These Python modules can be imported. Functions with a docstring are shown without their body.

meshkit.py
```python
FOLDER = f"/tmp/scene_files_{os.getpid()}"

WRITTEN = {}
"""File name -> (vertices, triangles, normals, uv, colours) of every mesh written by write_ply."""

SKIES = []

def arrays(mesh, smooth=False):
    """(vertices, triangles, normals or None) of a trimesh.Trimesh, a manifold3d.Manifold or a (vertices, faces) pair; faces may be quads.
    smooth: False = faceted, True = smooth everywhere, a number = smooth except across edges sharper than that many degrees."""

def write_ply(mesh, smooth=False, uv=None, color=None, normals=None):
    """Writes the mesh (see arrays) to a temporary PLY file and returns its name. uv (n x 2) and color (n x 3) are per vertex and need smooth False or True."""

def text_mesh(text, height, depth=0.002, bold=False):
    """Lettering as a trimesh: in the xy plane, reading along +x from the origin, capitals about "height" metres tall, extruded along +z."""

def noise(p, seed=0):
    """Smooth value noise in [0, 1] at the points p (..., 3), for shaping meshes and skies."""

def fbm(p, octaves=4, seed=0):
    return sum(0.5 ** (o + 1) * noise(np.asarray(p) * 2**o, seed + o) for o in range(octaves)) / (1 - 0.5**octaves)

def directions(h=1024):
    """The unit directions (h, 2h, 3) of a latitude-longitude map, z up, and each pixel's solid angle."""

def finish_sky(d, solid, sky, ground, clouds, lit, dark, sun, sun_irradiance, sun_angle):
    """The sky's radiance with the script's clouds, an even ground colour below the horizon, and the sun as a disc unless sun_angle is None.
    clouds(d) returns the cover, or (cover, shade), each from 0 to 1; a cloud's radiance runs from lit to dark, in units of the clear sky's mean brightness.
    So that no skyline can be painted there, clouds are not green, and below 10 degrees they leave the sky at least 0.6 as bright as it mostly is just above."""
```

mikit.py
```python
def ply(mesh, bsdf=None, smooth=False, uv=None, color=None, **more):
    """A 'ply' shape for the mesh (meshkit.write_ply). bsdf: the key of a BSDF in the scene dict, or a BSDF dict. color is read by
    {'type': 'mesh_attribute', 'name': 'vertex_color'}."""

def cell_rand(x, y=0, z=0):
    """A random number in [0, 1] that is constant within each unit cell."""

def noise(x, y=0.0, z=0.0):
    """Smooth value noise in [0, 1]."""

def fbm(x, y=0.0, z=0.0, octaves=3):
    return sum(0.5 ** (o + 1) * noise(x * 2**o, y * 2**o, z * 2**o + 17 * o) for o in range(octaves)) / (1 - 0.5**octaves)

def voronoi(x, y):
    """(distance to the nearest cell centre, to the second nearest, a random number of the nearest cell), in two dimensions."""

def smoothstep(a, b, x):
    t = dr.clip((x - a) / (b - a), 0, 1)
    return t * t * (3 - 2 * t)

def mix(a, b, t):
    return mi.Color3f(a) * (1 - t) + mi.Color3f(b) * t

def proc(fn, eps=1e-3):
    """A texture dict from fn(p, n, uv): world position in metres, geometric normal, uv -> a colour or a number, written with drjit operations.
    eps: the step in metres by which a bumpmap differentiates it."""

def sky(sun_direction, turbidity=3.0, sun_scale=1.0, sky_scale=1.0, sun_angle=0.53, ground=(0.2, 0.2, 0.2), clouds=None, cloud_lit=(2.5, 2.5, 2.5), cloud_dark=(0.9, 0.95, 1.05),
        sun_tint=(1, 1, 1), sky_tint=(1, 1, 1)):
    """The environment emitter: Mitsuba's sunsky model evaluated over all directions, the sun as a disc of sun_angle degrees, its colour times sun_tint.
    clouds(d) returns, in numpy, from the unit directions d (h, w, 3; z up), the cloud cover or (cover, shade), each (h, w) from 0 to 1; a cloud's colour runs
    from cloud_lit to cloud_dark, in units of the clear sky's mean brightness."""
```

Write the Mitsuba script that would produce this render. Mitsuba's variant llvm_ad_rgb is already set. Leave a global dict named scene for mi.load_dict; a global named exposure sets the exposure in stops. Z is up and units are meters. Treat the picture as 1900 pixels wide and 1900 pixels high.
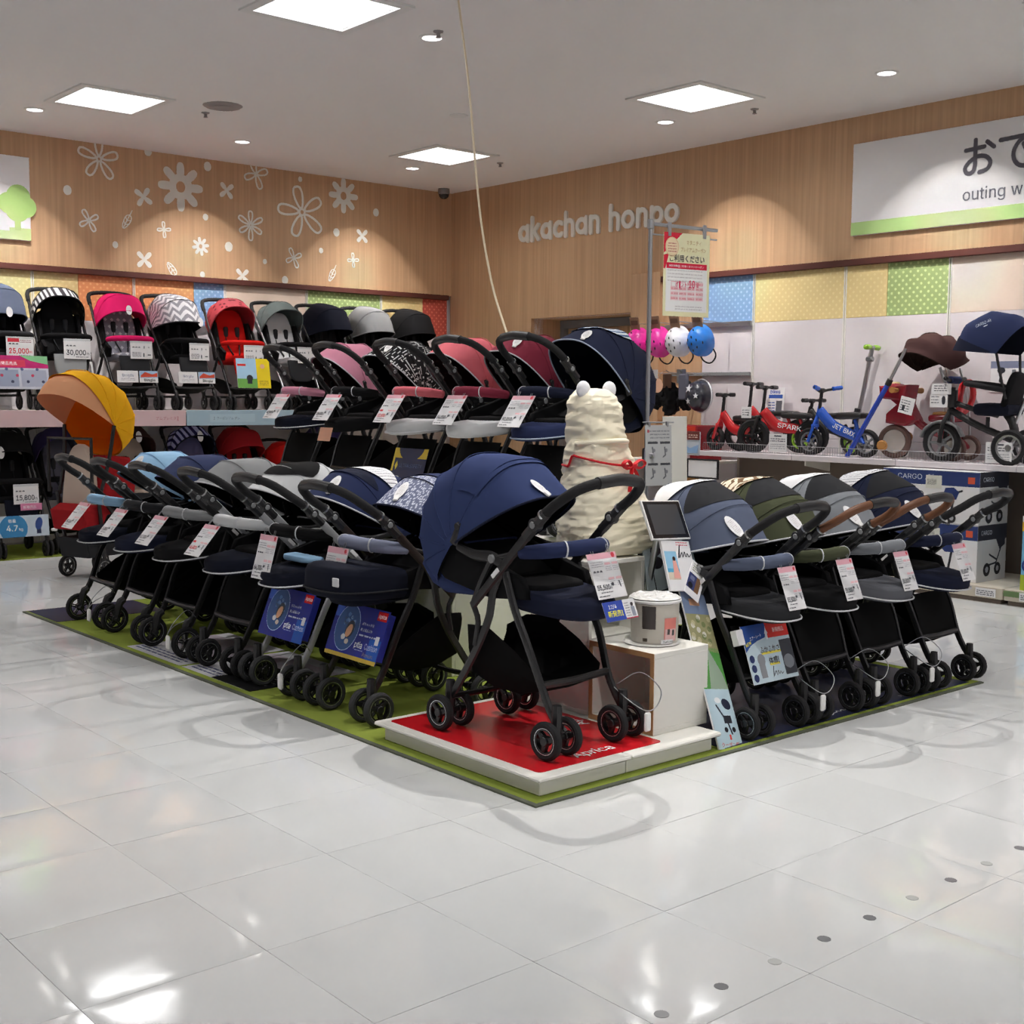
import math
import random
import numpy as np
import trimesh
import shapely
from shapely import affinity
from shapely.geometry import Polygon, Point, LineString, box as sbox
from scipy.spatial import ConvexHull
import drjit as dr
import mitsuba as mi
import meshkit
import mikit

T = mi.ScalarTransform4f
random.seed(7)
rng = np.random.default_rng(7)
PI = math.pi
scene, labels = {}, {}

# ------------------------------------------------------------------ camera
CAM_H = 1.316
yaw, pitch, roll = 0.711252553, 0.0922579417, 0.00832945989
fwd = np.array([math.sin(yaw) * math.cos(pitch), math.cos(yaw) * math.cos(pitch), -math.sin(pitch)])
rgt = np.array([math.cos(yaw), -math.sin(yaw), 0.0])
upv = np.cross(rgt, fwd)
up_r = -math.sin(roll) * rgt + math.cos(roll) * upv
FOCAL = 2315.856
scene['camera'] = {'type': 'perspective', 'fov': 2 * math.degrees(math.atan(950 / FOCAL)), 'fov_axis': 'x', 'near_clip': 0.05, 'far_clip': 100.0,
                   'to_world': T().look_at(origin=[0, 0, CAM_H], target=[float(v) for v in np.array([0, 0, CAM_H]) + fwd], up=[float(v) for v in up_r])}

# ------------------------------------------------------------------ exposure and lights
exposure = 0.17
PANEL_L = 13.5          # radiance of the recessed ceiling panels
CAN_L = 30.0            # radiance of the downlight lenses
SPOT_WALL = 18.0         # intensity of the downlights that wash the walls
SPOT_ISLAND = 11.0      # intensity of the downlights above the island
PANEL_TINT = (1.0, 1.0, 1.0)
SPOT_TINT = (1.0, 0.96, 0.91)
ZC = 3.5
WX, WY = 8.49, 10.92    # right wall plane, left wall plane
PANELS = [(x, y) for x in (0.80, 3.95, 7.10) for y in (-2.86, 0.18, 3.20, 6.23, 9.23)]
# (x, y, aim x, aim y, aim z, intensity): downlights
SPOTS = [(3.65, 9.94, 3.65, 10.9, 1.75, SPOT_WALL), (5.44, 9.94, 5.44, 10.9, 1.75, SPOT_WALL), (7.27, 9.95, 7.27, 10.9, 1.75, SPOT_WALL),
         (7.54, 6.92, 8.49, 6.92, 1.75, SPOT_WALL), (7.51, 4.90, 8.49, 4.90, 1.75, SPOT_WALL), (7.51, 2.90, 8.49, 2.90, 1.75, SPOT_WALL),
         (1.85, 9.94, 1.85, 10.9, 1.75, SPOT_WALL),
         (3.85, 3.95, 3.4, 3.45, 0.6, SPOT_ISLAND), (4.75, 6.3, 3.2, 6.0, 0.7, SPOT_ISLAND * 0.7), (2.6, 2.2, 3.5, 3.3, 0.8, SPOT_ISLAND * 0.8)]


def lin(c):
    """sRGB 0-255 to linear."""
    c = np.asarray(c, float) / 255
    return [float(v) for v in np.where(c <= 0.04045, c / 12.92, ((c + 0.055) / 1.055) ** 2.4)]


# ------------------------------------------------------------------ materials
def mat(name, rgb, rough=0.6, spec=0.4, metallic=0.0, sheen=0.0, coat=0.0):
    d = {'type': 'principled', 'base_color': rgb if isinstance(rgb, dict) else {'type': 'rgb', 'value': lin(rgb)}, 'roughness': rough if isinstance(rough, dict) else float(rough),
         'specular': float(spec), 'metallic': float(metallic)}
    if sheen:
        d['sheen'] = float(sheen)
    if coat:
        d['clearcoat'] = float(coat)
        d['clearcoat_gloss'] = 0.9
    scene['mat_' + name] = {'type': 'twosided', 'bsdf': d}
    return 'mat_' + name


def fab(name, rgb, rough=0.9):
    return mat(name, rgb, rough, 0.15, sheen=0.15)


mat('ink', {'type': 'mesh_attribute', 'name': 'vertex_color'}, 0.45, 0.3)
mat('paper', (238, 238, 240), 0.5, 0.3)
mat('white_paint', (236, 235, 228), 0.38, 0.4)
mat('white_plastic', (238, 238, 236), 0.35, 0.5)
mat('grey_plastic', (120, 122, 124), 0.4, 0.5)
mat('black_plastic', (26, 26, 28), 0.45, 0.5)
mat('black_tube', (24, 24, 26), 0.35, 0.5)
mat('silver_tube', (178, 180, 184), 0.28, 0.5, 0.35)
mat('dark_brown_tube', (44, 36, 34), 0.35, 0.5)
mat('tyre', (30, 30, 32), 0.75, 0.3)
mat('grey_tyre', (52, 53, 55), 0.75, 0.3)
mat('rim_black', (20, 20, 22), 0.3, 0.5)
mat('chrome', (215, 216, 220), 0.22, 0.5, 1.0)
mat('steel', (190, 192, 196), 0.32, 0.5, 1.0)
mat('aluminium', (200, 202, 205), 0.28, 0.5, 1.0)
mat('foam', (30, 30, 32), 0.8, 0.25)
mat('leather_brown', (98, 62, 40), 0.5, 0.4)
mat('mesh_black', (14, 14, 15), 0.9, 0.1)
mat('piping', (205, 206, 210), 0.8, 0.2)
fab('fabric_black', (17, 17, 19))
fab('fabric_charcoal', (42, 43, 46))
fab('fabric_navy', (38, 46, 78))
fab('fabric_dark_navy', (26, 30, 48))
fab('fabric_midnight', (18, 21, 34))
fab('fabric_light_blue', (150, 190, 222))
fab('fabric_grey', (140, 142, 144))
fab('fabric_pale_grey', (204, 206, 208))
fab('fabric_blue_grey', (84, 92, 112))
fab('fabric_olive', (68, 72, 54))
fab('fabric_mid_grey', (128, 132, 138))
fab('fabric_pink', (205, 138, 160))
fab('fabric_salmon', (206, 104, 114))
fab('fabric_wine', (126, 44, 62))
fab('fabric_magenta', (212, 30, 100))
fab('fabric_red', (205, 30, 26))
fab('fabric_dusty_red', (170, 62, 70))
fab('fabric_yellow', (240, 178, 30))
fab('fabric_peach', (226, 164, 124))
fab('fabric_orange', (226, 120, 20))
fab('fabric_beige', (196, 178, 164))
fab('fabric_white', (228, 229, 232))
fab('fabric_cream', (236, 228, 200))
fab('fabric_brown', (58, 38, 38))
mat('rug_green', (134, 148, 66), 0.95, 0.1)
mat('wood_edge', (186, 146, 104), 0.55, 0.3)
mat('dark_wood', (74, 36, 30), 0.5, 0.4)


def wood_fn(across):
    def fn(p, n, uv):
        a = p.x if across == 'x' else p.y
        grain = mikit.fbm(a * 60, p.z * 1.5, 3.0, octaves=2)
        band = mikit.noise(a * 3.3, p.z * 0.15, 9.0)
        t = dr.clip(0.65 * grain + 0.35 * band, 0, 1)
        return mikit.mix(lin((182, 144, 110)), lin((210, 174, 138)), t)
    return fn


mat('wood_x', mikit.proc(wood_fn('x')), 0.5, 0.35)
mat('wood_y', mikit.proc(wood_fn('y')), 0.5, 0.35)


def dots_fn(across, base, dot, pitch=0.062, rad=0.010):
    b, d = lin(base), lin(dot)

    def fn(p, n, uv):
        a = (p.x if across == 'x' else p.y) / pitch
        r = p.z / (pitch * 0.5)
        row = dr.floor(r)
        shift = 0.5 * (row - 2 * dr.floor(row * 0.5))
        fa = a + shift
        fa = fa - dr.floor(fa) - 0.5
        fr = (r - row - 0.5) * 0.5
        dist = dr.sqrt(fa * fa + fr * fr) * pitch
        return mikit.mix(b, d, 1 - mikit.smoothstep(rad * 0.85, rad * 1.15, dist))
    return fn


DOTS = {'yellow': ((226, 204, 146), (236, 216, 160)), 'orange': ((222, 146, 98), (236, 172, 124)), 'blue': ((128, 164, 208), (164, 196, 230)),
        'green': ((160, 182, 120), (206, 220, 160)), 'red': ((190, 84, 72), (220, 124, 106)), 'peach': ((232, 212, 196), (236, 216, 202))}
for _k, (_b, _d) in DOTS.items():
    for _a in 'xy':
        if (_k, _a) not in (('orange', 'y'), ('red', 'y')):
            if _k == 'peach':
                if _a == 'x':
                    mat('panel_peach', _b, 0.55, 0.3)
            else:
                mat(f'panel_{_k}_{_a}', mikit.proc(dots_fn(_a, _b, _d)), 0.55, 0.3)
mat('panel_pale', (222, 216, 220), 0.5, 0.35)


def floor_fn(v):
    a, b = lin((216, 218, 218)), lin((224, 226, 226))

    def fn(p, n, uv):
        t = mikit.fbm(p.x * 2.2 + v * 7.7, p.y * 2.2, v * 3.1, octaves=2)
        return mikit.mix(a, b, dr.clip(t + 0.1 * (v - 1), 0, 1))
    return fn


for _v in range(2):
    mat(f'floor_{_v}', mikit.proc(floor_fn(float(_v))), 0.085, 0.5)
mat('joint', (170, 172, 170), 0.8, 0.2)
mat('ceiling', (230, 228, 227), 0.9, 0.1)
mat('ceiling_trim', (224, 224, 222), 0.6, 0.3)


# ------------------------------------------------------------------ geometry helpers
def tm(v, f):
    return trimesh.Trimesh(np.asarray(v, float), np.asarray(f, int), process=False)


def cat(*ms):
    return trimesh.util.concatenate([m for m in ms if m is not None])


def bb(lo, hi, b=0.004):
    """A box from lo to hi with chamfered edges."""
    lo, hi = np.minimum(lo, hi).astype(float), np.maximum(lo, hi).astype(float)
    b = min(b, 0.45 * (hi - lo).min())
    if b <= 0:
        return trimesh.creation.box(bounds=[lo, hi])
    pts = []
    for k in range(3):
        l, h = lo + b, hi - b
        l[k], h[k] = lo[k], hi[k]
        pts += [[x, y, z] for x in (l[0], h[0]) for y in (l[1], h[1]) for z in (l[2], h[2])]
    return hull(pts)


def hull(pts):
    pts = np.asarray(pts, float)
    h = ConvexHull(pts)
    idx = np.unique(h.simplices)
    re = -np.ones(len(pts), int)
    re[idx] = np.arange(len(idx))
    f = re[h.simplices]
    v = pts[idx]
    n = np.cross(v[f[:, 1]] - v[f[:, 0]], v[f[:, 2]] - v[f[:, 0]])
    bad = np.einsum('ij,ij->i', n, h.equations[:, :3]) < 0
    f[bad] = f[bad][:, ::-1]
    return tm(v, f)


def smooth_path(pts, n):
    """Catmull-Rom through pts, n points evenly along it."""
    p = np.asarray(pts, float)
    if len(p) == 2:
        return np.linspace(p[0], p[1], 2)
    q = np.vstack([2 * p[0] - p[1], p, 2 * p[-1] - p[-2]])
    out = []
    for i in range(1, len(q) - 2):
        t = np.linspace(0, 1, 12, endpoint=False)[:, None]
        a, b, c, d = q[i - 1], q[i], q[i + 1], q[i + 2]
        out.append(0.5 * (2 * b + (c - a) * t + (2 * a - 5 * b + 4 * c - d) * t**2 + (3 * b - a - 3 * c + d) * t**3))
    out = np.vstack(out + [p[-1:]])
    s = np.r_[0, np.cumsum(np.linalg.norm(np.diff(out, axis=0), axis=1))]
    u = np.linspace(0, s[-1], n)
    return np.stack([np.interp(u, s, out[:, k]) for k in range(3)], 1)


def tube(pts, r, n=None, seg=8, flat=None, smooth=True):
    """A tube along pts; r: a radius or one per path point; flat: (width, height) radii with the width along local y where possible."""
    p = smooth_path(pts, n or max(2, 4 * (len(pts) - 1))) if smooth else np.asarray(pts, float)
    m = len(p)
    rr = np.interp(np.linspace(0, 1, m), np.linspace(0, 1, len(r)), r) if np.ndim(r) else np.full(m, float(r))
    tg = np.gradient(p, axis=0)
    tg /= np.linalg.norm(tg, axis=1, keepdims=True) + 1e-12
    u = np.cross(tg[0], [0, 1, 0.001])
    if np.linalg.norm(u) < 0.1:
        u = np.cross(tg[0], [0, 0, 1])
    rings, a = [], np.arange(seg) * 2 * PI / seg
    for k in range(m):
        u = u - tg[k] * (u @ tg[k])
        u /= np.linalg.norm(u) + 1e-12
        w = np.cross(tg[k], u)
        fu, fw = (1, 1) if flat is None else flat
        rings.append(p[k] + rr[k] * (np.cos(a)[:, None] * u * fu + np.sin(a)[:, None] * w * fw))
    v = np.vstack(rings + [p[:1], p[-1:]])
    i = np.arange(seg)
    j = (i + 1) % seg
    f = [np.stack([k * seg + i, k * seg + j, (k + 1) * seg + j], 1) for k in range(m - 1)] + [np.stack([k * seg + i, (k + 1) * seg + j, (k + 1) * seg + i], 1) for k in range(m - 1)]
    f += [np.stack([j, i, np.full(seg, m * seg)], 1), np.stack([(m - 1) * seg + i, (m - 1) * seg + j, np.full(seg, m * seg + 1)], 1)]
    return tm(v, np.vstack(f))


def lathe(prof, seg=20, axis='z'):
    """Revolves (radius, height) points about an axis; closed where the radius is 0."""
    pr = np.asarray(prof, float)
    a = np.arange(seg) * 2 * PI / seg
    v = np.vstack([np.stack([r * np.cos(a), r * np.sin(a), np.full(seg, h)], 1) for r, h in pr])
    i = np.arange(seg)
    j = (i + 1) % seg
    f = []
    for k in range(len(pr) - 1):
        f += [np.stack([k * seg + i, k * seg + j, (k + 1) * seg + j], 1), np.stack([k * seg + i, (k + 1) * seg + j, (k + 1) * seg + i], 1)]
    m = tm(v, np.vstack(f))
    m.merge_vertices()
    m.update_faces(m.nondegenerate_faces())
    if axis == 'y':
        m.apply_transform([[1, 0, 0, 0], [0, 0, 1, 0], [0, -1, 0, 0], [0, 0, 0, 1]])
    if axis == 'x':
        m.apply_transform([[0, 0, 1, 0], [1, 0, 0, 0], [0, 1, 0, 0], [0, 0, 0, 1]])
    return m


def disc(c, r, h, axis='y', seg=16, b=0.003):
    m = lathe([(0, -h / 2), (r - b, -h / 2), (r, -h / 2 + b), (r, h / 2 - b), (r - b, h / 2), (0, h / 2)], seg, axis)
    m.apply_translation(c)
    return m


def grid_mesh(P):
    """A sheet from an (a, b, 3) array of points; also its uv."""
    a, b = P.shape[:2]
    i = np.arange(a * b).reshape(a, b)
    q = np.stack([i[:-1, :-1], i[1:, :-1], i[1:, 1:], i[:-1, 1:]], -1).reshape(-1, 4)
    f = np.vstack([q[:, [0, 1, 2]], q[:, [0, 2, 3]]])
    u, v = np.meshgrid(np.linspace(0, 1, a), np.linspace(0, 1, b), indexing='ij')
    return tm(P.reshape(-1, 3), f), np.stack([u.ravel(), v.ravel()], 1)


def puff(outline, layers, bulge=0.0):
    """A cushion: a convex outline (n x 2) stacked in layers of (scale inset in metres, z)."""
    o = np.asarray(outline, float)
    c = o.mean(0)
    d = o - c
    L = np.linalg.norm(d, axis=1, keepdims=True)
    n = len(o)
    vs = [np.c_[c + d * np.maximum(1 - ins / L, 0.05), np.full(n, z)] for ins, z in layers]
    zb, zt = layers[0][1], layers[-1][1]
    v = np.vstack(vs + [np.array([[*c, zb - bulge]]), np.array([[*c, zt + bulge]])])
    i = np.arange(n)
    j = (i + 1) % n
    f = []
    for k in range(len(layers) - 1):
        f += [np.stack([k * n + i, k * n + j, (k + 1) * n + j], 1), np.stack([k * n + i, (k + 1) * n + j, (k + 1) * n + i], 1)]
    m = len(layers) * n
    f += [np.stack([j, i, np.full(n, m)], 1), np.stack([m - n + i, m - n + j, np.full(n, m + 1)], 1)]
    return tm(v, np.vstack(f))


def round_layers(t, b):
    return [(b, -t / 2), (b * 0.3, -t / 2 + b * 0.3), (0, -t / 2 + b), (0, t / 2 - b), (b * 0.3, t / 2 - b * 0.3), (b, t / 2)]


def xform(m, M4):
    m = m.copy()
    m.apply_transform(np.asarray(M4, float))
    return m


def frame(o, x, y):
    """A 4x4 with origin o, local x and y along these (z = x cross y)."""
    x = np.asarray(x, float) / np.linalg.norm(x)
    y = np.asarray(y, float) - x * (np.asarray(y, float) @ x)
    y /= np.linalg.norm(y)
    M = np.eye(4)
    M[:3, 0], M[:3, 1], M[:3, 2], M[:3, 3] = x, y, np.cross(x, y), o
    return M


def extr(poly, depth, z0=0.0):
    gs = [g for g in getattr(poly, 'geoms', [poly]) if g.area > 1e-9]
    m = cat(*[trimesh.creation.extrude_polygon(g, depth, engine='earcut') for g in gs])
    m.apply_translation([0, 0, z0])
    return m


# ------------------------------------------------------------------ entries of the scene
_used, PLY = {}, {}


def uniq(base):
    n = _used.get(base, -1) + 1
    _used[base] = n
    return base if n == 0 else f'{base}_{n:03d}'


def made(cache, build, bsdf, smooth=35):
    """The shape dict of a mesh; built once per cache key and material."""
    k = (cache, bsdf)
    if cache is None or k not in PLY:
        got = build()
        if isinstance(got, tuple):
            d = mikit.ply(got[0], bsdf, smooth=True, uv=got[1])
        else:
            d = mikit.ply(got, bsdf, smooth=smooth)
        if cache is None:
            return d
        PLY[k] = d
    return PLY[k]


def put(base, mesh, bsdf, M=None, smooth=35, parent=None, cache=None, label=None, **more):
    """One entry of the scene: a mesh (or a builder) under parent + '__' + base."""
    key = uniq((parent + '__' if parent else '') + base)
    d = dict(made(cache, mesh if callable(mesh) else (lambda: mesh), bsdf, smooth))
    if M is not None:
        d['to_world'] = T(np.asarray(M, float).tolist())
    d.update(more)
    scene[key] = d
    if label:
        labels[key] = {'label': label}
    return key


def tag(key, label, category=None, group=None, kind=None):
    d = labels.setdefault(key, {})
    d['label'] = label
    if category:
        d['category'] = category
    if group:
        d['group'] = group
    if kind:
        d['kind'] = kind
    return key


def struct(name, mesh, bsdf, label=None, smooth=False, **more):
    k = put(name, mesh, bsdf, smooth=smooth, **more)
    labels[k] = {'kind': 'structure', 'label': label or name.replace('_', ' ')}
    return k


def thing(base, label, category, group=None):
    return tag(uniq(base), label, category, group)


def place(x, y, z, deg=0.0, s=1.0):
    c, q = math.cos(math.radians(deg)), math.sin(math.radians(deg))
    return np.array([[c * s, -q * s, 0, x], [q * s, c * s, 0, y], [0, 0, s, z], [0, 0, 0, 1.0]])


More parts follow.
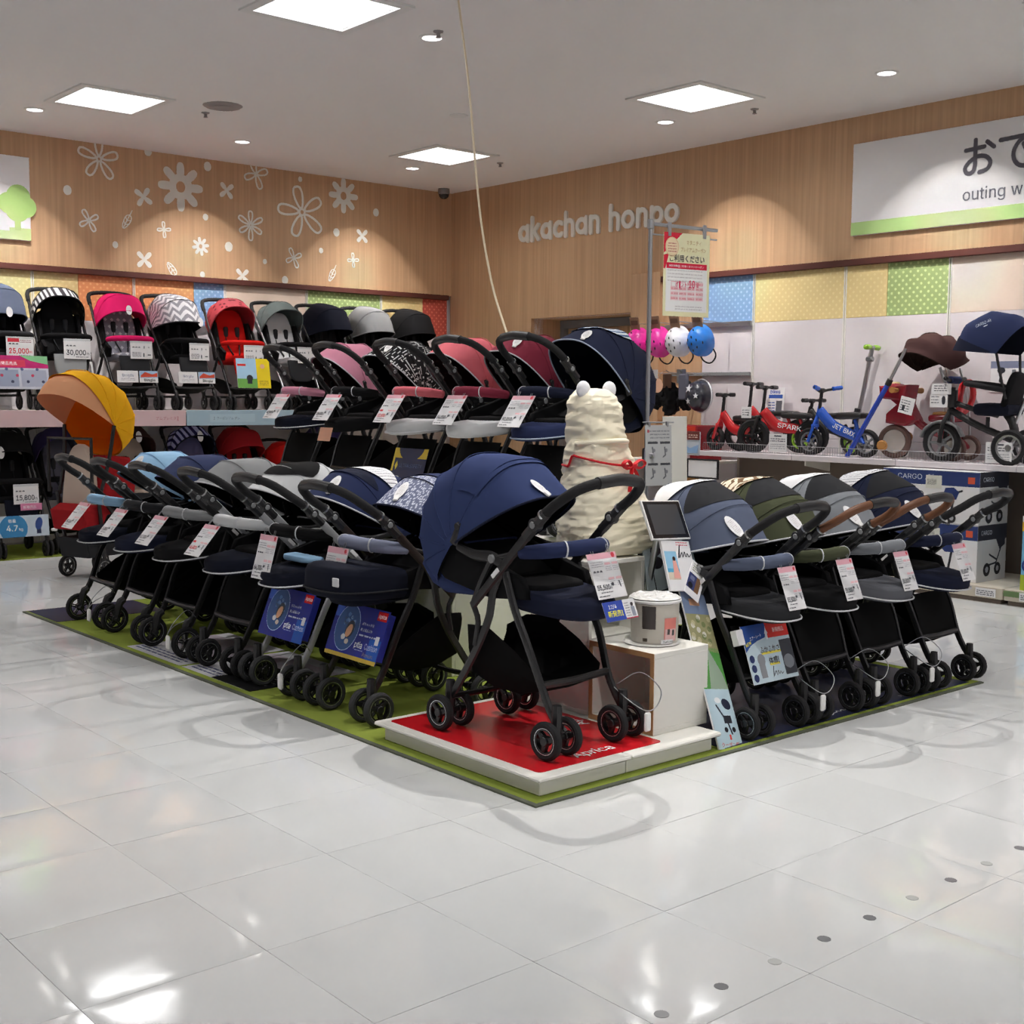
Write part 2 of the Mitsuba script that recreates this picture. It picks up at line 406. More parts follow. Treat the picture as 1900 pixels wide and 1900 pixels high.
# ------------------------------------------------------------------ flat print: polygons with a colour each, in the plane of a card
GLYPHS = {
    'ご': [[[53,53,58,55,63,45,58,43,53,52]],[[13,45,46,45,48,46,45,50,51,52,56,42,51,40,49,42,48,38,16,38,13,38]],[[9,8,10,20,17,19,16,10,19,6,26,4,42,4,53,6,53,-1,37,-3,20,-2,14,0,11,3]]],
    '利': [[[41,0,53,1,53,53,59,54,59,-3,57,-5,54,-6,43,-6]],[[37,47,44,47,43,10,37,10]],[[1,8,9,20,14,28,3,29,2,35,15,35,16,36,15,44,4,42,2,48,30,54,34,50,22,45,22,36,34,35,35,29,23,29,22,26,33,17,34,14,32,10,30,10,22,17,22,-6,16,-6,15,17,5,3,3,3]]],
    '用': [[[1,-3,7,8,8,15,9,50,58,50,58,-1,56,-4,50,-6,41,-6,39,-1,40,1,51,1,50,13,36,13,35,-6,29,-5,29,13,15,13,12,2,7,-6,5,-7],[36,20,51,20,51,28,36,29],[36,36,51,35,51,43,36,44],[15,20,29,20,29,28,16,29],[16,36,29,35,29,43,16,44]]],
    'く': [[[12,24,13,28,16,31,33,45,40,52,41,52,46,47,22,27,21,24,44,4,47,1,47,-1,41,-5,33,3,17,17,13,21]]],
    'だ': [[[51,48,51,50,56,51,60,45,62,41,57,39]],[[27,6,28,15,34,15,34,7,35,5,40,4,57,5,57,-2,48,-3,36,-3,30,0]],[[31,30,38,32,56,31,56,25,32,24]],[[44,45,44,47,49,49,55,38,49,36]],[[4,40,18,40,20,51,27,50,26,41,36,43,38,42,37,36,24,33,19,14,12,-4,5,-2,5,-1,11,12,17,33,4,33]]],
    'さ': [[[10,34,9,41,33,41,31,51,38,52,41,41,54,44,56,44,56,37,44,35,53,19,50,15,33,16,34,23,42,22,36,34]],[[11,8,11,15,14,22,15,22,20,21,21,20,18,14,18,9,21,5,29,3,49,5,49,-2,36,-4,21,-3,15,1]]],
    'い': [[[42,41,42,42,48,44,51,41,58,24,60,14,59,10,53,8,48,29]],[[8,22,8,46,15,45,15,21,18,12,20,8,23,6,26,9,31,20,36,14,32,5,26,-1,21,-2,17,0,11,8]]],
    'マ': [[[6,44,56,44,60,41,50,27,36,13,45,3,46,0,40,-4,31,8,14,23,19,27,31,17,43,28,49,38,6,37]]],
    'タ': [[[5,24,6,26,13,31,20,38,28,53,35,51,32,44,52,44,57,41,52,30,46,18,52,12,50,9,47,7,41,12,31,3,17,-4,14,-2,11,2,26,8,35,16,22,26,27,30,40,22,46,33,48,37,28,38,17,26,11,21,9,21]]],
    'ニ': [[[5,11,57,11,57,3,5,3]],[[11,42,52,43,52,36,11,35]]],
    'テ': [[[5,26,6,32,59,32,59,25,37,25,36,15,33,7,28,1,20,-4,14,1,23,6,27,11,29,17,30,25]],[[13,42,13,48,52,48,52,41]]],
    'ィ': [[[7,16,22,22,31,27,46,40,51,36,49,33,36,23,36,-6,29,-5,29,19,11,11]]],
    'プ': [[[8,45,48,45,50,51,54,54,60,53,64,47,63,43,61,40,58,38,54,38,50,24,43,13,34,4,19,-3,13,3,27,8,38,17,44,28,46,38,8,38],[52,45,54,43,57,43,59,45,59,47,57,49,55,50,53,48]]],
    'レ': [[[14,2,14,48,21,48,21,7,29,9,39,14,48,20,55,28,56,28,59,23,57,21,50,14,37,5,19,-2,17,-2]]],
    'ミ': [[[16,43,18,49,20,49,45,44,52,42,53,41,51,36,49,35,36,39]],[[9,8,11,13,14,13,43,7,50,4,51,3,49,-2,47,-2,32,3]],[[13,26,15,32,17,32,43,26,48,24,48,23,46,18,45,18,36,21]]],
    'ア': [[[7,40,8,47,57,47,60,44,51,30,42,23,37,27,46,35,50,40]],[[11,1,19,6,25,13,28,23,28,35,34,36,34,20,32,12,29,6,25,2,17,-3,15,-3]]],
    'ム': [[[5,0,4,8,14,8,24,39,26,50,29,50,34,49,34,47,21,9,47,11,40,24,46,27,55,13,60,0,54,-3,50,5]]],
    'ク': [[[6,25,19,37,24,44,28,52,35,50,32,43,52,43,56,41,52,28,44,14,33,4,18,-4,14,-1,12,2,24,7,33,12,42,23,48,36,27,37,19,27,11,21]]],
    'ー': [[[6,28,58,28,58,21,6,21]]],
    'ポ': [[[5,33,5,39,28,39,28,50,35,50,36,39,50,39,47,42,45,46,45,51,49,55,56,55,58,53,60,49,59,43,55,40,57,39,57,33,35,32,35,1,34,-2,31,-3,19,-3,19,0,19,3,27,3,28,4,28,32],[49,47,50,45,53,44,55,46,56,49,54,50,52,51,49,49]],[[42,24,48,26,55,16,59,8,53,6]],[[3,8,16,26,21,24,16,14,9,5]]],
    'ン': [[[8,4,9,5,25,9,38,16,47,25,55,37,57,37,60,32,59,30,52,20,41,10,29,3,14,-2,12,-2]],[[10,43,13,46,15,48,29,37,31,34,31,33,26,29]]],
    'ト': [[[20,-2,20,50,28,50,28,33,47,26,55,22,52,16,39,22,28,25,28,-2]]],
    '倍': [[[19,24,19,29,30,29,26,41,22,42,22,47,37,47,36,54,42,55,44,47,60,47,60,42,55,41,50,29,62,29,62,23],[32,41,35,33,35,29,44,29,49,42]],[[25,19,56,19,56,-5,51,-6,50,-3,31,-3,30,-6,25,-6],[30,3,50,3,50,13,31,13]],[[1,29,10,40,16,54,22,53,16,38,15,-6,10,-6,10,27,4,23]]],
    'ふ': [[[45,21,46,23,50,26,52,24,61,8,62,4,58,1,56,2,50,15]],[[22,45,25,50,27,50,42,43,44,37,35,31,31,34,34,39]],[[19,5,32,4,35,6,36,9,33,15,22,27,26,31,28,31,41,15,43,10,42,3,37,-2,27,-3,20,-2]],[[2,5,2,7,10,12,19,19,23,15,18,9,6,0]]],
    'か': [[[44,41,45,42,50,44,52,43,61,26,63,21,62,19,57,17,56,17,51,29]],[[4,37,19,38,21,51,24,52,29,51,27,39,38,38,42,35,44,30,43,11,41,5,38,-1,33,-3,23,-2,21,-1,21,5,28,4,32,4,34,7,36,12,37,29,34,32,28,32,25,31,20,15,12,-2,10,-3,5,-1,12,13,18,30,5,29,4,30]]],
    '体': [[[1,27,11,44,16,55,22,53,18,43,18,42,36,42,36,54,42,55,43,42,62,42,62,35,47,35,47,34,53,22,63,9,59,4,58,4,54,9,53,6,43,6,43,-5,42,-6,36,-6,36,6,26,6,25,9,20,4,16,7,16,-6,10,-6,9,26,5,22,4,22],[44,25,43,25,43,12,51,12],[28,13,36,13,36,26,35,25],[16,39,16,11,17,10,26,22,33,35,19,35,18,41]]],
    '感': [[[2,-2,9,11,15,9,16,13,22,13,23,1,24,0,42,0,43,2,44,8,49,7,48,11,51,13,45,18,37,13,33,17,15,17,15,33,35,33,35,20,39,22,41,25,37,37,36,35,14,35,12,21,8,13,6,11,2,14,2,16,5,21,7,29,8,48,36,48,36,55,42,55,43,49,47,48,44,52,48,55,56,51,57,48,62,48,61,42,53,42,57,40,58,39,54,30,49,23,52,20,55,19,57,27,62,24,60,15,58,13,54,12,61,1,61,-1,55,-3,51,4,49,-3,45,-5,21,-5,18,-4,16,-2,15,8,8,-4],[44,42,45,34,46,31,53,42],[14,40,36,40,37,40,36,42,14,42],[21,23,29,22,29,27,21,27]],[[26,12,26,14,31,16,38,8,40,5,35,2,34,2]]],
    'エ': [[[5,2,5,9,28,9,28,37,9,37,9,44,56,43,56,37,35,37,35,9,59,9,59,2]]],
    'シ': [[[9,4,22,7,34,13,45,22,54,34,56,35,59,30,58,27,48,16,37,7,27,2,13,-2,12,-2]],[[16,45,20,50,33,42,34,40,31,36,30,35]],[[6,30,10,36,24,27,24,26,20,21]]],
    '新': [[[2,4,8,16,2,17,2,22,15,23,15,27,2,28,2,33,9,34,7,42,3,42,3,48,14,48,13,53,17,55,19,54,22,48,33,48,34,47,35,49,55,54,56,54,60,50,59,48,41,43,41,33,62,33,62,27,55,26,55,-6,49,-6,48,27,41,26,39,7,36,-2,34,-6,29,-3,31,3,27,2,22,13,21,-3,16,-5,11,-4,9,1,15,1,15,16,12,16,14,14,7,1,5,1],[21,23,34,22,34,27,22,27],[27,34,34,34,34,43,33,42,30,42],[27,16,31,8,32,8,34,16],[22,16,22,14,24,16],[14,42,16,34,20,33,23,42]]],
    '発': [[[1,26,1,28,8,31,13,35,6,41,6,43,9,45,7,46,8,52,28,52,31,50,28,43,21,32,44,32,44,33,35,46,32,53,38,55,42,48,49,54,50,54,54,50,45,42,48,39,56,47,60,45,61,43,52,35,63,27,59,22,51,26,50,25,43,25,44,18,58,18,58,12,44,11,43,1,52,1,54,8,55,9,60,6,59,-3,55,-6,39,-5,36,-1,36,11,27,11,24,4,20,-1,13,-5,7,-6,4,-1,15,4,19,11,6,11,5,17,20,18,20,25,14,25,13,26,4,22],[27,18,36,18,36,25,27,25],[11,45,18,40,22,46,12,46]]],
    '売': [[[36,20,43,20,43,1,54,1,55,10,61,8,61,1,59,-3,56,-5,41,-5,38,-4,36,-2,36,2]],[[4,42,4,49,28,49,29,55,35,55,36,49,61,48,61,42,35,42,36,38,55,38,55,31,10,31,10,38,28,38,28,42]],[[5,14,5,28,59,28,59,14,53,14,52,22,12,22,11,14]],[[2,0,11,2,16,6,19,12,20,20,27,20,25,8,20,0,14,-4,6,-6,4,-6]]],
    'ゼ': [[[52,52,56,54,62,44,57,43]],[[2,29,18,32,18,49,25,49,25,34,50,39,51,40,45,49,46,51,49,52,55,43,51,40,55,37,56,35,48,22,42,14,36,17,43,25,46,31,25,27,25,7,27,4,29,3,54,5,54,-1,46,-3,29,-3,21,-1,19,1,18,5,18,25,3,23]]],
    '品': [[[34,23,60,23,60,-5,54,-5,53,-2,41,-2,40,-6,34,-5],[40,4,54,4,54,18,40,18]],[[14,52,50,52,50,29,14,29],[20,36,44,35,44,46,20,46]],[[5,23,29,23,28,-5,23,-5,22,-2,11,-2,10,-6,5,-6],[11,4,23,4,22,18,11,17]]],
    '円': [[[5,50,59,50,59,-1,57,-4,53,-6,44,-6,42,-1,42,0,53,1,53,20,12,20,11,-6,5,-5],[35,27,53,26,53,44,35,44],[11,27,29,26,29,44,11,44]]],
    '赤': [[[46,21,47,22,52,24,59,14,62,6,57,4]],[[4,27,4,33,29,33,28,41,10,41,10,47,28,47,29,55,35,54,36,47,54,46,54,41,36,41,36,33,61,32,60,27,44,27,44,0,41,-5,38,-6,30,-6,28,-1,28,0,37,1,37,27,28,27,28,16,26,7,20,-1,13,-6,9,-1,15,3,20,11,22,19,22,27]],[[2,7,8,16,12,24,18,22,13,12,7,4]]],
    'ち': [[[7,43,20,42,21,51,28,51,27,42,51,45,51,39,25,36,22,24,35,28,43,27,49,25,53,22,55,17,55,10,52,5,47,0,40,-2,34,-3,21,-3,19,3,34,3,41,5,47,9,48,12,48,16,46,20,43,21,35,22,24,19,17,11,12,13,11,14,16,27,18,35,7,36]]],
    'ゃ': [[[7,20,7,21,17,25,12,34,13,35,18,37,23,28,32,31,32,32,26,38,29,41,37,35,37,33,45,33,50,31,53,27,54,24,54,19,53,15,50,12,45,10,38,10,33,12,32,16,33,18,39,16,46,17,48,23,46,26,43,27,38,27,26,22,35,-3,35,-4,30,-6,29,-6,20,19,18,19,9,15]]],
    'ん': [[[4,-1,10,14,29,51,35,48,36,47,24,27,32,28,37,24,39,20,39,5,42,4,45,4,49,6,53,11,56,19,61,15,58,6,53,0,47,-3,40,-3,36,-1,33,2,32,20,29,22,26,21,21,19,18,14,11,-3]]],
    'を': [[[5,19,15,30,19,37,7,38,7,44,22,44,24,52,30,51,29,44,47,46,48,40,26,38,23,31,32,31,36,29,38,26,55,34,57,29,57,27,38,20,38,8,32,8,32,17,26,12,24,8,26,4,29,3,38,2,52,4,52,-3,28,-3,21,-1,19,1,17,5,18,12,23,18,32,23,30,26,26,26,21,25,15,20,11,15]]],
    '包': [[[2,31,13,43,19,55,25,53,22,46,57,46,56,22,53,11,49,9,41,9,39,14,18,14,18,3,22,1,52,1,55,3,56,9,57,10,62,8,60,-1,57,-4,52,-5,23,-5,16,-3,12,1,12,31,7,28],[14,35,39,35,39,15,47,14,48,16,50,24,50,40,18,40],[18,29,18,20,33,20,33,29]]],
    '最': [[[2,3,9,4,9,24,3,24,3,30,61,30,61,24,31,24,31,21,32,22,57,22,59,21,56,12,51,5,62,-1,59,-6,53,-4,46,0,35,-6,33,-6,31,-3,30,-6,25,-6,24,0,3,-2],[41,16,46,8,52,16],[35,16,31,17,31,7,34,6,34,1,31,1,31,-1,42,4],[14,5,23,5,25,6,25,8,15,8],[14,14,24,13,25,16,15,16],[14,22,24,21,25,24,15,24]],[[11,52,53,52,54,32,11,32],[17,45,47,45,48,47,17,48],[17,40,17,37,47,37,48,37,47,40]]],
    '上': [[[3,3,27,4,27,54,33,53,33,34,57,34,57,28,33,27,33,4,61,3,61,-3,3,-3]]],
    '級': [[[3,29,2,35,9,44,14,55,20,53,19,50,11,36,16,36,21,45,26,42,18,29,23,30,25,26,28,16,24,14,27,6,31,23,33,45,27,45,27,51,55,51,51,33,59,33,61,32,61,30,57,19,51,8,56,3,62,-1,62,-2,58,-6,47,3,35,-6,31,-2,28,-6,27,-6,23,-3,26,2,22,2,19,13,19,14,23,15,22,17,4,15,2,20,6,23,11,30],[38,32,44,18,47,13,54,26,53,27,43,27,48,45,39,45],[31,0,38,3,43,8,37,18],[13,23,13,22,20,23,18,29]],[[12,13,17,13,19,1,18,-2,14,-3]],[[2,-3,5,13,10,13,10,7,7,-4,6,-5]]],
    '軽': [[[2,10,14,12,13,15,4,15,4,38,13,39,14,42,3,42,3,48,13,48,14,55,19,54,20,48,30,48,31,51,57,51,60,50,56,40,51,32,58,28,63,26,60,21,52,24,46,28,35,22,31,21,30,21,29,15,20,15,20,11,31,11,31,5,19,5,19,-6,14,-6,14,5,2,5],[40,45,46,37,52,45,40,46],[19,39,30,38,30,27,41,32,33,46,31,45,30,42,20,42],[19,20,24,20,25,24,19,24],[20,34,19,29,25,29,24,34],[9,20,14,20,14,24,9,24],[9,30,14,29,14,33,9,34]],[[43,25,49,25,49,17,60,16,59,11,49,11,49,2,62,1,62,-4,28,-4,28,1,43,2,43,11,32,11,32,17,42,17]]],
    '量': [[[2,0,29,1,29,3,8,4,8,8,29,8,29,10,10,10,10,28,55,28,55,10,35,10,35,8,56,8,57,4,35,3,35,1,62,1,62,-4,3,-4],[35,15,49,14,49,17,35,17],[35,22,49,21,49,23,35,23],[15,22,29,21,29,23,16,23],[16,17,16,14,29,15,28,17]],[[3,34,61,34,61,29,3,29]],[[11,52,53,53,53,36,11,36],[17,46,46,46,47,48,17,48],[17,42,17,40,47,40,47,42]]],
}
_tri, _txt = {}, {}


def tri2d(poly):
    vs, fs, k = [], [], 0
    for g in getattr(poly, 'geoms', [poly]):
        if g.is_empty or g.area < 1e-10 or g.geom_type != 'Polygon':
            continue
        v, f = trimesh.creation.triangulate_polygon(g, engine='earcut')
        vs.append(v)
        fs.append(np.asarray(f) + k)
        k += len(v)
    return (np.vstack(vs), np.vstack(fs)) if vs else (np.zeros((0, 2)), np.zeros((0, 3), int))


def glyph(ch):
    if ch not in _tri:
        gs = []
        for rings in GLYPHS[ch]:
            pts = [np.asarray(r, float).reshape(-1, 2) / 64 for r in rings]
            gs.append(Polygon(pts[0], pts[1:]).buffer(0))
        _tri[ch] = tri2d(shapely.union_all(gs))
    return _tri[ch]


def text2d(s, h, bold=False):
    """(vertices, faces, width) of a line of writing; h is the height of a capital."""
    k = (s, bold)
    if k not in _txt:
        if any(ch in GLYPHS for ch in s):
            vs, fs, n, x = [], [], 0, 0.0
            for ch in s:
                if ch in GLYPHS:
                    v, f = glyph(ch)
                    vs.append(v * 1.2 + [x, 0.1])
                    fs.append(f + n)
                    n += len(v)
                    x += 1.2
                elif ch != ' ':
                    v, f, w = text2d(ch, 1.0, bold)
                    vs.append(v + [x, 0])
                    fs.append(f + n)
                    n += len(v)
                    x += w + 0.12
                else:
                    x += 0.5
            _txt[k] = (np.vstack(vs), np.vstack(fs), x)
        else:
            m = meshkit.text_mesh(s, 1.0, 0.1, bold)
            f = m.faces[m.face_normals[:, 2] > 0.5]
            i, f2 = np.unique(f, return_inverse=True)
            v = m.vertices[i][:, :2]
            _txt[k] = (v, f2.reshape(-1, 3), float(v[:, 0].max()))
    v, f, w = _txt[k]
    return v * h, f, w * h


class Ink:
    def __init__(self):
        self.v, self.f, self.c, self.n = [], [], [], 0

    def raw(self, v2, f, col, lvl):
        if len(v2) == 0:
            return
        self.v.append(np.c_[v2, np.full(len(v2), 0.0004 * lvl)])
        self.f.append(np.asarray(f) + self.n)
        self.c.append(np.tile(lin(col), (len(v2), 1)))
        self.n += len(v2)

    def rect(self, x0, y0, x1, y1, col, lvl=1):
        self.raw(np.array([[x0, y0], [x1, y0], [x1, y1], [x0, y1]]), [[0, 1, 2], [0, 2, 3]], col, lvl)

    def poly(self, g, col, lvl=1):
        self.raw(*tri2d(g), col, lvl)

    def circle(self, x, y, r, col, lvl=1, sx=1.0, n=20):
        a = np.arange(n) * 2 * PI / n
        self.poly(Polygon(np.c_[x + r * sx * np.cos(a), y + r * np.sin(a)]), col, lvl)

    def text(self, s, x, y, h, col, lvl=2, bold=False, width=None, skew=0.0, center=False, rot=0.0):
        v, f, w = text2d(s, h, bold)
        v = v.copy()
        if width:
            v[:, 0] *= width / w
            w = width
        v[:, 0] += skew * v[:, 1]
        if center:
            v[:, 0] -= w / 2
        if rot:
            c, q = math.cos(rot), math.sin(rot)
            v = v @ np.array([[c, q], [-q, c]])
        self.raw(v + [x, y], f, col, lvl)

    def lines(self, x0, x1, y, n, dy, h, col, lvl=2, seed=1):
        """Small print: rows of word-like bars."""
        r = random.Random(seed)
        for k in range(n):
            x = x0
            while x < x1 - 0.001:
                w = min(r.uniform(0.6, 2.4) * h * 2, x1 - x)
                self.rect(x, y - k * dy, x + w, y - k * dy + h, col, lvl)
                x += w + h * 0.8

    def ply(self):
        return mikit.ply(tm(np.vstack(self.v), np.vstack(self.f)), 'mat_ink', smooth=True, color=np.vstack(self.c))


def put_ink(base, ink, M, parent=None, label=None, cache=None):
    key = uniq((parent + '__' if parent else '') + base)
    if cache is None or ('ink', cache) not in PLY:
        d = ink.ply() if not callable(ink) else ink().ply()
        PLY[('ink', cache)] = d
    scene[key] = {**PLY[('ink', cache)], 'to_world': T(np.asarray(M, float).tolist())}
    if label:
        labels[key] = {'label': label}
    return key


def up_by(M, d):
    """The frame M moved by d along its own z."""
    M = np.array(M, float)
    M[:3, 3] += M[:3, 2] * d
    return M

# ------------------------------------------------------------------ the room
X0, Y0 = -6.0, -6.0      # the shop goes on to the left and behind the camera
TILE, OX, OY = 0.45, 0.08, 0.29


def to_px(P):
    q = np.asarray(P, float) - [0, 0, CAM_H]
    z = q @ fwd
    rr = np.cross(fwd, up_r)
    return 950 + FOCAL * (q @ rr) / z, 950 - FOCAL * (q @ up_r) / z, z


def floor_tiles():
    cells = []
    for i in range(-10, 20):
        for j in range(-2, 24):
            x, y = OX + i * TILE, OY + j * TILE
            if x + TILE > 7.63 or (x > 2.5 and y + TILE > 9.9):
                continue
            if x >= 2.61 and x + TILE <= 5.40 and y >= 2.9 and y + TILE <= 7.5:
                continue
            c = [(x + a, y + b, 0) for a in (0, TILE) for b in (0, TILE)]
            if min((np.array(p) - [0, 0, CAM_H]) @ fwd for p in c) < 0.4:
                continue
            q = [to_px(p) for p in c]
            u, v = [a[0] for a in q], [a[1] for a in q]
            if max(u) < 0 or min(u) > 1900 or max(v) < 0 or min(v) > 1900:
                continue
            if max(v) - min(v) < 9:
                continue
            cells.append((x, y, q[0][2]))
    cells.sort(key=lambda t: t[2])
    return cells[:290]


cells = floor_tiles()
hole = shapely.union_all([sbox(x - 1e-4, y - 1e-4, x + TILE + 1e-4, y + TILE + 1e-4) for x, y, _ in cells])
fl = sbox(X0, Y0, WX + 0.1, WY + 0.1).difference(hole)
struct('floor', extr(fl, 0.03, -0.03), 'mat_floor_0', 'glossy pale grey vinyl tile floor of the shop')
put('joint_bed', bb([X0, Y0, -0.06], [WX + .1, WY + .1, -0.003], 0), 'mat_joint', parent='floor')


def tile_mesh(v):
    """A vinyl tile, its polished face faintly wavy."""
    n, e = 17, 0.0006
    g = np.linspace(e, TILE - e, n)
    X, Y = np.meshgrid(g, g, indexing='ij')
    P = np.stack([X, Y, 0 * X], -1)
    P[..., 2] = 0.00075 * (meshkit.noise(P * 9 + v * 31.7, 2) - .5) + 0.0003 * (meshkit.noise(P * 24 + v * 11.3, 3) - .5)
    ed = np.minimum.reduce([X - e, TILE - e - X, Y - e, TILE - e - Y])
    P[..., 2] -= np.where(ed < 1e-6, 0.0006, 0)
    m = grid_mesh(P)[0]
    q = P.reshape(-1, 3)
    rim = np.r_[np.arange(n) * n, (n - 1) * n + np.arange(1, n), np.arange(n - 2, -1, -1) * n + n - 1, np.arange(n - 2, 0, -1)]
    low = q[rim] * [1, 1, 0] - [0, 0, .03]
    k, L = len(q), len(rim)
    i = np.arange(L)
    j = (i + 1) % L
    return tm(np.vstack([q, q[rim], low]), np.vstack([m.faces, np.c_[k + j, k + i, k + L + i], np.c_[k + j, k + L + i, k + L + j]]))


for x, y, _ in cells:
    k = int((x * 7.3 + y * 3.1) * 1000) % 6
    put('tile', lambda: tile_mesh(k), f'mat_floor_{k % 2}', place(x, y, rng.uniform(-0.0002, 0.0002)), True, 'floor', f'tile{k}')

# ceiling with real openings
op = [sbox(x - .30, y - .30, x + .30, y + .30) for x, y in PANELS] + [Point(s[0], s[1]).buffer(0.062, 12) for s in SPOTS]
struct('ceiling', extr(sbox(X0, Y0, WX + .1, WY + .1).difference(shapely.union_all(op)), 0.14, ZC), 'mat_ceiling', 'plain matt grey-white shop ceiling')
put('backing', bb([X0, Y0, ZC + .14], [WX + .1, WY + .1, ZC + .2], 0), 'mat_ceiling', parent='ceiling')

PANEL_NAMES = {(3.95, 9.23): 'square recessed ceiling light nearest the flower wall', (7.10, 6.23): 'square recessed ceiling light nearest the green and white sign',
               (7.10, 9.23): 'square recessed ceiling light near the room corner above the cord', (3.95, 6.23): 'square recessed ceiling light cut off by the top edge, frontmost one'}
ring = sbox(-.36, -.36, .36, .36).difference(sbox(-.30, -.30, .30, .30))
for x, y in PANELS:
    t = thing('ceiling_light', PANEL_NAMES.get((x, y), 'square recessed ceiling light further along the shop ceiling'), 'ceiling light', None if (x, y) in PANEL_NAMES else 'ceiling lights out of view')
    M = place(x, y, ZC)
    put('frame', lambda: cat(extr(ring, 0.012, -0.012), extr(sbox(-.30, -.30, .30, .30).difference(sbox(-.296, -.296, .296, .296)), 0.1, 0)), 'mat_ceiling_trim', M, False, t, 'lightframe')
    k = put('diffuser', lambda: (lambda m: (m.invert(), m)[1])(tm([[-.296, -.296, 0.03], [.296, -.296, 0.03], [.296, .296, 0.03], [-.296, .296, 0.03]], [[0, 1, 2], [0, 2, 3]])), 'mat_white_plastic', M, False, t, 'diffuser')
    scene[k]['emitter'] = {'type': 'area', 'radiance': {'type': 'rgb', 'value': [PANEL_L * c for c in PANEL_TINT]}}
    for s in range(-2, 3):
        put('louvre', bb([s * .1 - .002, -.296, 0.006], [s * .1 + .002, .296, 0.028], 0), 'mat_ceiling_trim', M, False, t, f'louvre{s}')

for i, (x, y, ax, ay, az, inten) in enumerate(SPOTS):
    nm = ['round ceiling downlight at the left, washing the flower wall', 'round ceiling downlight above the daisy decals', 'round ceiling downlight near the room corner', 'round ceiling downlight before the letters on the right wall',
          'round ceiling downlight at the upper right, before the green and white sign', 'round ceiling downlight out of view on the right', 'round ceiling downlight out of view on the left'][i] if i < 7 else 'round ceiling downlight out of view above the stroller island'
    t = thing('downlight', nm, 'downlight', 'downlights above the island' if i >= 7 else None)
    M = place(x, y, ZC)
    put('trim_ring', lambda: lathe([(.060, .05), (.060, 0), (.062, -.006), (.078, -.005), (.080, 0)], 24), 'mat_ceiling_trim', M, 40, t, 'dring')
    k = put('lens', lambda: (lambda m: (m.invert(), m)[1])(tm(np.vstack([np.c_[.058 * np.cos(np.arange(20) * PI / 10), .058 * np.sin(np.arange(20) * PI / 10), np.full(20, .03)], [[0, 0, .03]]]), [[j, (j + 1) % 20, 20] for j in range(20)])), 'mat_white_plastic', M, False, t, 'dlens')
    scene[k]['emitter'] = {'type': 'area', 'radiance': {'type': 'rgb', 'value': [CAN_L * c for c in SPOT_TINT]}}
    scene[f'lamp_{i}'] = {'type': 'spot', 'to_world': T().look_at(origin=[x, y, ZC - .012], target=[ax, ay, az], up=[0.3, 0.4, 1]), 'cutoff_angle': 36.0 if i < 7 else 44.0, 'beam_width': 9.0 if i < 7 else 16.0,
                          'intensity': {'type': 'rgb', 'value': [inten * c for c in SPOT_TINT]}}

# left wall (runs along x): wood above the dark trim, coloured display panels below
struct('wall_left', bb([X0, WY + .04, 0], [WX + .2, WY + .2, ZC + .15], 0), 'mat_panel_pale', 'wall on the left with wood above and coloured panels below')
put('wood_cladding', bb([X0, WY - .02, 2.40], [WX, WY + .04, ZC], 0), 'mat_wood_x', parent='wall_left', label='pale vertical grain wood cladding')
struct('trim_1', bb([X0, WY - .05, 2.355], [8.44, WY + .03, 2.405], .004), 'mat_dark_wood', 'dark reddish brown strip under the wood of the left wall')
lseg = [(2.16, 3.06, 'yellow'), (3.06, 3.95, 'yellow'), (3.95, 4.354, 'yellow'), (4.354, 4.864, 'orange'), (4.864, 5.455, 'orange'), (5.455, 5.773, 'blue'), (5.773, 6.675, 'peach'), (6.675, 7.575, 'green'), (7.575, 8.122, 'yellow'), (8.122, 8.45, 'red')]
for a, b, c in lseg:
    put('panel', bb([a + .0015, WY + .005, 1.955], [b - .0015, WY + .04, 2.356], .001), 'mat_panel_peach' if c == 'peach' else f'mat_panel_{c}_x', parent='wall_left', smooth=False, label=f'{c} display panel' + ('' if c == 'peach' else ' with pale dots'))
for a in [2.16, 3.06, 3.95, 4.864, 5.773, 6.675, 7.575]:
    b = {7.575: 8.45}.get(a, a + .9)
    for z0, z1 in ((1.2, 1.954), (0.02, 1.198)):
        put('panel', bb([a + .0015, WY + .005, z0], [b - .0015, WY + .04, z1], .001), 'mat_panel_pale', parent='wall_left', smooth=False)
    put('upright', lambda: cat(bb([-.012, -.004, .02], [-.004, .012, 2.356], 0), bb([.004, -.004, .02], [.012, .012, 2.356], 0)), 'mat_white_paint', place(a, WY, 0), False, 'wall_left', 'uprx', label='slim pale slotted upright')

# right wall (runs along y) with a door recess
DY0, DY1, DZ = 8.185, 9.58, 2.105
wr = sbox(Y0, 0, WY + .2, ZC + .15).difference(sbox(DY0, -1, DY1, DZ))
MR = np.array([[0, 0, 1, 0], [1, 0, 0, 0], [0, 1, 0, 0], [0, 0, 0, 1.0]])   # (a, b, c) -> x = c, y = a, z = b


def on_right(m):
    return xform(m, MR)


struct('wall_right', on_right(extr(wr, .12, WX + .04)), 'mat_panel_pale', 'wall on the right with wood above and coloured panels below')
wood = sbox(Y0, 2.40, WY, ZC).union(sbox(7.30, 0, WY, 2.41)).difference(sbox(DY0, -1, DY1, DZ))
put('wood_cladding', on_right(extr(wood, .04, WX)), 'mat_wood_y', parent='wall_right', smooth=False, label='pale vertical grain wood cladding')
put('reveal', cat(bb([WX, DY1, 0], [WX + .50, DY1 + .02, DZ], 0), bb([WX, DY0 - .02, 0], [WX + .5, DY0, DZ], 0), bb([WX, DY0 - .02, DZ], [WX + .5, DY1 + .02, DZ + .02], 0)), 'mat_wood_x', parent='wall_right', smooth=False, label='wooden door recess lining')
struct('door_1', bb([WX + .46, DY0 + .06, 0], [WX + .50, DY1 - .06, 2.02], .004), 'mat_wood_y', 'wooden door deep in the recess of the right wall')
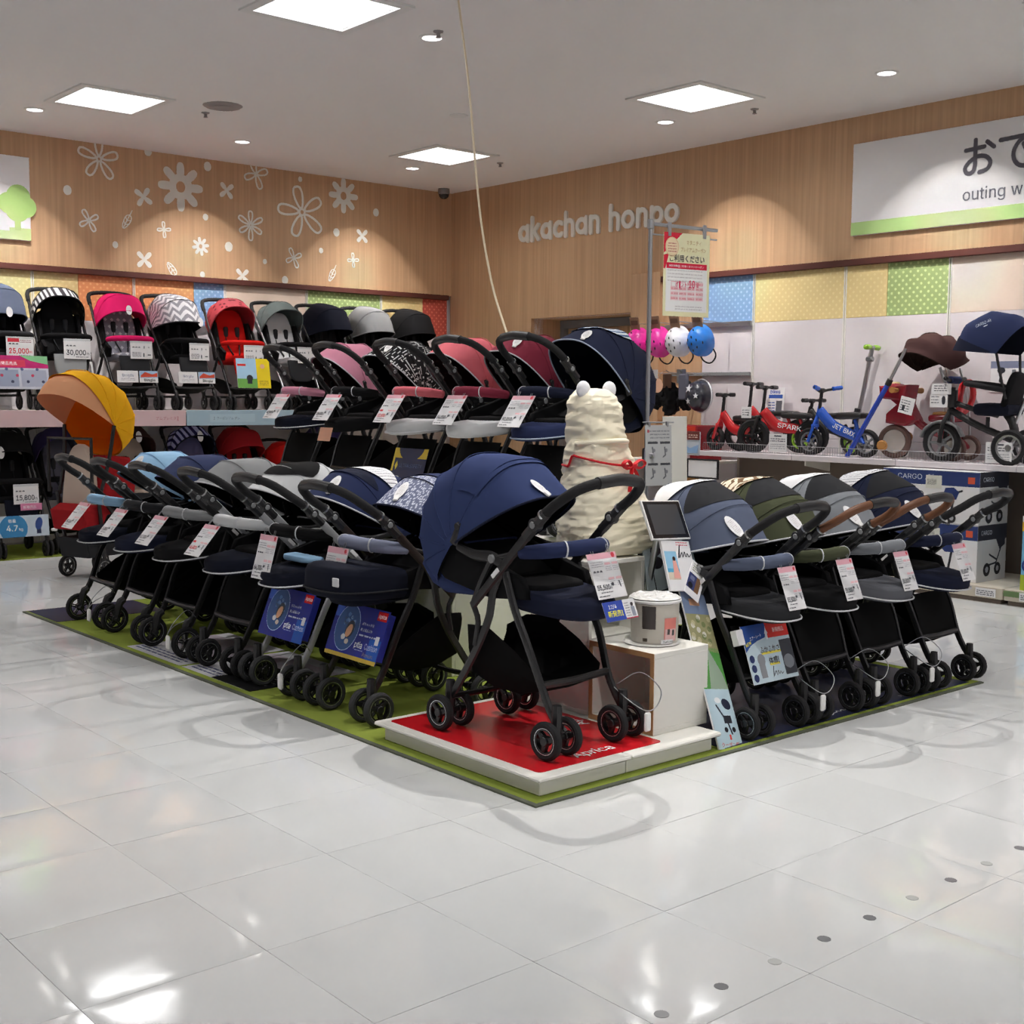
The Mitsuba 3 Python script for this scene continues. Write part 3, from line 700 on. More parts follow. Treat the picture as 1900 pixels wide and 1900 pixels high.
put('frame', on_right(extr(sbox(DY0 + .005, 0, DY1 - .005, DZ - .005).difference(sbox(DY0 + .06, -1, DY1 - .06, 2.02)), .09, WX + .40)), 'mat_grey_plastic', parent='door_1', label='grey metal door frame')
put('closer', cat(bb([WX + .42, 9.05, 1.94], [WX + .46, 9.30, 2.0], .008), bb([WX + .40, 8.75, 1.98], [WX + .425, 9.12, 1.995], .004)), 'mat_steel', parent='door_1', label='metal door closer')
put('recess_back', bb([WX + .51, DY0 - .1, 0], [WX + .54, DY1 + .1, DZ + .1], 0), 'mat_panel_pale', parent='wall_right')
put('end_panel', bb([WX - .06, 7.77, 0], [WX + .04, 8.13, 2.45], .003), 'mat_wood_y', parent='wall_right', label='narrow wood end panel beside the door recess')
struct('trim_2', bb([WX - .05, Y0, 2.355], [WX + .03, 7.77, 2.405], .004), 'mat_dark_wood', 'dark reddish brown strip under the wood of the right wall')
rseg = [(6.74, 7.30, 'blue'), (5.84, 6.74, 'yellow'), (5.465, 5.84, 'yellow'), (4.94, 5.465, 'green'), (4.04, 4.94, 'peach'), (3.14, 4.04, 'blue'), (2.24, 3.14, 'yellow')]
for a, b, c in rseg:
    put('panel', on_right(bb([a + .0015, 1.955, WX - .005], [b - .0015, 2.356, WX + .04], .001)), 'mat_panel_peach' if c == 'peach' else f'mat_panel_{c}_y', parent='wall_right', smooth=False, label=f'{c} display panel' + ('' if c == 'peach' else ' with pale dots'))
for a, b in ((6.74, 7.30), (5.84, 6.74), (4.94, 5.84), (4.04, 4.94), (3.14, 4.04), (2.24, 3.14)):
    for z0, z1 in ((1.0, 1.954), (0.02, 0.998)):
        put('panel', on_right(bb([a + .0015, z0, WX - .005], [b - .0015, z1, WX + .04], .001)), 'mat_panel_pale', parent='wall_right', smooth=False)
    put('upright', lambda: cat(bb([-.012, -.012, .02], [.004, -.004, 2.356], 0), bb([-.012, .004, .02], [.004, .012, 2.356], 0)), 'mat_white_paint', place(WX, a, 0), False, 'wall_right', 'upry', label='slim pale slotted upright')
struct('wall_back', bb([X0, Y0 - .1, 0], [WX + .1, Y0, ZC], 0), 'mat_panel_pale', 'far wall of the shop behind the viewer')
struct('wall_far', bb([X0 - .1, Y0, 0], [X0, WY + .1, ZC], 0), 'mat_panel_pale', 'far wall of the shop out of view to the left')

# ------------------------------------------------------------------ white decals on the left wall (drawn in the wall's own plane: x, z)
MLW = np.array([[1, 0, 0, 0], [0, 0, -1, WY - .02], [0, 1, 0, 0], [0, 0, 0, 1.0]])   # (a, b, c) -> x = a, z = b, out of the wall by c


def petal(r0, r1, w):
    t = np.linspace(0, PI, 16)
    rad = r0 + (r1 - r0) * (1 - np.cos(t)) / 2
    hw = w * np.sin(t) ** 0.75 * (0.55 + 0.45 * (1 - np.cos(t)) / 2)
    return Polygon(np.r_[np.c_[rad, hw], np.c_[rad, -hw][::-1]]).buffer(0)


def flower(kind, R, rot):
    if kind == 'daisy':                    # eight or nine full petals
        g = shapely.union_all([affinity.rotate(petal(.10 * R, R, .215 * R), rot + k * 45, origin=(0, 0)) for k in range(8)] + [Point(0, 0).buffer(.52 * R)])
        return g.difference(affinity.scale(Point(0, 0).buffer(.2 * R), 1, 1.15))
    if kind in ('open5', 'open6', 'open4'):
        n = int(kind[-1])
        w = {4: .30, 5: .26, 6: .24}[n] * R
        ps = [affinity.rotate(petal(.10 * R if n > 4 else .02 * R, R * (1 if k % 2 else .93), w), rot + k * 360 / n, origin=(0, 0)) for k in range(n)]
        line = .045 * R + .009
        g = shapely.union_all([p.difference(p.buffer(-line)) for p in ps])
        if n > 4:
            c = Point(0, 0).buffer(.14 * R)
            g = g.difference(Point(0, 0).buffer(.1 * R)).union(c.difference(c.buffer(-line * .9)))
        return g
    if kind == 'clover':
        return shapely.union_all([affinity.rotate(petal(0, R, .30 * R), rot + 45 + k * 90, origin=(0, 0)) for k in range(4)])
    if kind == 'leaf':
        R *= 1.1
        p = petal(-R * .75, R * .75, .46 * R)
        g = p.difference(p.buffer(-.009)).union(LineString([(-.7 * R, 0), (R * 1.25, .05 * R)]).buffer(.0045))
        for s in (-.30, .12):
            g = g.union(LineString([(s * R, 0), ((s + .3) * R, .36 * R)]).buffer(.004)).union(LineString([(s * R, 0), ((s + .3) * R, -.36 * R)]).buffer(.004))
        g = g.intersection(p.union(sbox(.6 * R, -R, 2 * R, R)))
        return affinity.rotate(g, rot, origin=(0, 0))
    return affinity.scale(Point(0, 0).buffer(R, 12), .92, 1.05)


DECALS = [('open5', 4.556, 3.37, 0.201, 90),
          ('dot', 5.014, 3.493, 0.038, 0),
          ('dot', 5.6, 3.434, 0.041, 0),
          ('daisy', 5.326, 3.215, 0.223, 0),
          ('dot', 4.267, 3.068, 0.04, 0),
          ('clover', 4.962, 3.085, 0.097, 12),
          ('clover', 5.794, 3.234, 0.09, -5),
          ('open4', 4.453, 2.826, 0.108, 30),
          ('leaf', 4.798, 2.848, 0.085, 60),
          ('open4', 5.155, 2.812, 0.076, 5),
          ('dot', 5.572, 2.966, 0.03, 0),
          ('daisy', 5.518, 2.691, 0.088, 10),
          ('dot', 4.689, 2.637, 0.029, 0),
          ('dot', 5.809, 2.712, 0.044, 0),
          ('clover', 4.96, 2.526, 0.091, 0),
          ('leaf', 5.223, 2.464, 0.084, -55),
          ('dot', 5.532, 2.432, 0.028, 0),
          ('open4', 6.109, 3.422, 0.147, 20),
          ('dot', 6.597, 3.433, 0.025, 0),
          ('daisy', 7.102, 3.327, 0.175, 0),
          ('open6', 6.044, 2.935, 0.151, 90),
          ('open5', 6.616, 3.116, 0.28, 105),
          ('dot', 7.499, 3.202, 0.039, 0),
          ('dot', 7.016, 2.955, 0.04, 0),
          ('clover', 7.327, 2.946, 0.086, 0),
          ('dot', 6.833, 2.759, 0.027, 0),
          ('open4', 6.518, 2.662, 0.107, 25),
          ('dot', 6.195, 2.602, 0.024, 0),
          ('open4', 7.216, 2.693, 0.078, 5),
          ('clover', 5.95, 2.446, 0.087, 0),
          ('dot', 6.416, 2.439, 0.038, 0),
          ('leaf', 6.958, 2.521, 0.083, 62)]
band = sbox(0, 2.407, 9, ZC - .001)
for kind, x, z, R, rot in DECALS:
    g = affinity.translate(flower(kind, R, rot), x, z).intersection(band)
    put({'dot': 'dot_decal', 'leaf': 'leaf_decal'}.get(kind, 'flower_decal'), xform(extr(g, .0015), MLW), 'mat_white_paint', parent='wall_left', smooth=False)

# raised rounded lettering on the right wall, (a, b, c) -> y = -a, z = b, x = WX - c
MRW = np.array([[0, 0, -1, WX], [-1, 0, 0, 0], [0, 1, 0, 0], [0, 0, 0, 1.0]])


def arc(cx, cy, r, a0, a1, n=14, sx=1.0):
    a = np.radians(np.linspace(a0, a1, n))
    return np.c_[cx + r * sx * np.cos(a), cy + r * np.sin(a)]


def soft_letter(ch):
    """Round stroke letters, x-height 1."""
    o = arc(.40, .5, .40, 0, 360, 28, .98)
    L = {'a': [o, [(.80, .98), (.80, .02)]], 'o': [arc(.42, .5, .42, 0, 360, 28)], 'c': [arc(.42, .5, .42, 50, 310, 22)],
         'k': [[(.02, 1.45), (.02, .0)], [(.62, .95), (.06, .46)], [(.22, .58), (.66, .03)]],
         'h': [[(.02, 1.45), (.02, .0)], np.r_[[(.02, .55)], arc(.35, .62, .33, 170, 0, 10), [(.68, .0)]]],
         'n': [[(.02, .98), (.02, .0)], np.r_[[(.02, .55)], arc(.35, .62, .33, 170, 0, 10), [(.68, .0)]]],
         'p': [[(.02, .98), (.02, -.42)], arc(.42, .5, .40, 0, 360, 28)]}[ch]
    return shapely.union_all([LineString(np.asarray(s)).buffer(.145, 6) for s in L])


x = 0.0
wr_y0, lz, lh = 9.75, 2.885, 0.152
ADV = {'a': 1.22, 'k': 1.02, 'c': 1.04, 'h': 1.1, 'n': 1.14, 'o': 1.24, 'p': 1.2, ' ': .62}
tot = sum(ADV[ch] for ch in 'akachan honpo')
for ch in 'akachan honpo':
    if ch != ' ':
        g = affinity.translate(affinity.scale(soft_letter(ch), lh, lh, origin=(0, 0)), x, lz)
        put('letter', xform(extr(g, .02), MRW @ place(-wr_y0, 0, 0)), 'mat_white_paint', parent='wall_right', smooth=False, label=f'white letter {ch}')
    x += ADV[ch] * 2.19 / tot

# big sign on the right wall
def jp_o():
    return [[(.08, .70), (.62, .74)], smooth_path([(.36, .95, 0), (.36, .45, 0), (.355, .22, 0), (.28, .08, 0), (.14, .08, 0), (.07, .2, 0), (.17, .36, 0), (.42, .50, 0), (.68, .47, 0), (.81, .30, 0), (.72, .13, 0), (.50, .07, 0)], 40)[:, :2], [(.70, .86), (.90, .70)]]


def jp_de():
    return [[(.05, .84), (.90, .88)], smooth_path([(.80, .87, 0), (.56, .72, 0), (.43, .48, 0), (.47, .25, 0), (.62, .11, 0), (.80, .08, 0)], 24)[:, :2], [(.70, .66), (.78, .50)], [(.88, .72), (.96, .56)]]


t = thing('wall_sign', 'long white and green sign on the right wall reading outing w in grey', 'sign')
put('board', on_right(bb([2.6, 2.585, WX - .035], [5.79, 3.285, WX], .003)), 'mat_paper', parent=t)
put('green_band', on_right(bb([2.6, 2.586, WX - .037], [5.789, 2.685, WX - .034], .0005)), mat('sign_green', (188, 224, 146), .5), parent=t)
ink = Ink()
for strokes, x0 in ((jp_o(), .93), (jp_de(), 1.20)):
    g = shapely.union_all([LineString(np.asarray(s)).buffer(.058, 6) for s in strokes])
    ink.poly(affinity.translate(affinity.scale(g, .262, .262, origin=(0, 0)), x0, .335), (76, 74, 84), 1)
ink.text('outing with baby', .935, .165, .083, (96, 98, 110), 1)
put_ink('lettering', ink, MRW @ frame([-5.79, 2.585, .038], [1, 0, 0], [0, 1, 0]), t)

t = thing('wall_sign', 'white and green sign with a tree on the left wall', 'sign')
put('board', bb([2.2, WY - .06, 2.6], [3.93, WY - .02, 3.295], .003), 'mat_paper', parent=t)
put('green_band', bb([2.201, WY - .062, 2.601], [3.929, WY - .059, 2.70], .0005), 'mat_sign_green', parent=t)
ink = Ink()
tree = shapely.union_all([Point(-.12, .36).buffer(.10), Point(-.20, .30).buffer(.09), Point(-.06, .28).buffer(.09), Point(-.13, .25).buffer(.1), sbox(-.155, .08, -.105, .25)])
ink.poly(affinity.translate(tree, 1.75, 0), (176, 214, 130), 1)
ink.poly(affinity.translate(shapely.union_all([Point(-.36, .17).buffer(.075), Point(-.28, .14).buffer(.06), sbox(-.42, .07, -.20, .12)]), 1.75, 0), (232, 236, 236), 2)
put_ink('picture', ink, np.array([[1, 0, 0, 2.2], [0, 0, -1, WY - .0625], [0, 1, 0, 2.6], [0, 0, 0, 1.0]]), t)

# small ceiling fittings
t = thing('ceiling_vent', 'round grey ceiling vent beside the left square light', 'vent')
put('grille', lathe([(0, -.012), (.05, -.016), (.13, -.012), (.15, 0)], 28), mat('vent_grey', (150, 146, 146), .6), place(4.67, 8.83, ZC), 40, t)
put('grille_ring', lathe([(.06, -.018), (.075, -.022), (.09, -.018)], 28), 'mat_vent_grey', place(4.67, 8.83, ZC), 40, t)
t = thing('ceiling_speaker', 'faint flat round plate on the ceiling below the long cord', 'vent')
put('plate', lathe([(0, -.005), (.07, -.005), (.075, 0)], 24), 'mat_ceiling_trim', place(6.19, 7.86, ZC), 40, t)
for (x, y), l in zip([(4.68, 9.13), (7.71, 9.16), (7.70, 6.16), (4.70, 6.17)], ['tiny sprinkler head beside the round vent', 'tiny sprinkler head right of the light near the corner', 'tiny sprinkler head right of the light by the sign', 'tiny sprinkler head near the top edge by the cord']):
    tag(put('sprinkler', lambda: cat(lathe([(0, -.03), (.012, -.03), (.012, -.012), (.03, -.006), (.032, 0)], 14), disc([0, 0, -.036], .018, .003, 'z', 12, .0005)), 'mat_vent_grey', place(x, y, ZC), 40, None, 'sprinkler'), l, 'sprinkler')
t = thing('security_camera', 'dark dome security camera under the ceiling by the room corner', 'camera')
put('body', lathe([(.06, 0), (.062, -.05), (.055, -.06)], 20), 'mat_grey_plastic', place(8.23, 10.70, ZC), 40, t)
put('dome', lathe([(.054, -.055), (.05, -.08), (.03, -.10), (0, -.108)], 20), 'mat_black_plastic', place(8.23, 10.70, ZC), 40, t, label='black dome')
tag(put('hanging_rope', tube([(4.42, 5.62, 3.5), (4.36, 5.45, 3.0), (4.22, 5.18, 2.3), (4.14, 4.98, 1.9), (4.07, 4.80, 1.68), (4.06, 4.76, 1.625)], .006, 30, 6), mat('cord_cream', (228, 214, 186), .6)), 'long cream cord hanging from the ceiling to the highest wine stroller handle', 'cord')

# grey round stickers on the floor
for k, x in enumerate([1.924, 2.121, 2.315, 2.509, 2.704, 2.902, 3.095, 3.288, 3.481]):
    c = ['dot_mid', 'dot_dark', 'dot_pale', 'dot_dark', 'dot_dark', 'dot_pale', 'dot_dark2', 'dot_pale', 'dot_dark2'][k]
    rgb = {'dot_mid': (160, 161, 163), 'dot_dark': (118, 119, 122), 'dot_dark2': (126, 124, 128), 'dot_pale': (186, 188, 186)}[c]
    tag(put('floor_sticker', lambda: disc([0, 0, .0006], .0165, .0012, 'z', 20, .0003), 'mat_' + c if 'mat_' + c in scene else mat(c, rgb, .5), place(x, 1.728, 0), False, None, None),
        f'{["mid grey", "dark grey", "faint pale", "dark grey", "dark grey", "faint pale", "dark grey", "faint pale", "dark grey"][k]} round floor sticker, {["first", "second", "third", "fourth", "fifth", "sixth", "seventh", "eighth", "ninth"][k]} in the line from the viewer', 'floor sticker', 'round stickers on the floor')

# ------------------------------------------------------------------ strollers
RIBS_FULL = ((30, .385), (62, .36), (95, .335), (125, .32), (152, .305), (178, .29), (203, .275), (232, .25))
RIBS_FWD = ((15, .38), (42, .365), (78, .345), (105, .33), (135, .29), (168, .25), (198, .225), (226, .20))
RIBS_UP = ((42, .36), (72, .355), (100, .345), (130, .335), (165, .315), (200, .285), (228, .24))
RIBS_UPBIG = ((48, .385), (75, .37), (100, .35), (130, .335), (160, .32), (190, .30), (226, .27))
RIBS_DEEP = ((56, .43), (76, .40), (100, .36), (130, .335), (165, .33), (200, .31), (236, .27))
RIBS_LOW = ((28, .36), (58, .325), (95, .285), (130, .275), (165, .27), (200, .255), (228, .22))


def canopy_points(piv, w, ribs, A, Tt, off=0.0, sag=.014, e=.72, wob=.004, seed=0):
    """Points of a hood at angles A (degrees, 0 = forward, 90 = up) and Tt (0..pi, from the right side over the top to the left)."""
    an, rn = np.array([r[0] for r in ribs], float), np.array([r[1] for r in ribs], float)
    A, Tt = np.asarray(A, float), np.asarray(Tt, float)
    R = np.interp(A, an, rn)
    k = np.clip(np.searchsorted(an, A, 'right') - 1, 0, len(an) - 2)
    fr = (A - an[k]) / (an[k + 1] - an[k])
    R = R - sag * np.sin(PI * np.clip(fr, 0, 1)) ** .8 * np.sin(Tt) + off
    c, s = np.cos(Tt), np.sin(Tt)
    y = (w + off) * np.sign(c) * np.abs(c) ** e
    r = R * np.abs(s) ** e
    a = np.radians(A)
    P = np.stack([piv[0] + r * np.cos(a), y, piv[1] + r * np.sin(a)], -1)
    if wob:
        n = meshkit.noise(P * 11 + seed, 3) - .5 + .5 * (meshkit.noise(P * 27 + seed, 5) - .5)
        d = P - np.array([piv[0], 0, piv[1]])
        P = P + d * (n * wob * 4)[..., None] * np.abs(np.sin(Tt))[..., None] ** .5
    return P


def canopy_sheet(piv, w, ribs, a0=None, a1=None, t0=0.0, t1=PI, off=0.0, lens=False, na=None, nt=26, seed=0, sag=.014):
    a0 = ribs[0][0] if a0 is None else a0
    a1 = ribs[-1][0] if a1 is None else a1
    na = na or max(4, int((a1 - a0) / 6))
    tt = np.linspace(t0, t1, nt)
    u = np.linspace(0, 1, na)
    A = np.zeros((na, nt))
    for j, t in enumerate(tt):
        if lens:
            q = (t - t0) / (t1 - t0)
            sh = math.sin(PI * q) ** .6 if lens is True else (math.sin(PI * q) ** .6 if lens == 'low' else 1)
            lo, hi = (a0 + a1) / 2 - (a1 - a0) / 2 * sh, (a0 + a1) / 2 + (a1 - a0) / 2 * sh
            if lens == 'low':
                lo, hi = a1 - (a1 - a0) * sh, a1
        else:
            lo, hi = a0, a1
        A[:, j] = lo + (hi - lo) * u
    return grid_mesh(canopy_points(piv, w, ribs, A, np.tile(tt, (na, 1)), off, sag, seed=seed))


def mirror(build):
    def fn():
        m = build()
        m = m.copy()
        m.vertices[:, 1] *= -1
        m.invert()
        return m
    return fn


def tyre_mesh(r, w):
    h = w / 2
    return lathe([(r - .022, -h * .75), (r - .010, -h), (r - .003, -h * .7), (r, 0), (r - .003, h * .7), (r - .010, h), (r - .022, h * .75), (r - .022, -h * .75)], 26, 'y')


def rim_mesh(r, w, spokes):
    q = r - .021
    ms = [lathe([(q - .009, -w * .34), (q, -w * .36), (q, w * .36), (q - .009, w * .34), (q - .009, -w * .34)], 26, 'y'), disc([0, 0, 0], .017 if spokes == 3 else .02, w * 1.05, 'y', 14)]
    for k in range(spokes):
        a = k * 2 * PI / spokes + .3
        offs = (0,) if spokes == 3 else (-.005, .005)
        for o in offs:
            wd = .0075 if spokes == 3 else .0028
            m = bb([.010, -w * .3, -wd], [q - .004, w * .3, wd], .002)
            if spokes == 3:
                m.vertices[:, 2] *= np.interp(m.vertices[:, 0], [.010, q], [1.5, .9])
            m.apply_translation([0, 0, o])
            ms.append(xform(m, [[math.cos(a), 0, -math.sin(a), 0], [0, 1, 0, 0], [math.sin(a), 0, math.cos(a), 0], [0, 0, 0, 1]]))
    return cat(*ms)


def add_wheel(t, M, x, y, z, r, w, spokes, tyre='mat_tyre', shine=True):
    Mw = M @ place(x, y, z)
    k = put('wheel', lambda: tyre_mesh(r, w), tyre, Mw, 40, t, ('tyre', r, w))
    put('rim', lambda: rim_mesh(r, w, spokes), 'mat_rim_black', Mw, 40, k, ('rim', r, w, spokes))
    if shine:
        put('trim_ring', lambda: cat(*[lathe([(r - .0235, s * w * .37), (r - .0215, s * w * .385), (r - .0195, s * w * .37)], 26, 'y') for s in (-1, 1)]), 'mat_aluminium', Mw, 40, k, ('ring', r, w))


def side_puff(poly_xz, y0, y1, b=.012):
    """A cushion with its outline in the x-z plane, from y0 to y1."""
    m = puff(np.asarray(poly_xz, float), [(b, y0), (b * .3, y0 + b * .3), (0, y0 + b), (0, y1 - b), (b * .3, y1 - b * .3), (b, y1)])
    m.vertices = m.vertices[:, [0, 2, 1]]
    m.invert()
    return m


def half_round(x0, x1, w, n=22, e=2.6):
    """Outline of a footrest: straight at x0, rounded towards x1."""
    t = np.linspace(-PI / 2, PI / 2, n)
    c, s = np.cos(t), np.sin(t)
    return np.r_[np.c_[x0 + (x1 - x0) * np.abs(c) ** (2 / e), w * np.sign(s) * np.abs(s) ** (2 / e)]]


def basket_sheet(L):
    st = [(-.25, .36, .30, .10), (-.20, .40, .22, .155), (-.08, .41, .185, .17), (.06, .34, .18, .17), (.17, .265, .215, .165)]
    P = []
    for x, zt, zb, w in st:
        P.append([(x, -w, L(zt)), (x, -w * .96, L((zt + zb) / 2)), (x, -w * .82, zb), (x, 0, zb - .012), (x, w * .82, zb), (x, w * .96, L((zt + zb) / 2)), (x, w, L(zt))])
    m, _ = grid_mesh(np.array(P))
    return m


PIV = (-.235, .69)


def stroller(label, x, y, z, deg, canopy='mat_fabric_navy', lining='mat_fabric_black', pad='mat_fabric_navy', foot='mat_fabric_navy', foot_pipe='mat_piping', rim_pipe='mat_piping', tubes='mat_black_tube', handle=None,
             grip='mat_foam', ribs='low', wheel='dual3', wr=.068, tyre='mat_tyre', patches=(), lift=0.0, panel=True, back=None, wcan=.205, group=None, hx=0.0, hz=0.0, canopy_uv=False, basket='mat_mesh_black', s=1.0, cat_name='stroller', seat='mat_fabric_black', has_handle=True, ws=1.0, legs=None):
    t = thing('stroller', label, cat_name, group)
    M = place(x, y, z, deg, s) @ np.diag([1, ws, 1, 1.0])
    handle = handle or tubes
    rb = {'full': RIBS_FULL, 'low': RIBS_LOW, 'fwd': RIBS_FWD, 'deep': RIBS_DEEP, 'up': RIBS_UP, 'upbig': RIBS_UPBIG}[ribs]

    def L(v):
        return v + lift * min(max((v - .16) / .3, 0), 1)

    piv = (PIV[0], PIV[1] + lift)
    kk = (round(lift, 3),)
    # wheels and their forks
    axles = [(.27, 1), (.27, -1), (-.27, 1), (-.27, -1)]
    for ax, sy in axles:
        if wheel == 'dual3':
            put('caster', lambda: cat(tube([(0, 0, .115), (0.0, 0, .07), (0, 0, -.012)], [.017, .02, .013], 5), bb([-.008, -.05, -.008], [.008, .05, .008], .003)), 'mat_black_plastic', M @ place(ax, sy * .175, wr), 40, t, ('caster', wr))
            for o in (-.052, .052):
                add_wheel(t, M, ax, sy * .175 + o, wr, wr, .030, 3, tyre)
        else:
            put('caster', lambda: cat(tube([(-.045, 0, .105), (-.02, 0, .09), (0, 0, 0)], [.02, .022, .012], 6), disc([0, 0, 0], .014, .05, 'y', 12)), 'mat_black_plastic', M @ place(ax, sy * .165, wr), 40, t, ('fork', wr))
            add_wheel(t, M, ax, sy * .19, wr, wr, .030, 5, tyre)
    # frame
    fl_ = [(.03, L(.62)), (.08, L(.49)), (.14, L(.38)), (.195, .24 + lift * .15), (.235, .165), (.262, wr + .06)]
    rl_ = [(.01, L(.62)), (-.03, L(.55)), (-.05, L(.45)), (-.105, L(.34)), (-.185, .235 + lift * .1), (-.262, wr + .055)]
    for nm, path in (('front_leg', fl_), ('rear_leg', rl_)):
        lm = legs if (nm == 'front_leg' and legs) else tubes
        bl = lambda path=path: tube([(a, .19 - .015 * (b < .25), b) for a, b in path], .0135, 14, 8, (1.25, .8))
        put(nm, bl, lm, M, 40, t, (nm, 1, wr) + kk)
        put(nm, mirror(bl), lm, M, 40, t, (nm, -1, wr) + kk)
    put('crossbar', lambda: tube([(.197, -.175, .24), (.203, 0, .236), (.197, .175, .24)], .014, 8), tubes, M, 40, t, ('xbar',) + kk)
    put('rear_axle', lambda: tube([(-.245, -.18, .13), (-.25, 0, .12), (-.245, .18, .13)], .011, 6), tubes, M, 40, t, ('axle',))
    # handle
    hp = [(-.125, .485), (.155 + hx * .6, .77 + hz * .5), (.22 + hx * .8, .835 + hz)]
    gp = [(.22 + hx * .8, .835 + hz, .2), (.285 + hx, .882 + hz, .196), (.342 + hx, .925 + hz, .165), (.375 + hx, .948 + hz, .10), (.388 + hx, .957 + hz, 0)]
    gp = [(a, c, b + lift) for a, b, c in gp]
    gp = gp + [(a, -c, b) for a, c, b in gp[-2::-1]]
    hk = (round(hx, 3), round(hz, 3)) + kk
    if has_handle:
        bh = lambda: tube([(a, .2, b + lift) for a, b in hp], [.014, .015, .016], 8, 8, (1.2, .8))
        k1 = put('handle_tube', bh, handle, M, 40, t, ('ht', 1) + hk)
        k2 = put('handle_tube', mirror(bh), handle, M, 40, t, ('ht', -1) + hk)
        for k, sy in ((k1, 1), (k2, -1)):
            put('joint', lambda: cat(disc([0, 0, 0], .024, .036, 'y', 18, .005), tube([(-.045, 0, -.045), (.05, 0, .045)], .02, 2)), 'mat_black_plastic', M @ place(.185 + hx * .7, sy * .2, .80 + hz * .8 + lift), 40, k, ('joint',))
            put('button', lambda: disc([0, 0, 0], .013, .042, 'y', 16), 'mat_grey_plastic', M @ place(.185 + hx * .7, sy * .2, .80 + hz * .8 + lift), 40, k, ('button',))
            put('sticker', lambda: xform(cat(bb([-.03, -.002, -.008], [.012, .002, .008], 0)), frame([0, 0, 0], [.72, 0, .69], [0, 1, 0])), 'mat_paper', M @ place(.01, sy * .2145, .622 + lift), False, k, ('stick',))
        kg = put('grip', lambda: tube(gp, .0185, 40, 10), grip, M, True, t, ('grip',) + hk)
        put('grip_clasp', lambda: tube([gp[3], gp[4], gp[5]], .0215, 8, 10), 'mat_black_plastic', M, 40, kg, ('clasp',) + hk)
        for sy in (1, -1):
            put('end_ring', lambda: xform(lathe([(.0175, -.004), (.021, -.004), (.021, .004), (.0175, .004)], 16), frame(gp[0], [0, 1, 0], [-.6, 0, .8])), 'mat_aluminium', M if sy == 1 else M @ np.diag([1, -1, 1, 1.0]), 40, kg, ('ering',) + hk)
    for sy in (1, -1):
        k = put('side_hub', lambda: cat(tube([(-.21, 0, .69 + lift), (-.12, 0, .668 + lift), (-.03, 0, .668 + lift), (.03, 0, .645 + lift)], [.014, .019, .022, .02], 12, 8, (1, .6)), tube([(-.125, 0, .485 + lift), (-.10, 0, .43 + lift * .9), (-.115, 0, L(.34))], .01, 8), tube([(-.03, 0, .66 + lift), (-.08, 0, .58 + lift), (-.12, 0, .50 + lift)], .012, 8)),
                'mat_black_plastic', M @ place(0, sy * .197, 0), 40, t, ('hub',) + kk)
        put('button', lambda: disc([0, 0, 0], .016, .032, 'y', 16), 'mat_grey_plastic', M @ place(-.02, sy * .2, .664 + lift), 40, k, ('hubbutton',))
    # seat
    put('seat', lambda: xform(puff(half_round(-.12, .14, .155, 18, 5), round_layers(.06, .018), .006), place(0, 0, .545 + lift)), seat, M, 40, t, ('seat',) + kk)
    put('backrest', lambda: xform(puff(half_round(0, .47, .15, 18, 4), round_layers(.05, .018), .004), frame([-.06, 0, .565 + lift], [-.80, 0, .42], [0, -1, 0])), seat, M, 40, t, ('backrest',) + kk)
    bs = lambda: side_puff([(-.42, .66 + lift), (-.30, .56 + lift), (-.06, .515 + lift), (.13, .53 + lift), (.10, .60 + lift), (-.08, .655 + lift), (-.22, .70 + lift), (-.36, .74 + lift)], .148, .182)
    put('side_panel', bs, seat, M, 40, t, ('sp', 1) + kk)
    put('side_panel', mirror(bs), seat, M, 40, t, ('sp', -1) + kk)
    put('back_cover', lambda: side_puff([(-.24, .70 + lift), (-.43, .68 + lift), (-.46, .60 + lift), (-.40, .53 + lift), (-.32, .50 + lift), (-.12, .51 + lift), (-.08, .54 + lift), (-.30, .60 + lift)], -.165, .165, .03), back or canopy if not canopy_uv else (back or 'mat_fabric_dark_navy'), M, 40, t, ('back',) + kk)
    kf = put('footrest', lambda: xform(puff(half_round(.06, .325, .165), round_layers(.075, .022), .006), frame([0, 0, .53 + lift], [1, 0, -.10], [0, 1, 0])), foot, M, 40, t, ('foot',) + kk)
    if foot_pipe:
        put('piping', lambda: tube([(a, b, .522 + lift - a * .10 - .014) for a, b in half_round(.06, .329, .168)], .0042, 44, 6), foot_pipe, M, True, kf, ('fpipe',) + kk)
    # front bar
    bp = [(-.005, .196, .668), (.09, .19, .692), (.175, .155, .704), (.222, .085, .71), (.234, 0, .712)]
    bp = [(a, b, c + lift) for a, b, c in bp]
    bp = bp + [(a, -b, c) for a, b, c in bp[-2::-1]]
    kb = put('front_bar', lambda: tube(bp, .011, 30, 8), 'mat_black_plastic', M, True, t, ('bar',) + kk)
    kp = put('bar_cover', lambda: tube(smooth_path(bp, 60)[9:51], [.022, .027, .027, .028, .027, .027, .022], 30, 12, (1, 1.05)), pad, M, True, t, ('cover',) + kk)
    for q in (.36, .64):
        c = smooth_path(bp, 60)[int(q * 59)]
        c2 = smooth_path(bp, 60)[int(q * 59) + 1]
        put('band', lambda c=c, c2=c2: xform(lathe([(.028, -.003), (.0305, -.003), (.0305, .003), (.028, .003)], 16), np.array(frame(c, np.cross([0, 0, 1.], c2 - c), [0, 0, 1.0]))), 'mat_piping', M, 40, kp, ('band', q) + kk)
    # hood
    key = (ribs, wcan, round(lift, 3))
    sd = len(_used) % 5
    put_c = canopy_sheet(piv, wcan, rb, seed=sd)
    kc = put('canopy', (lambda: put_c) if canopy_uv else (lambda: put_c[0]), canopy, M, True, t, ('canopy', sd, canopy_uv) + key)
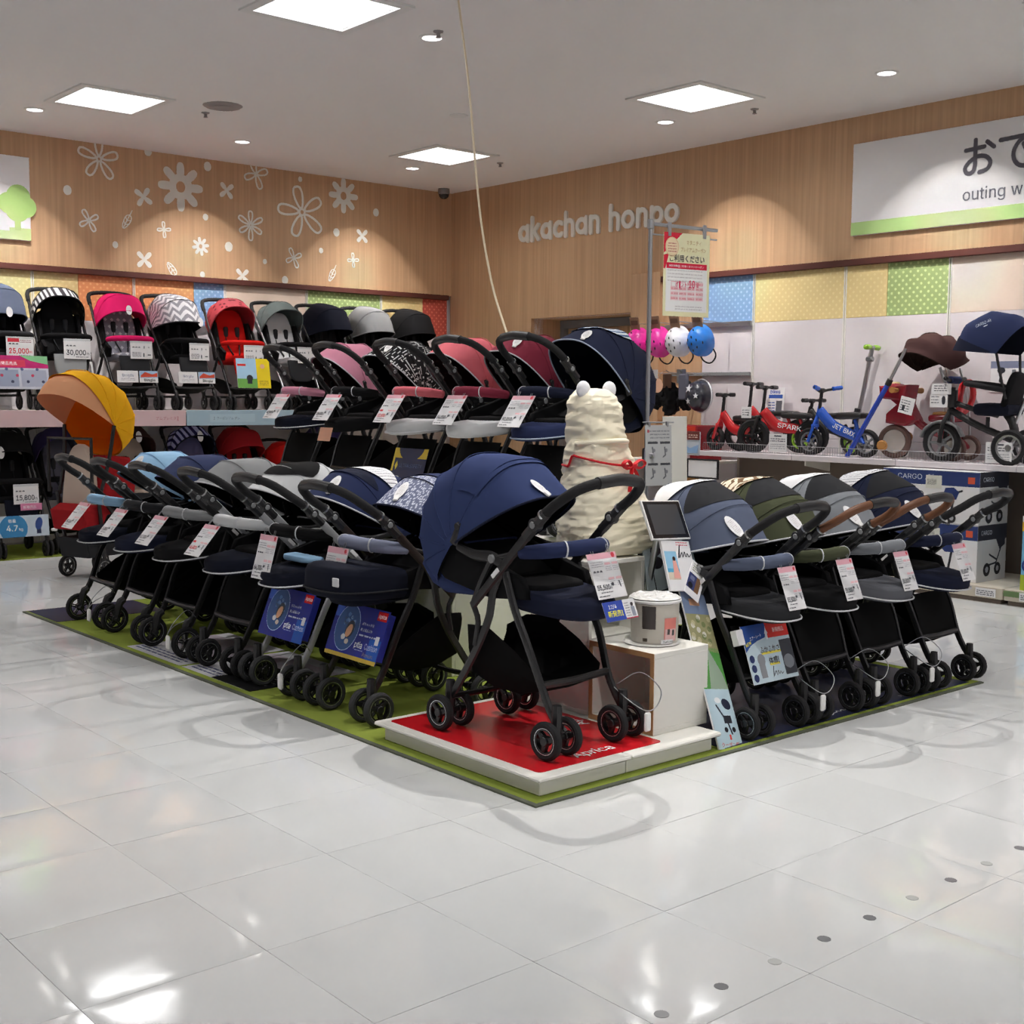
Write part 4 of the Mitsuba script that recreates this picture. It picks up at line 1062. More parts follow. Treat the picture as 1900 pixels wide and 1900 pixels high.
    put('lining', lambda: canopy_sheet(piv, wcan, rb, off=-.009, a0=rb[0][0] + 1, seed=sd)[0], lining, M, True, kc, ('lining', sd) + key)
    if rim_pipe:
        put('piping', lambda: tube(canopy_points(piv, wcan, rb, np.full(40, float(rb[0][0])), np.linspace(0.03, PI - .03, 40), .001, seed=sd), .0045, 60, 6), rim_pipe, M, True, kc, ('cpipe', sd) + key)
    for q in range(1, len(rb) - 1):
        put('seam', lambda q=q: tube(canopy_points(piv, wcan, rb, np.full(26, float(rb[q][0])), np.linspace(0.05, PI - .05, 26), .0005, seed=sd), .0022, 34, 5), canopy if not canopy_uv else (back or 'mat_fabric_dark_navy'), M, True, kc, ('seam', q, sd) + key)
    for sy in (1, -1):
        put('canopy_clip', lambda: cat(tube([(-.225, 0, .70 + lift), (-.205, 0, .745 + lift), (-.19, 0, .78 + lift)], [.02, .018, .012], 6, 8, (1, .5)), disc([-.20, 0, .765 + lift], .014, .02, 'y', 14)), 'mat_black_plastic', M @ place(0, sy * (wcan - .006), 0), 40, kc, ('clip',) + kk)
    for pi_, (nm, a0, a1, t0, t1, off, lens, m, uv) in enumerate(patches):
        b = lambda: canopy_sheet(piv, wcan, rb, a0, a1, math.radians(t0), math.radians(t1), off, lens, seed=sd)
        put(nm, b if uv else (lambda: b()[0]), m, M, True, kc, (nm, a0, a1, t0, t1, off, lens, sd) + key)
    # basket
    put('basket', lambda: basket_sheet(L), basket, M, 60, t, ('basket',) + kk)
    if panel:
        put('front_panel', lambda: grid_mesh(np.array([[(.125, y, L(.44)) for y in np.linspace(-.165, .165, 6)], [(.17, y, .34 + lift * .5) for y in np.linspace(-.165, .165, 6)], [(.195, y, .245) for y in np.linspace(-.165, .165, 6)]]))[0], 'mat_mesh_black', M, 60, t, ('fpanel',) + kk)

    def surf(a, tdeg, off=.004):
        P = canopy_points(piv, wcan, rb, np.array([a]), np.array([math.radians(tdeg)]), off, seed=sd)[0]
        Q = canopy_points(piv, wcan, rb, np.array([a + 2.]), np.array([math.radians(tdeg)]), off, seed=sd)[0]
        R = canopy_points(piv, wcan, rb, np.array([a]), np.array([math.radians(tdeg + 2)]), off, seed=sd)[0]
        return M, P, Q - P, R - P
    return t, M, surf, lift


# ------------------------------------------------------------------ cards and tags
def price_ink(price, w, h, hot, seed):
    ink = Ink()
    ink.rect(-w / 2, -h * .13, w / 2, 0, (232, 178, 190), 1)
    ink.circle(w * .38, -h * .065, w * .06, (206, 70, 84), 2)
    ink.lines(-w * .45, -w * .02, -h * .2, 3, h * .05, h * .012, (150, 150, 158), 2, seed)
    for k in range(3):
        ink.poly(affinity.translate(shapely.difference(Point(0, 0).buffer(w * .045, 6), sbox(-1, -1, 1, 0)), -w * .38 + k * w * .11, -h * .42), (84, 84, 92), 2)
    for k, (x, y) in enumerate([(.02, -.22), (.27, -.22), (.02, -.55), (.27, -.55)]):
        ink.rect(w * x, h * (y - .05), w * (x + .2), h * y, (242, 200, 206), 2)
        ink.lines(w * x, w * (x + .2), h * (y - .1), 3, h * .04, h * .012, (170, 170, 178), 2, seed + k)
    ink.poly(affinity.translate(affinity.scale(Point(0, 0).buffer(w * .05, 6), 1, .8), w * .1, -h * .70), (70, 72, 80), 3)
    ink.poly(affinity.rotate(sbox(w * .34, -h * .78, w * .37, -h * .64), 8), (70, 72, 80), 3)
    if hot:
        ink.rect(-w * .45, -h * .60, -w * .28, -h * .54, (214, 60, 70), 2)
    ink.text(price, -w * .45, -h * .80, h * .105, (206, 60, 70) if hot else (60, 62, 70), 3, True, w * .44)
    ink.text('円', -w * .0, -h * .80, h * .05, (60, 62, 70), 3)
    ink.lines(-w * .35, w * .05, -h * .87, 1, h * .05, h * .02, (110, 110, 118), 2, seed + 9)
    ink.lines(-w * .45, -w * .1, -h * .95, 1, h * .05, h * .022, (90, 90, 98), 2, seed + 5)
    return ink


CARD_N = [0]


def price_card(M, label, price='55,500', w=.135, h=.175, cy=0.0, x=.268, z=.69, lean=.40, hot=False, lift=0.0, strip=None):
    """A card hung from a stroller's front bar; M is the stroller's frame."""
    CARD_N[0] += 1
    t = thing('price_card', label, 'price card', 'price cards on the strollers')
    F = M @ frame([x, cy, z + lift], [0, 1, 0], [-lean, 0, 1])
    put('card', bb([-w / 2, -h, -.0012], [w / 2, 0, 0], .0003), 'mat_paper', F, False, t, ('card', w, h))
    put_ink('print', price_ink(price, w, h, hot, CARD_N[0]), up_by(F, .0002), t)
    for s in (-1, 1):
        put('ring', lambda: tube([(.3 * .02 * math.cos(a), 0, .018 * math.sin(a)) for a in np.linspace(0, 2 * PI, 13)], .0014, 14, 5, None, False), 'mat_steel', F @ place(s * w * .28, .012, 0) @ np.array([[1, 0, 0, 0], [0, 0, 1, 0], [0, -1, 0, 0], [0, 0, 0, 1.0]]), True, t, ('cring',))
    return F


def oval_tag(surf, a, tdeg, label, size=.045, off=.006, slide=(0, 0)):
    """A white oval tag clipped on a hood's rim or roof."""
    M, P, da, dt = surf(a, tdeg, off)
    da, dt = da / np.linalg.norm(da), dt / np.linalg.norm(dt)
    n = np.cross(dt, da)
    if n @ (P - np.array([PIV[0], 0, P[2] - .2])) < 0:
        n = -n
    u = da * math.cos(.35) + dt * math.sin(.35)
    F = M @ frame(P, np.cross(u, n), u)
    t = thing('hang_tag', label, 'tag', 'white oval hang tags')
    el = affinity.scale(Point(0, 0).buffer(1, 10), size * .52, size * 1.15)
    put('oval', lambda: extr(affinity.translate(el, 0, size * 1.1), .0015), 'mat_paper', F, False, t, ('oval', size))
    put('clip', lambda: bb([-.012, -.012, -.004], [.012, .014, .006], .003), 'mat_white_plastic', F, 40, t, ('tagclip',))
    ink = Ink()
    ink.lines(-size * .28, size * .28, size * 1.7, 9, size * .15, size * .035, (176, 170, 168), 1, 3)
    put_ink('print', ink, up_by(F, .0018), t, cache=('ovalprint', size))


def security_tag(M, px, label, side=1, drop=.20):
    """A white alarm tag on a thin cable looped round a stroller's front leg."""
    t = thing('security_tag', label, 'security tag', 'white security tags on cables')
    x, y, z = px
    put('cable', tube([(x, y, z), (x + .07, y + .05 * side, z + .05), (x + .15, y + .07 * side, z - .0), (x + .165, y + .04 * side, z - .05), (x + .15, y, z - .07), (x + .10, y - .035 * side, z - .04), (x, y - .02 * side, z)], .0022, 40, 5), 'mat_steel', M, True, t)
    put('tag_body', bb([x + .142, y - .016, z - .145], [x + .158, y + .016, z - .075], .006), 'mat_white_plastic', M, 40, t)


def board_ink_cushion(gold):
    """The blue board with a round picture of a sleeping baby."""
    ink = Ink()
    w, h = .37, .225
    ink.rect(-w / 2, 0, w / 2, h, (36, 44, 132), 1)
    ink.rect(w * .28, 0, w / 2, h * .45, (30, 82, 170), 2)
    ink.rect(-w / 2, h * .72, -w * .36, h, (52, 88, 176), 2)
    if gold:
        ink.rect(-w / 2, 0, w / 2, h * .075, (196, 168, 70), 3)
    cx, cy = -w * .2, h * .55
    ink.circle(cx, cy, h * .44, (176, 196, 232), 3, .86, 30)
    ink.circle(cx, cy, h * .425, (52, 86, 140), 4, .86, 30)
    r = random.Random(4)
    for _ in range(26):
        a, q = r.uniform(0, 2 * PI), r.uniform(.1, .85) ** .6 * .36
        ink.circle(cx + q * h * math.cos(a) * .86, cy + q * h * math.sin(a), h * r.uniform(.02, .05), r.choice([(80, 124, 176), (118, 152, 192), (60, 84, 120), (150, 176, 200)]), 5, 1, 8)
    ink.poly(affinity.rotate(affinity.scale(Point(0, 0).buffer(1, 8), h * .10, h * .15), -28).buffer(0).__class__(affinity.translate(affinity.rotate(affinity.scale(Point(0, 0).buffer(1, 8), h * .13, h * .17), -20), cx + h * .10, cy - h * .02)), (52, 60, 76), 6)
    ink.poly(affinity.translate(affinity.rotate(affinity.scale(Point(0, 0).buffer(1, 8), h * .085, h * .135), -25), cx + h * .09, cy - h * .05), (224, 170, 134), 7)
    ink.circle(cx - h * .04, cy - h * .18, h * .055, (236, 236, 240), 7, 1.3, 12)
    ink.circle(cx + h * .10, cy - h * .25, h * .05, (214, 204, 196), 7, 1.3, 12)
    ink.text('赤ちゃんを包', w * .06, h * .66, h * .052, (214, 220, 240), 3)
    ink.text('最上級品ふか', w * .06, h * .55, h * .052, (214, 220, 240), 3)
    ink.lines(w * .06, w * .38, h * .46, 1, .01, h * .03, (190, 198, 226), 3, 2)
    ink.text('ptia', w * .02, h * .24, h * .11, (240, 242, 250), 3, True)
    ink.text('Cushion', w * .22, h * .24, h * .11, (206, 216, 244), 3, False, w * .24)
    ink.lines(w * .05, w * .22, h * .19, 1, .01, h * .018, (150, 160, 210), 3, 2)
    if gold:
        ink.text('Premium', w * .22, h * .11, h * .07, (150, 140, 130), 3, False, w * .2)
    ink.rect(w * .38, h * .36, w * .45, h * .52, (226, 228, 236), 3)
    ink.rect(w * .30, h * .80, w * .48, h * .97, (196, 26, 34), 3)
    ink.text('Aprica', w * .315, h * .85, h * .07, (250, 240, 240), 4, True, w * .15)
    return ink


def product_board(M, label, gold, x=.262, z=.235, lift=0.0):
    t = thing('display_board', label, 'board', None)
    F = M @ frame([x, 0, z], [0, 1, 0], [-.36, 0, .93])
    put('board', bb([-.185, 0, -.003], [.185, .225, 0], .0006), mat('board_blue', (36, 44, 132), .4) if 'mat_board_blue' not in scene else 'mat_board_blue', F, False, t)
    for q in (-.185, .185):
        put('sleeve', bb([q - .002, .02, -.03], [q + .002, .215, .002], .001), 'mat_board_blue', F, False, t)
    put_ink('print', board_ink_cushion(gold), up_by(F, .0003), t)


# hood prints
def stripes_fn(c1, c2, n, along='v', duty=.5):
    a, b = lin(c1), lin(c2)

    def fn(p, nn, uv):
        q = (uv.y if along == 'v' else uv.x) * n
        f = q - dr.floor(q)
        return mikit.mix(a, b, mikit.smoothstep(duty - .02, duty + .02, f))
    return fn


def speckle_fn(p, n, uv):
    d, _, k = mikit.voronoi(uv.x * 60, uv.y * 70)
    return mikit.mix(lin((196, 200, 214)), lin((104, 110, 136)), mikit.smoothstep(.22, .42, d))


def squiggle_fn(p, n, uv):
    x, y = uv.x * 34, uv.y * 38
    k = mikit.cell_rand(dr.floor(x), dr.floor(y), 5)
    fx, fy = x - dr.floor(x) - .5, y - dr.floor(y) - .5
    bar = dr.select(k < .33, mikit.smoothstep(.22, .16, dr.abs(fx)), dr.select(k < .66, mikit.smoothstep(.22, .16, dr.abs(fy)), 0))
    return mikit.mix(lin((22, 22, 24)), lin((206, 208, 208)), bar * .9)


def chevron_fn(p, n, uv):
    z = dr.abs((uv.y * 7) - dr.floor(uv.y * 7) - .5)
    q = uv.x * 9 + z * 1.6
    f = q - dr.floor(q)
    return mikit.mix(lin((232, 232, 236)), lin((150, 150, 160)), mikit.smoothstep(.46, .54, f))


def star_fn(p, n, uv):
    d, _, k = mikit.voronoi(uv.x * 7, uv.y * 9)
    return mikit.mix(lin((90, 28, 34)), lin((178, 70, 78)), mikit.smoothstep(.14, .2, d))


def zebra_fn(p, n, uv):
    q = uv.x * 3.2 + mikit.fbm(uv.x * 5, uv.y * 7, 1.0, octaves=2) * 2.2
    f = q - dr.floor(q)
    return mikit.mix(lin((228, 214, 192)), lin((112, 88, 66)), mikit.smoothstep(.56, .62, f))


fab('fabric_thin_stripes', mikit.proc(stripes_fn((232, 233, 236), (60, 64, 80), 20, 'v', .86)))
fab('fabric_blue_stripes', mikit.proc(stripes_fn((214, 222, 232), (70, 92, 130), 10, 'v', .6)))
fab('fabric_bold_stripes', mikit.proc(stripes_fn((226, 226, 224), (52, 50, 54), 16, 'v', .55)))
fab('fabric_purple_stripes', mikit.proc(stripes_fn((196, 196, 240), (38, 36, 88), 13, 'v', .55)))
fab('fabric_speckle', mikit.proc(speckle_fn))
fab('fabric_squiggle', mikit.proc(squiggle_fn))
fab('fabric_chevron', mikit.proc(chevron_fn))
fab('fabric_stars', mikit.proc(star_fn))
fab('fabric_zebra', mikit.proc(zebra_fn))

# ------------------------------------------------------------------ the island: rug, platform, rows of strollers
kr_ = tag(put('rug', extr(sbox(2.63, 2.92, 5.42, 7.53), .006), 'mat_rug_green', None, False), 'thin green rug under the whole stroller island', 'rug')
put('edge_tape', extr(sbox(2.612, 2.902, 5.42, 7.53).difference(sbox(2.632, 2.922, 5.5, 7.6)), .0064), mat('rug_edge', (92, 96, 84), .8, .2), None, False, kr_, label='grey edge tape')
tag(put('rug', extr(sbox(2.9, 9.95, 8.4, WY), .006), 'mat_rug_green', None, False), 'green rug strip on the floor under the flower wall shelf', 'rug')


def floor_sheet(label, x0, y0, x1, y1, m, ink=None, F=None, z=.006):
    k = put('floor_sheet', bb([x0, y0, z], [x1, y1, z + .0015], 0), m, None, False)
    tag(k, label, 'floor sheet')
    if ink:
        put_ink('print', ink, F, k)


nav = mat('sheet_navy', (38, 42, 66), .4)
ink = Ink()
for q in (.10, .72, 1.26):
    pts = [(q, .045), (q + .02, .03), (q + .05, .045), (q + .06, .075), (q + .045, .05), (q + .075, .045), (q + .09, .06), (q + .10, .045), (q + .125, .06), (q + .13, .045), (q + .16, .055), (q + .17, .045), (q + .21, .05)]
    ink.poly(LineString(smooth_path([(a, b, 0) for a, b in pts], 50)[:, :2]).buffer(.0028), (206, 208, 214), 1)
floor_sheet('dark navy floor sheet with a handwritten white name under the right stroller row', 3.60, 2.945, 5.36, 3.75, nav, ink, np.array([[1, 0, 0, 3.60], [0, 1, 0, 2.955], [0, 0, 1, .0077], [0, 0, 0, 1.0]]))
pale = mat('sheet_pale', (206, 206, 210), .4)
for i, (y0, y1) in enumerate([(5.55, 6.15), (4.9, 5.52)]):
    ink = Ink()
    ink.lines(.03, y1 - y0 - .05, .09, 3, .03, .014, (96, 100, 130), 1, i)
    ink.rect(0, .22, y1 - y0, .5, (190, 180, 190), 1)
    floor_sheet(['pale printed floor sheet under the grey hooded stroller', 'pale printed floor sheet under the white hooded stroller'][i], 2.665, y0, 3.25, y1, pale, ink, np.array([[0, 1, 0, 2.665], [-1, 0, 0, y1], [0, 0, 1, .0077], [0, 0, 0, 1.0]]))
blk = mat('sheet_black', (24, 24, 26), .35)
ink = Ink()
ink.lines(.04, .32, .2, 3, .05, .010, (110, 110, 110), 1, 3)
floor_sheet('glossy black floor sheet at the rug edge by the silver framed stroller', 2.665, 4.86, 3.0, 5.22, blk, ink, np.array([[0, 1, 0, 2.665], [-1, 0, 0, 5.22], [0, 0, 1, .0092], [0, 0, 0, 1.0]]), .0075)
floor_sheet('dark floor sheet at the far left corner of the green rug', 2.64, 7.05, 3.3, 7.52, nav)

# tall white platform that carries the back row
t = thing('platform', 'tall pale grey white platform that carries the raised back row of strollers', 'platform')
put('top', bb([3.52, 4.50, .595], [4.85, 7.62, .63], .004), 'mat_white_paint', None, False, t)
put('side_panel', bb([3.54, 4.53, .007], [3.56, 7.6, .595], .002), 'mat_white_paint', None, False, t)
put('side_panel', bb([4.81, 4.53, .007], [4.83, 7.6, .595], .002), 'mat_white_paint', None, False, t)
put('end_panel', bb([3.56, 4.53, .007], [4.81, 4.55, .595], .002), 'mat_white_paint', None, False, t)
put('end_panel', bb([3.56, 7.58, .007], [4.81, 7.6, .595], .002), 'mat_white_paint', None, False, t)

# low white platform of the front stroller
t = thing('platform', 'low white platform with a red mat under the front navy stroller', 'platform')
put('top', bb([2.655, 2.935, .062], [3.09, 3.88, .078], .005), 'mat_white_paint', None, 40, t)
put('base', bb([2.685, 2.965, .007], [3.09, 3.85, .062], .003), 'mat_white_paint', None, False, t)
put('top', bb([3.093, 2.935, .062], [3.57, 3.88, .078], .005), 'mat_white_paint', None, 40, t)
put('base', bb([3.093, 2.965, .007], [3.55, 3.85, .062], .003), 'mat_white_paint', None, False, t)
k = tag(put('mat', extr(sbox(2.70, 2.985, 3.30, 3.84).buffer(-.02).buffer(.02), .002, .078), mat('mat_red', (196, 26, 36), .3, .5)), 'red mat lettered in white on the low platform', 'mat')
ink2 = Ink()
ink2.text('Aprica', 0, 0, .046, (250, 244, 244), 1, True)
put_ink('lettering', ink2, frame([2.915, 3.03, .0805], [1, 0, 0], [0, 1, 0]), k)
put_ink('lettering', ink2, frame([3.265, 3.325, .0805], [0, 1, 0], [-1, 0, 0]), k)

HERO = math.degrees(math.atan2(-.99705, .07677))
navy_h = mat('fabric_denim', (46, 57, 94), .9, .15)
t, M, surf, _ = stroller('large navy hooded stroller alone on the low white platform in front', 3.012, 3.356, .0805, HERO, canopy=navy_h, back=navy_h, pad='mat_fabric_navy', foot='mat_fabric_dark_navy', foot_pipe=None, rim_pipe='mat_fabric_dark_navy', ribs='full', panel=False, wcan=.21,
                         patches=[('visor', 58, 84, 40, 150, .005, False, navy_h, False)])
price_card(M, 'white card reading 55,500 on the bar of the front navy stroller', '55,500', .155, .165, .05, .262, .69, .42)
oval_tag(surf, 32, 96, 'white tag on the hood rim of the front navy stroller', .035)
tt = thing('promo_card', 'blue and white promo card below the price card of the front navy stroller', 'card')
F = M @ frame([.34, .055, .53], [0, 1, 0], [-.42, 0, 1])
put('card', bb([-.085, -.07, -.001], [.085, 0, 0], 0), 'mat_paper', F, False, tt)
ink = Ink()
ink.rect(-.085, -.07, .02, 0, (52, 76, 170), 1)
ink.text('12/4', -.06, -.026, .014, (240, 242, 250), 2, True)
ink.text('新発売!', -.07, -.055, .020, (240, 232, 60), 2, True)
ink.lines(.026, .05, -.015, 6, .009, .003, (150, 150, 160), 2, 1)
ink.circle(.066, -.02, .007, (60, 56, 60), 2)
ink.rect(.057, -.062, .076, -.028, (150, 156, 170), 2)
ink.rect(.02, -.07, .085, -.066, (180, 60, 80), 2)
put_ink('print', ink, up_by(F, .0003), tt)
security_tag(M, (.225, .19, .19), 'white security tag hanging on a cable from the front navy stroller', 1)

# front left row, facing left; y of each stroller
SX = 3.04
LEFT = [
    ('stroller with light blue hood, farthest in the front left row', 6.86, dict(canopy='mat_fabric_light_blue', pad='mat_fabric_light_blue', foot='mat_fabric_midnight', wheel='single5', wr=.078, panel=False, rim_pipe=None), '39,800', False),
    ('stroller with plain slate navy hood in the front left row, beside the light blue one', 6.36, dict(canopy='mat_fabric_navy2', pad='mat_fabric_charcoal', foot='mat_fabric_dark_navy', wheel='single5', wr=.078, panel=False, rim_pipe=None), '49,800', False),
    ('stroller with dull grey hood in the front left row, third from its far end', 5.88, dict(canopy='mat_fabric_grey', pad='mat_fabric_grey', foot='mat_fabric_black', wheel='single5', wr=.078, panel=False), '51,300', False),
    ('stroller with white hood and black flap in the front left row', 5.33, dict(canopy='mat_fabric_pale_grey', pad='mat_fabric_pale_grey', foot='mat_fabric_midnight', handle='mat_silver_tube', wr=.068, patches=[('flap', 46, 92, 45, 140, .006, True, 'mat_fabric_black', False)]), '46,800', True),
    ('stroller with silver handle tubes and a striped flap on its navy hood', 4.80, dict(canopy='mat_fabric_navy', pad='mat_fabric_black', foot='mat_fabric_midnight', handle='mat_silver_tube', legs='mat_silver_tube', patches=[('flap', 72, 98, 25, 150, .008, 'low', 'mat_fabric_thin_stripes', True), ('window', 58, 74, 35, 140, .003, True, 'mat_fabric_dark_navy', False)], wr=.07, tyre='mat_grey_tyre', panel=False), '64,500', False),
    ('stroller with grey speckled hood, nearest in the front left row', 4.24, dict(canopy='mat_fabric_speckle', canopy_uv=True, pad='mat_fabric_speckle2', foot='mat_fabric_midnight', handle='mat_dark_brown_tube', foot_pipe=None, rim_pipe='mat_fabric_dark_navy', patches=[('flap', 70, 84, 25, 155, .006, True, 'mat_fabric_navy', False)], wr=.07, tyre='mat_grey_tyre', panel=False), '69,800', False),
]
fab('fabric_navy2', (52, 60, 92))
fab('fabric_speckle2', (124, 130, 152))
for i, (lab, y, sp, pr, hot) in enumerate(LEFT):
    t, M, surf, _ = stroller(lab, SX, y, .0065, 180, group='front left stroller row', hx=.03, **sp)
    what = ['light blue hooded stroller', 'slate navy hooded stroller', 'dull grey hooded stroller', 'white hooded stroller with black flap', 'silver framed stroller', 'speckled hood stroller'][i]
    price_card(M, f'price card on the front bar of the {what}', pr, .15, .18 if i < 4 else .2, -.06, .268, .69, .28 if i > 3 else .85, hot)
    if i in (0, 4, 5):
        oval_tag(surf, 34, 84 if i == 5 else 75, f'white oval tag on the hood of the {what}', .05)
    if i in (0, 2, 4):
        security_tag(M, (.215, .19, .2), f'white security tag on a cable at the front leg of the {what}', 1)
    if i == 4:
        product_board(M, 'blue board with a sleeping baby between the legs of the silver framed stroller', False)
        put('pillow', lambda: xform(puff(half_round(0, .09, .12, 14, 4), round_layers(.025, .01), .004), place(.10, 0, .585)), 'mat_fabric_light_blue', M, 40, t, label='pale blue cushion')
    if i == 5:
        product_board(M, 'blue board with gold lower edge and a sleeping baby on the speckled hood stroller', True)
        k = put('leg_cover', lambda: xform(puff(half_round(.0, .30, .2, 24, 3.4), round_layers(.13, .035), .006), frame([.11, 0, .555], [1, 0, .05], [0, 1, 0])), 'mat_fabric_midnight', M, 40, t, label='padded midnight blue leg cover')
        put('piping', lambda: tube([(a + .11, b, .535) for a, b in half_round(0, .304, .203, 24, 3.4)], .004, 50, 6), 'mat_fabric_charcoal', M, True, k)
        put('badge', bb([.395, .10, .56], [.404, .14, .595], .002), 'mat_piping', M, False, k)

# right row, facing the aisle on the right
RIGHT = [
    ('stroller with blue grey hood, leftmost of the right row beside the white cube', 3.96, dict(canopy='mat_fabric_blue_grey', pad='mat_fabric_blue_grey', foot='mat_fabric_charcoal', flap='mat_fabric_white', grip='mat_foam')),
    ('stroller with olive green hood and brown handle in the right row', 4.345, dict(canopy='mat_fabric_olive', pad='mat_fabric_olive', foot='mat_fabric_black', flap='mat_fabric_zebra', grip='mat_leather_brown')),
    ('stroller with pale grey hood and brown handle in the right row', 4.765, dict(canopy='mat_fabric_mid_grey', pad='mat_fabric_mid_grey', foot='mat_fabric_mid_grey2', flap='mat_fabric_white', grip='mat_leather_brown')),
    ('stroller with dark navy hood and striped flap at the right end of its row', 5.245, dict(canopy='mat_fabric_dark_navy2', pad='mat_fabric_dark_navy2', foot='mat_fabric_dark_navy', flap='mat_fabric_thin_stripes', grip='mat_foam')),
]
fab('fabric_mid_grey2', (92, 94, 100))
fab('fabric_dark_navy2', (33, 38, 60))
for i, (lab, x, sp) in enumerate(RIGHT):
    fl_m = sp.pop('flap')
    t, M, surf, _ = stroller(lab, x, 3.225, .008, -90, ribs='fwd', s=.945, ws=.94, hx=[.02, .09, .085, .10][i], group='right stroller row', back=sp['canopy'],
                             patches=[('flap', 74, 108, 40, 152, .009, 'low', fl_m, fl_m in ('mat_fabric_zebra', 'mat_fabric_thin_stripes')), ('window', 48, 76, 40, 146, .003, True, 'mat_fabric_charcoal', False)], **sp)
    what = ['blue grey hooded stroller', 'olive hooded stroller', 'pale grey hooded stroller', 'dark navy stroller at the right end'][i]
    price_card(M, f'price card reading 55,500 on the {what}', '55,500', .125, .185, .03, .262, .69, .40)
    oval_tag(surf, 19, 104, f'white oval tag on the hood rim of the {what}', .05)
    if i in (0, 1, 2):
        security_tag(M, (.21, .19, .22), f'white security tag on a cable at the front leg of the {what}', 1)
    if i == 0:
        tt = thing('display_board', 'white, blue and red board between the legs of the blue grey hooded stroller', 'board')
        F = M @ frame([.262, -.02, .215], [0, 1, 0], [-.34, 0, .94])
        put('board', bb([-.15, 0, -.003], [.17, .245, 0], .0006), 'mat_paper', F, False, tt)
        put('sleeve', bb([-.185, .17, -.03], [-.14, .235, .002], .001), 'mat_paper', F, False, tt)
        ink = Ink()
        ink.rect(-.15, 0, .17, .245, (196, 216, 226), 1)
        ink.poly(Polygon([(-.15, .135), (-.11, .16), (-.06, .175), (.0, .185), (.02, .245), (-.15, .245)]), (36, 70, 140), 2)
        ink.poly(Polygon([(.02, .18), (.17, .178), (.17, .245), (.015, .245)]), (206, 48, 42), 2)
        ink.poly(Polygon([(.0, .20), (.013, .222), (.026, .20), (.019, .20), (.019, .175), (.007, .175), (.007, .20)]), (236, 240, 244), 3)
        ink.text('NEW', -.142, .155, .014, (226, 214, 60), 3, True, None, 0, False, .3)
        ink.text('エアーシート', -.105, .18, .014, (240, 242, 248), 3, False, .085, 0, False, .12)
        ink.text('新発売品展'.replace('展', ''), .06, .20, .017, (244, 226, 222), 3, True)
        ink.rect(-.05, .115, .085, .125, (240, 224, 90), 2)
        ink.text('ふかふかさ', -.055, .12, .026, (56, 58, 62), 3, True, .14)
        ink.rect(-.01, .066, .06, .076, (240, 224, 90), 2)
        ink.text('体感!', -.012, .072, .026, (56, 58, 62), 3, True)
        for k in range(3):
            ink.circle(-.122, .105 - .04 * k, .0165, (38, 52, 96), 3)
        ink.poly(affinity.translate(affinity.scale(Point(0, 0).buffer(1, 8), .026, .026), -.062, .095).union(sbox(-.084, .02, -.044, .09)), (138, 142, 148), 3)
        ink.poly(sbox(.09, .02, .165, .16).buffer(.004), (54, 58, 66), 2)
        ink.poly(affinity.translate(affinity.scale(Point(0, 0).buffer(1, 10), .036, .030), .125, .07), (128, 134, 142), 3)
        ink.poly(LineString(smooth_path([(0, .018, 0), (.01, .05, 0), (.016, .062, 0), (.008, .04, 0), (.006, .022, 0), (.014, .03, 0), (.024, .04, 0), (.028, .022, 0), (.04, .04, 0), (.044, .024, 0), (.056, .036, 0), (.062, .024, 0), (.074, .03, 0)], 50)[:, :2] + [-.005, 0]).buffer(.0014), (56, 58, 62), 3)
        put_ink('print', ink, up_by(F, .0003), tt)

# back row on the tall platform, facing left
BX = 4.42
BACK = [
    ('pink hooded stroller with a dark patterned hood lining, farthest of the raised back row', 7.05, dict(canopy='mat_fabric_pink', lining='mat_fabric_brown', pad='mat_fabric_pink', foot='mat_fabric_midnight'), '42,800'),
    ('stroller with black and white squiggle hood in the raised back row', 6.45, dict(canopy='mat_fabric_squiggle', canopy_uv=True, pad='mat_fabric_black', foot='mat_fabric_black', back='mat_fabric_black', foot_pipe=None), '58,000'),
    ('salmon pink hooded stroller in the raised back row', 5.80, dict(canopy='mat_fabric_salmon', lining='mat_fabric_brown', pad='mat_fabric_salmon', foot='mat_fabric_pale_grey'), '52,000'),
    ('wine red hooded stroller of the raised back row, touched by the cord', 5.24, dict(canopy='mat_fabric_wine', pad='mat_fabric_wine', foot='mat_fabric_pale_grey', foot_pipe=None), '54,000'),
    ('big navy hooded stroller with checked piping, nearest of the raised back row', 4.70, dict(canopy='mat_fabric_dark_navy2', lining='mat_fabric_midnight', pad='mat_fabric_dark_navy', foot='mat_fabric_navy', foot_pipe='mat_fabric_blue_stripes2', ribs='upbig', wcan=.23, rim_pipe='mat_fabric_blue_stripes2', patches=[('flap', 70, 100, 50, 140, .008, 'low', 'mat_fabric_blue_stripes', True)]), '90,000'),
]
fab('fabric_blue_stripes2', (168, 178, 196))
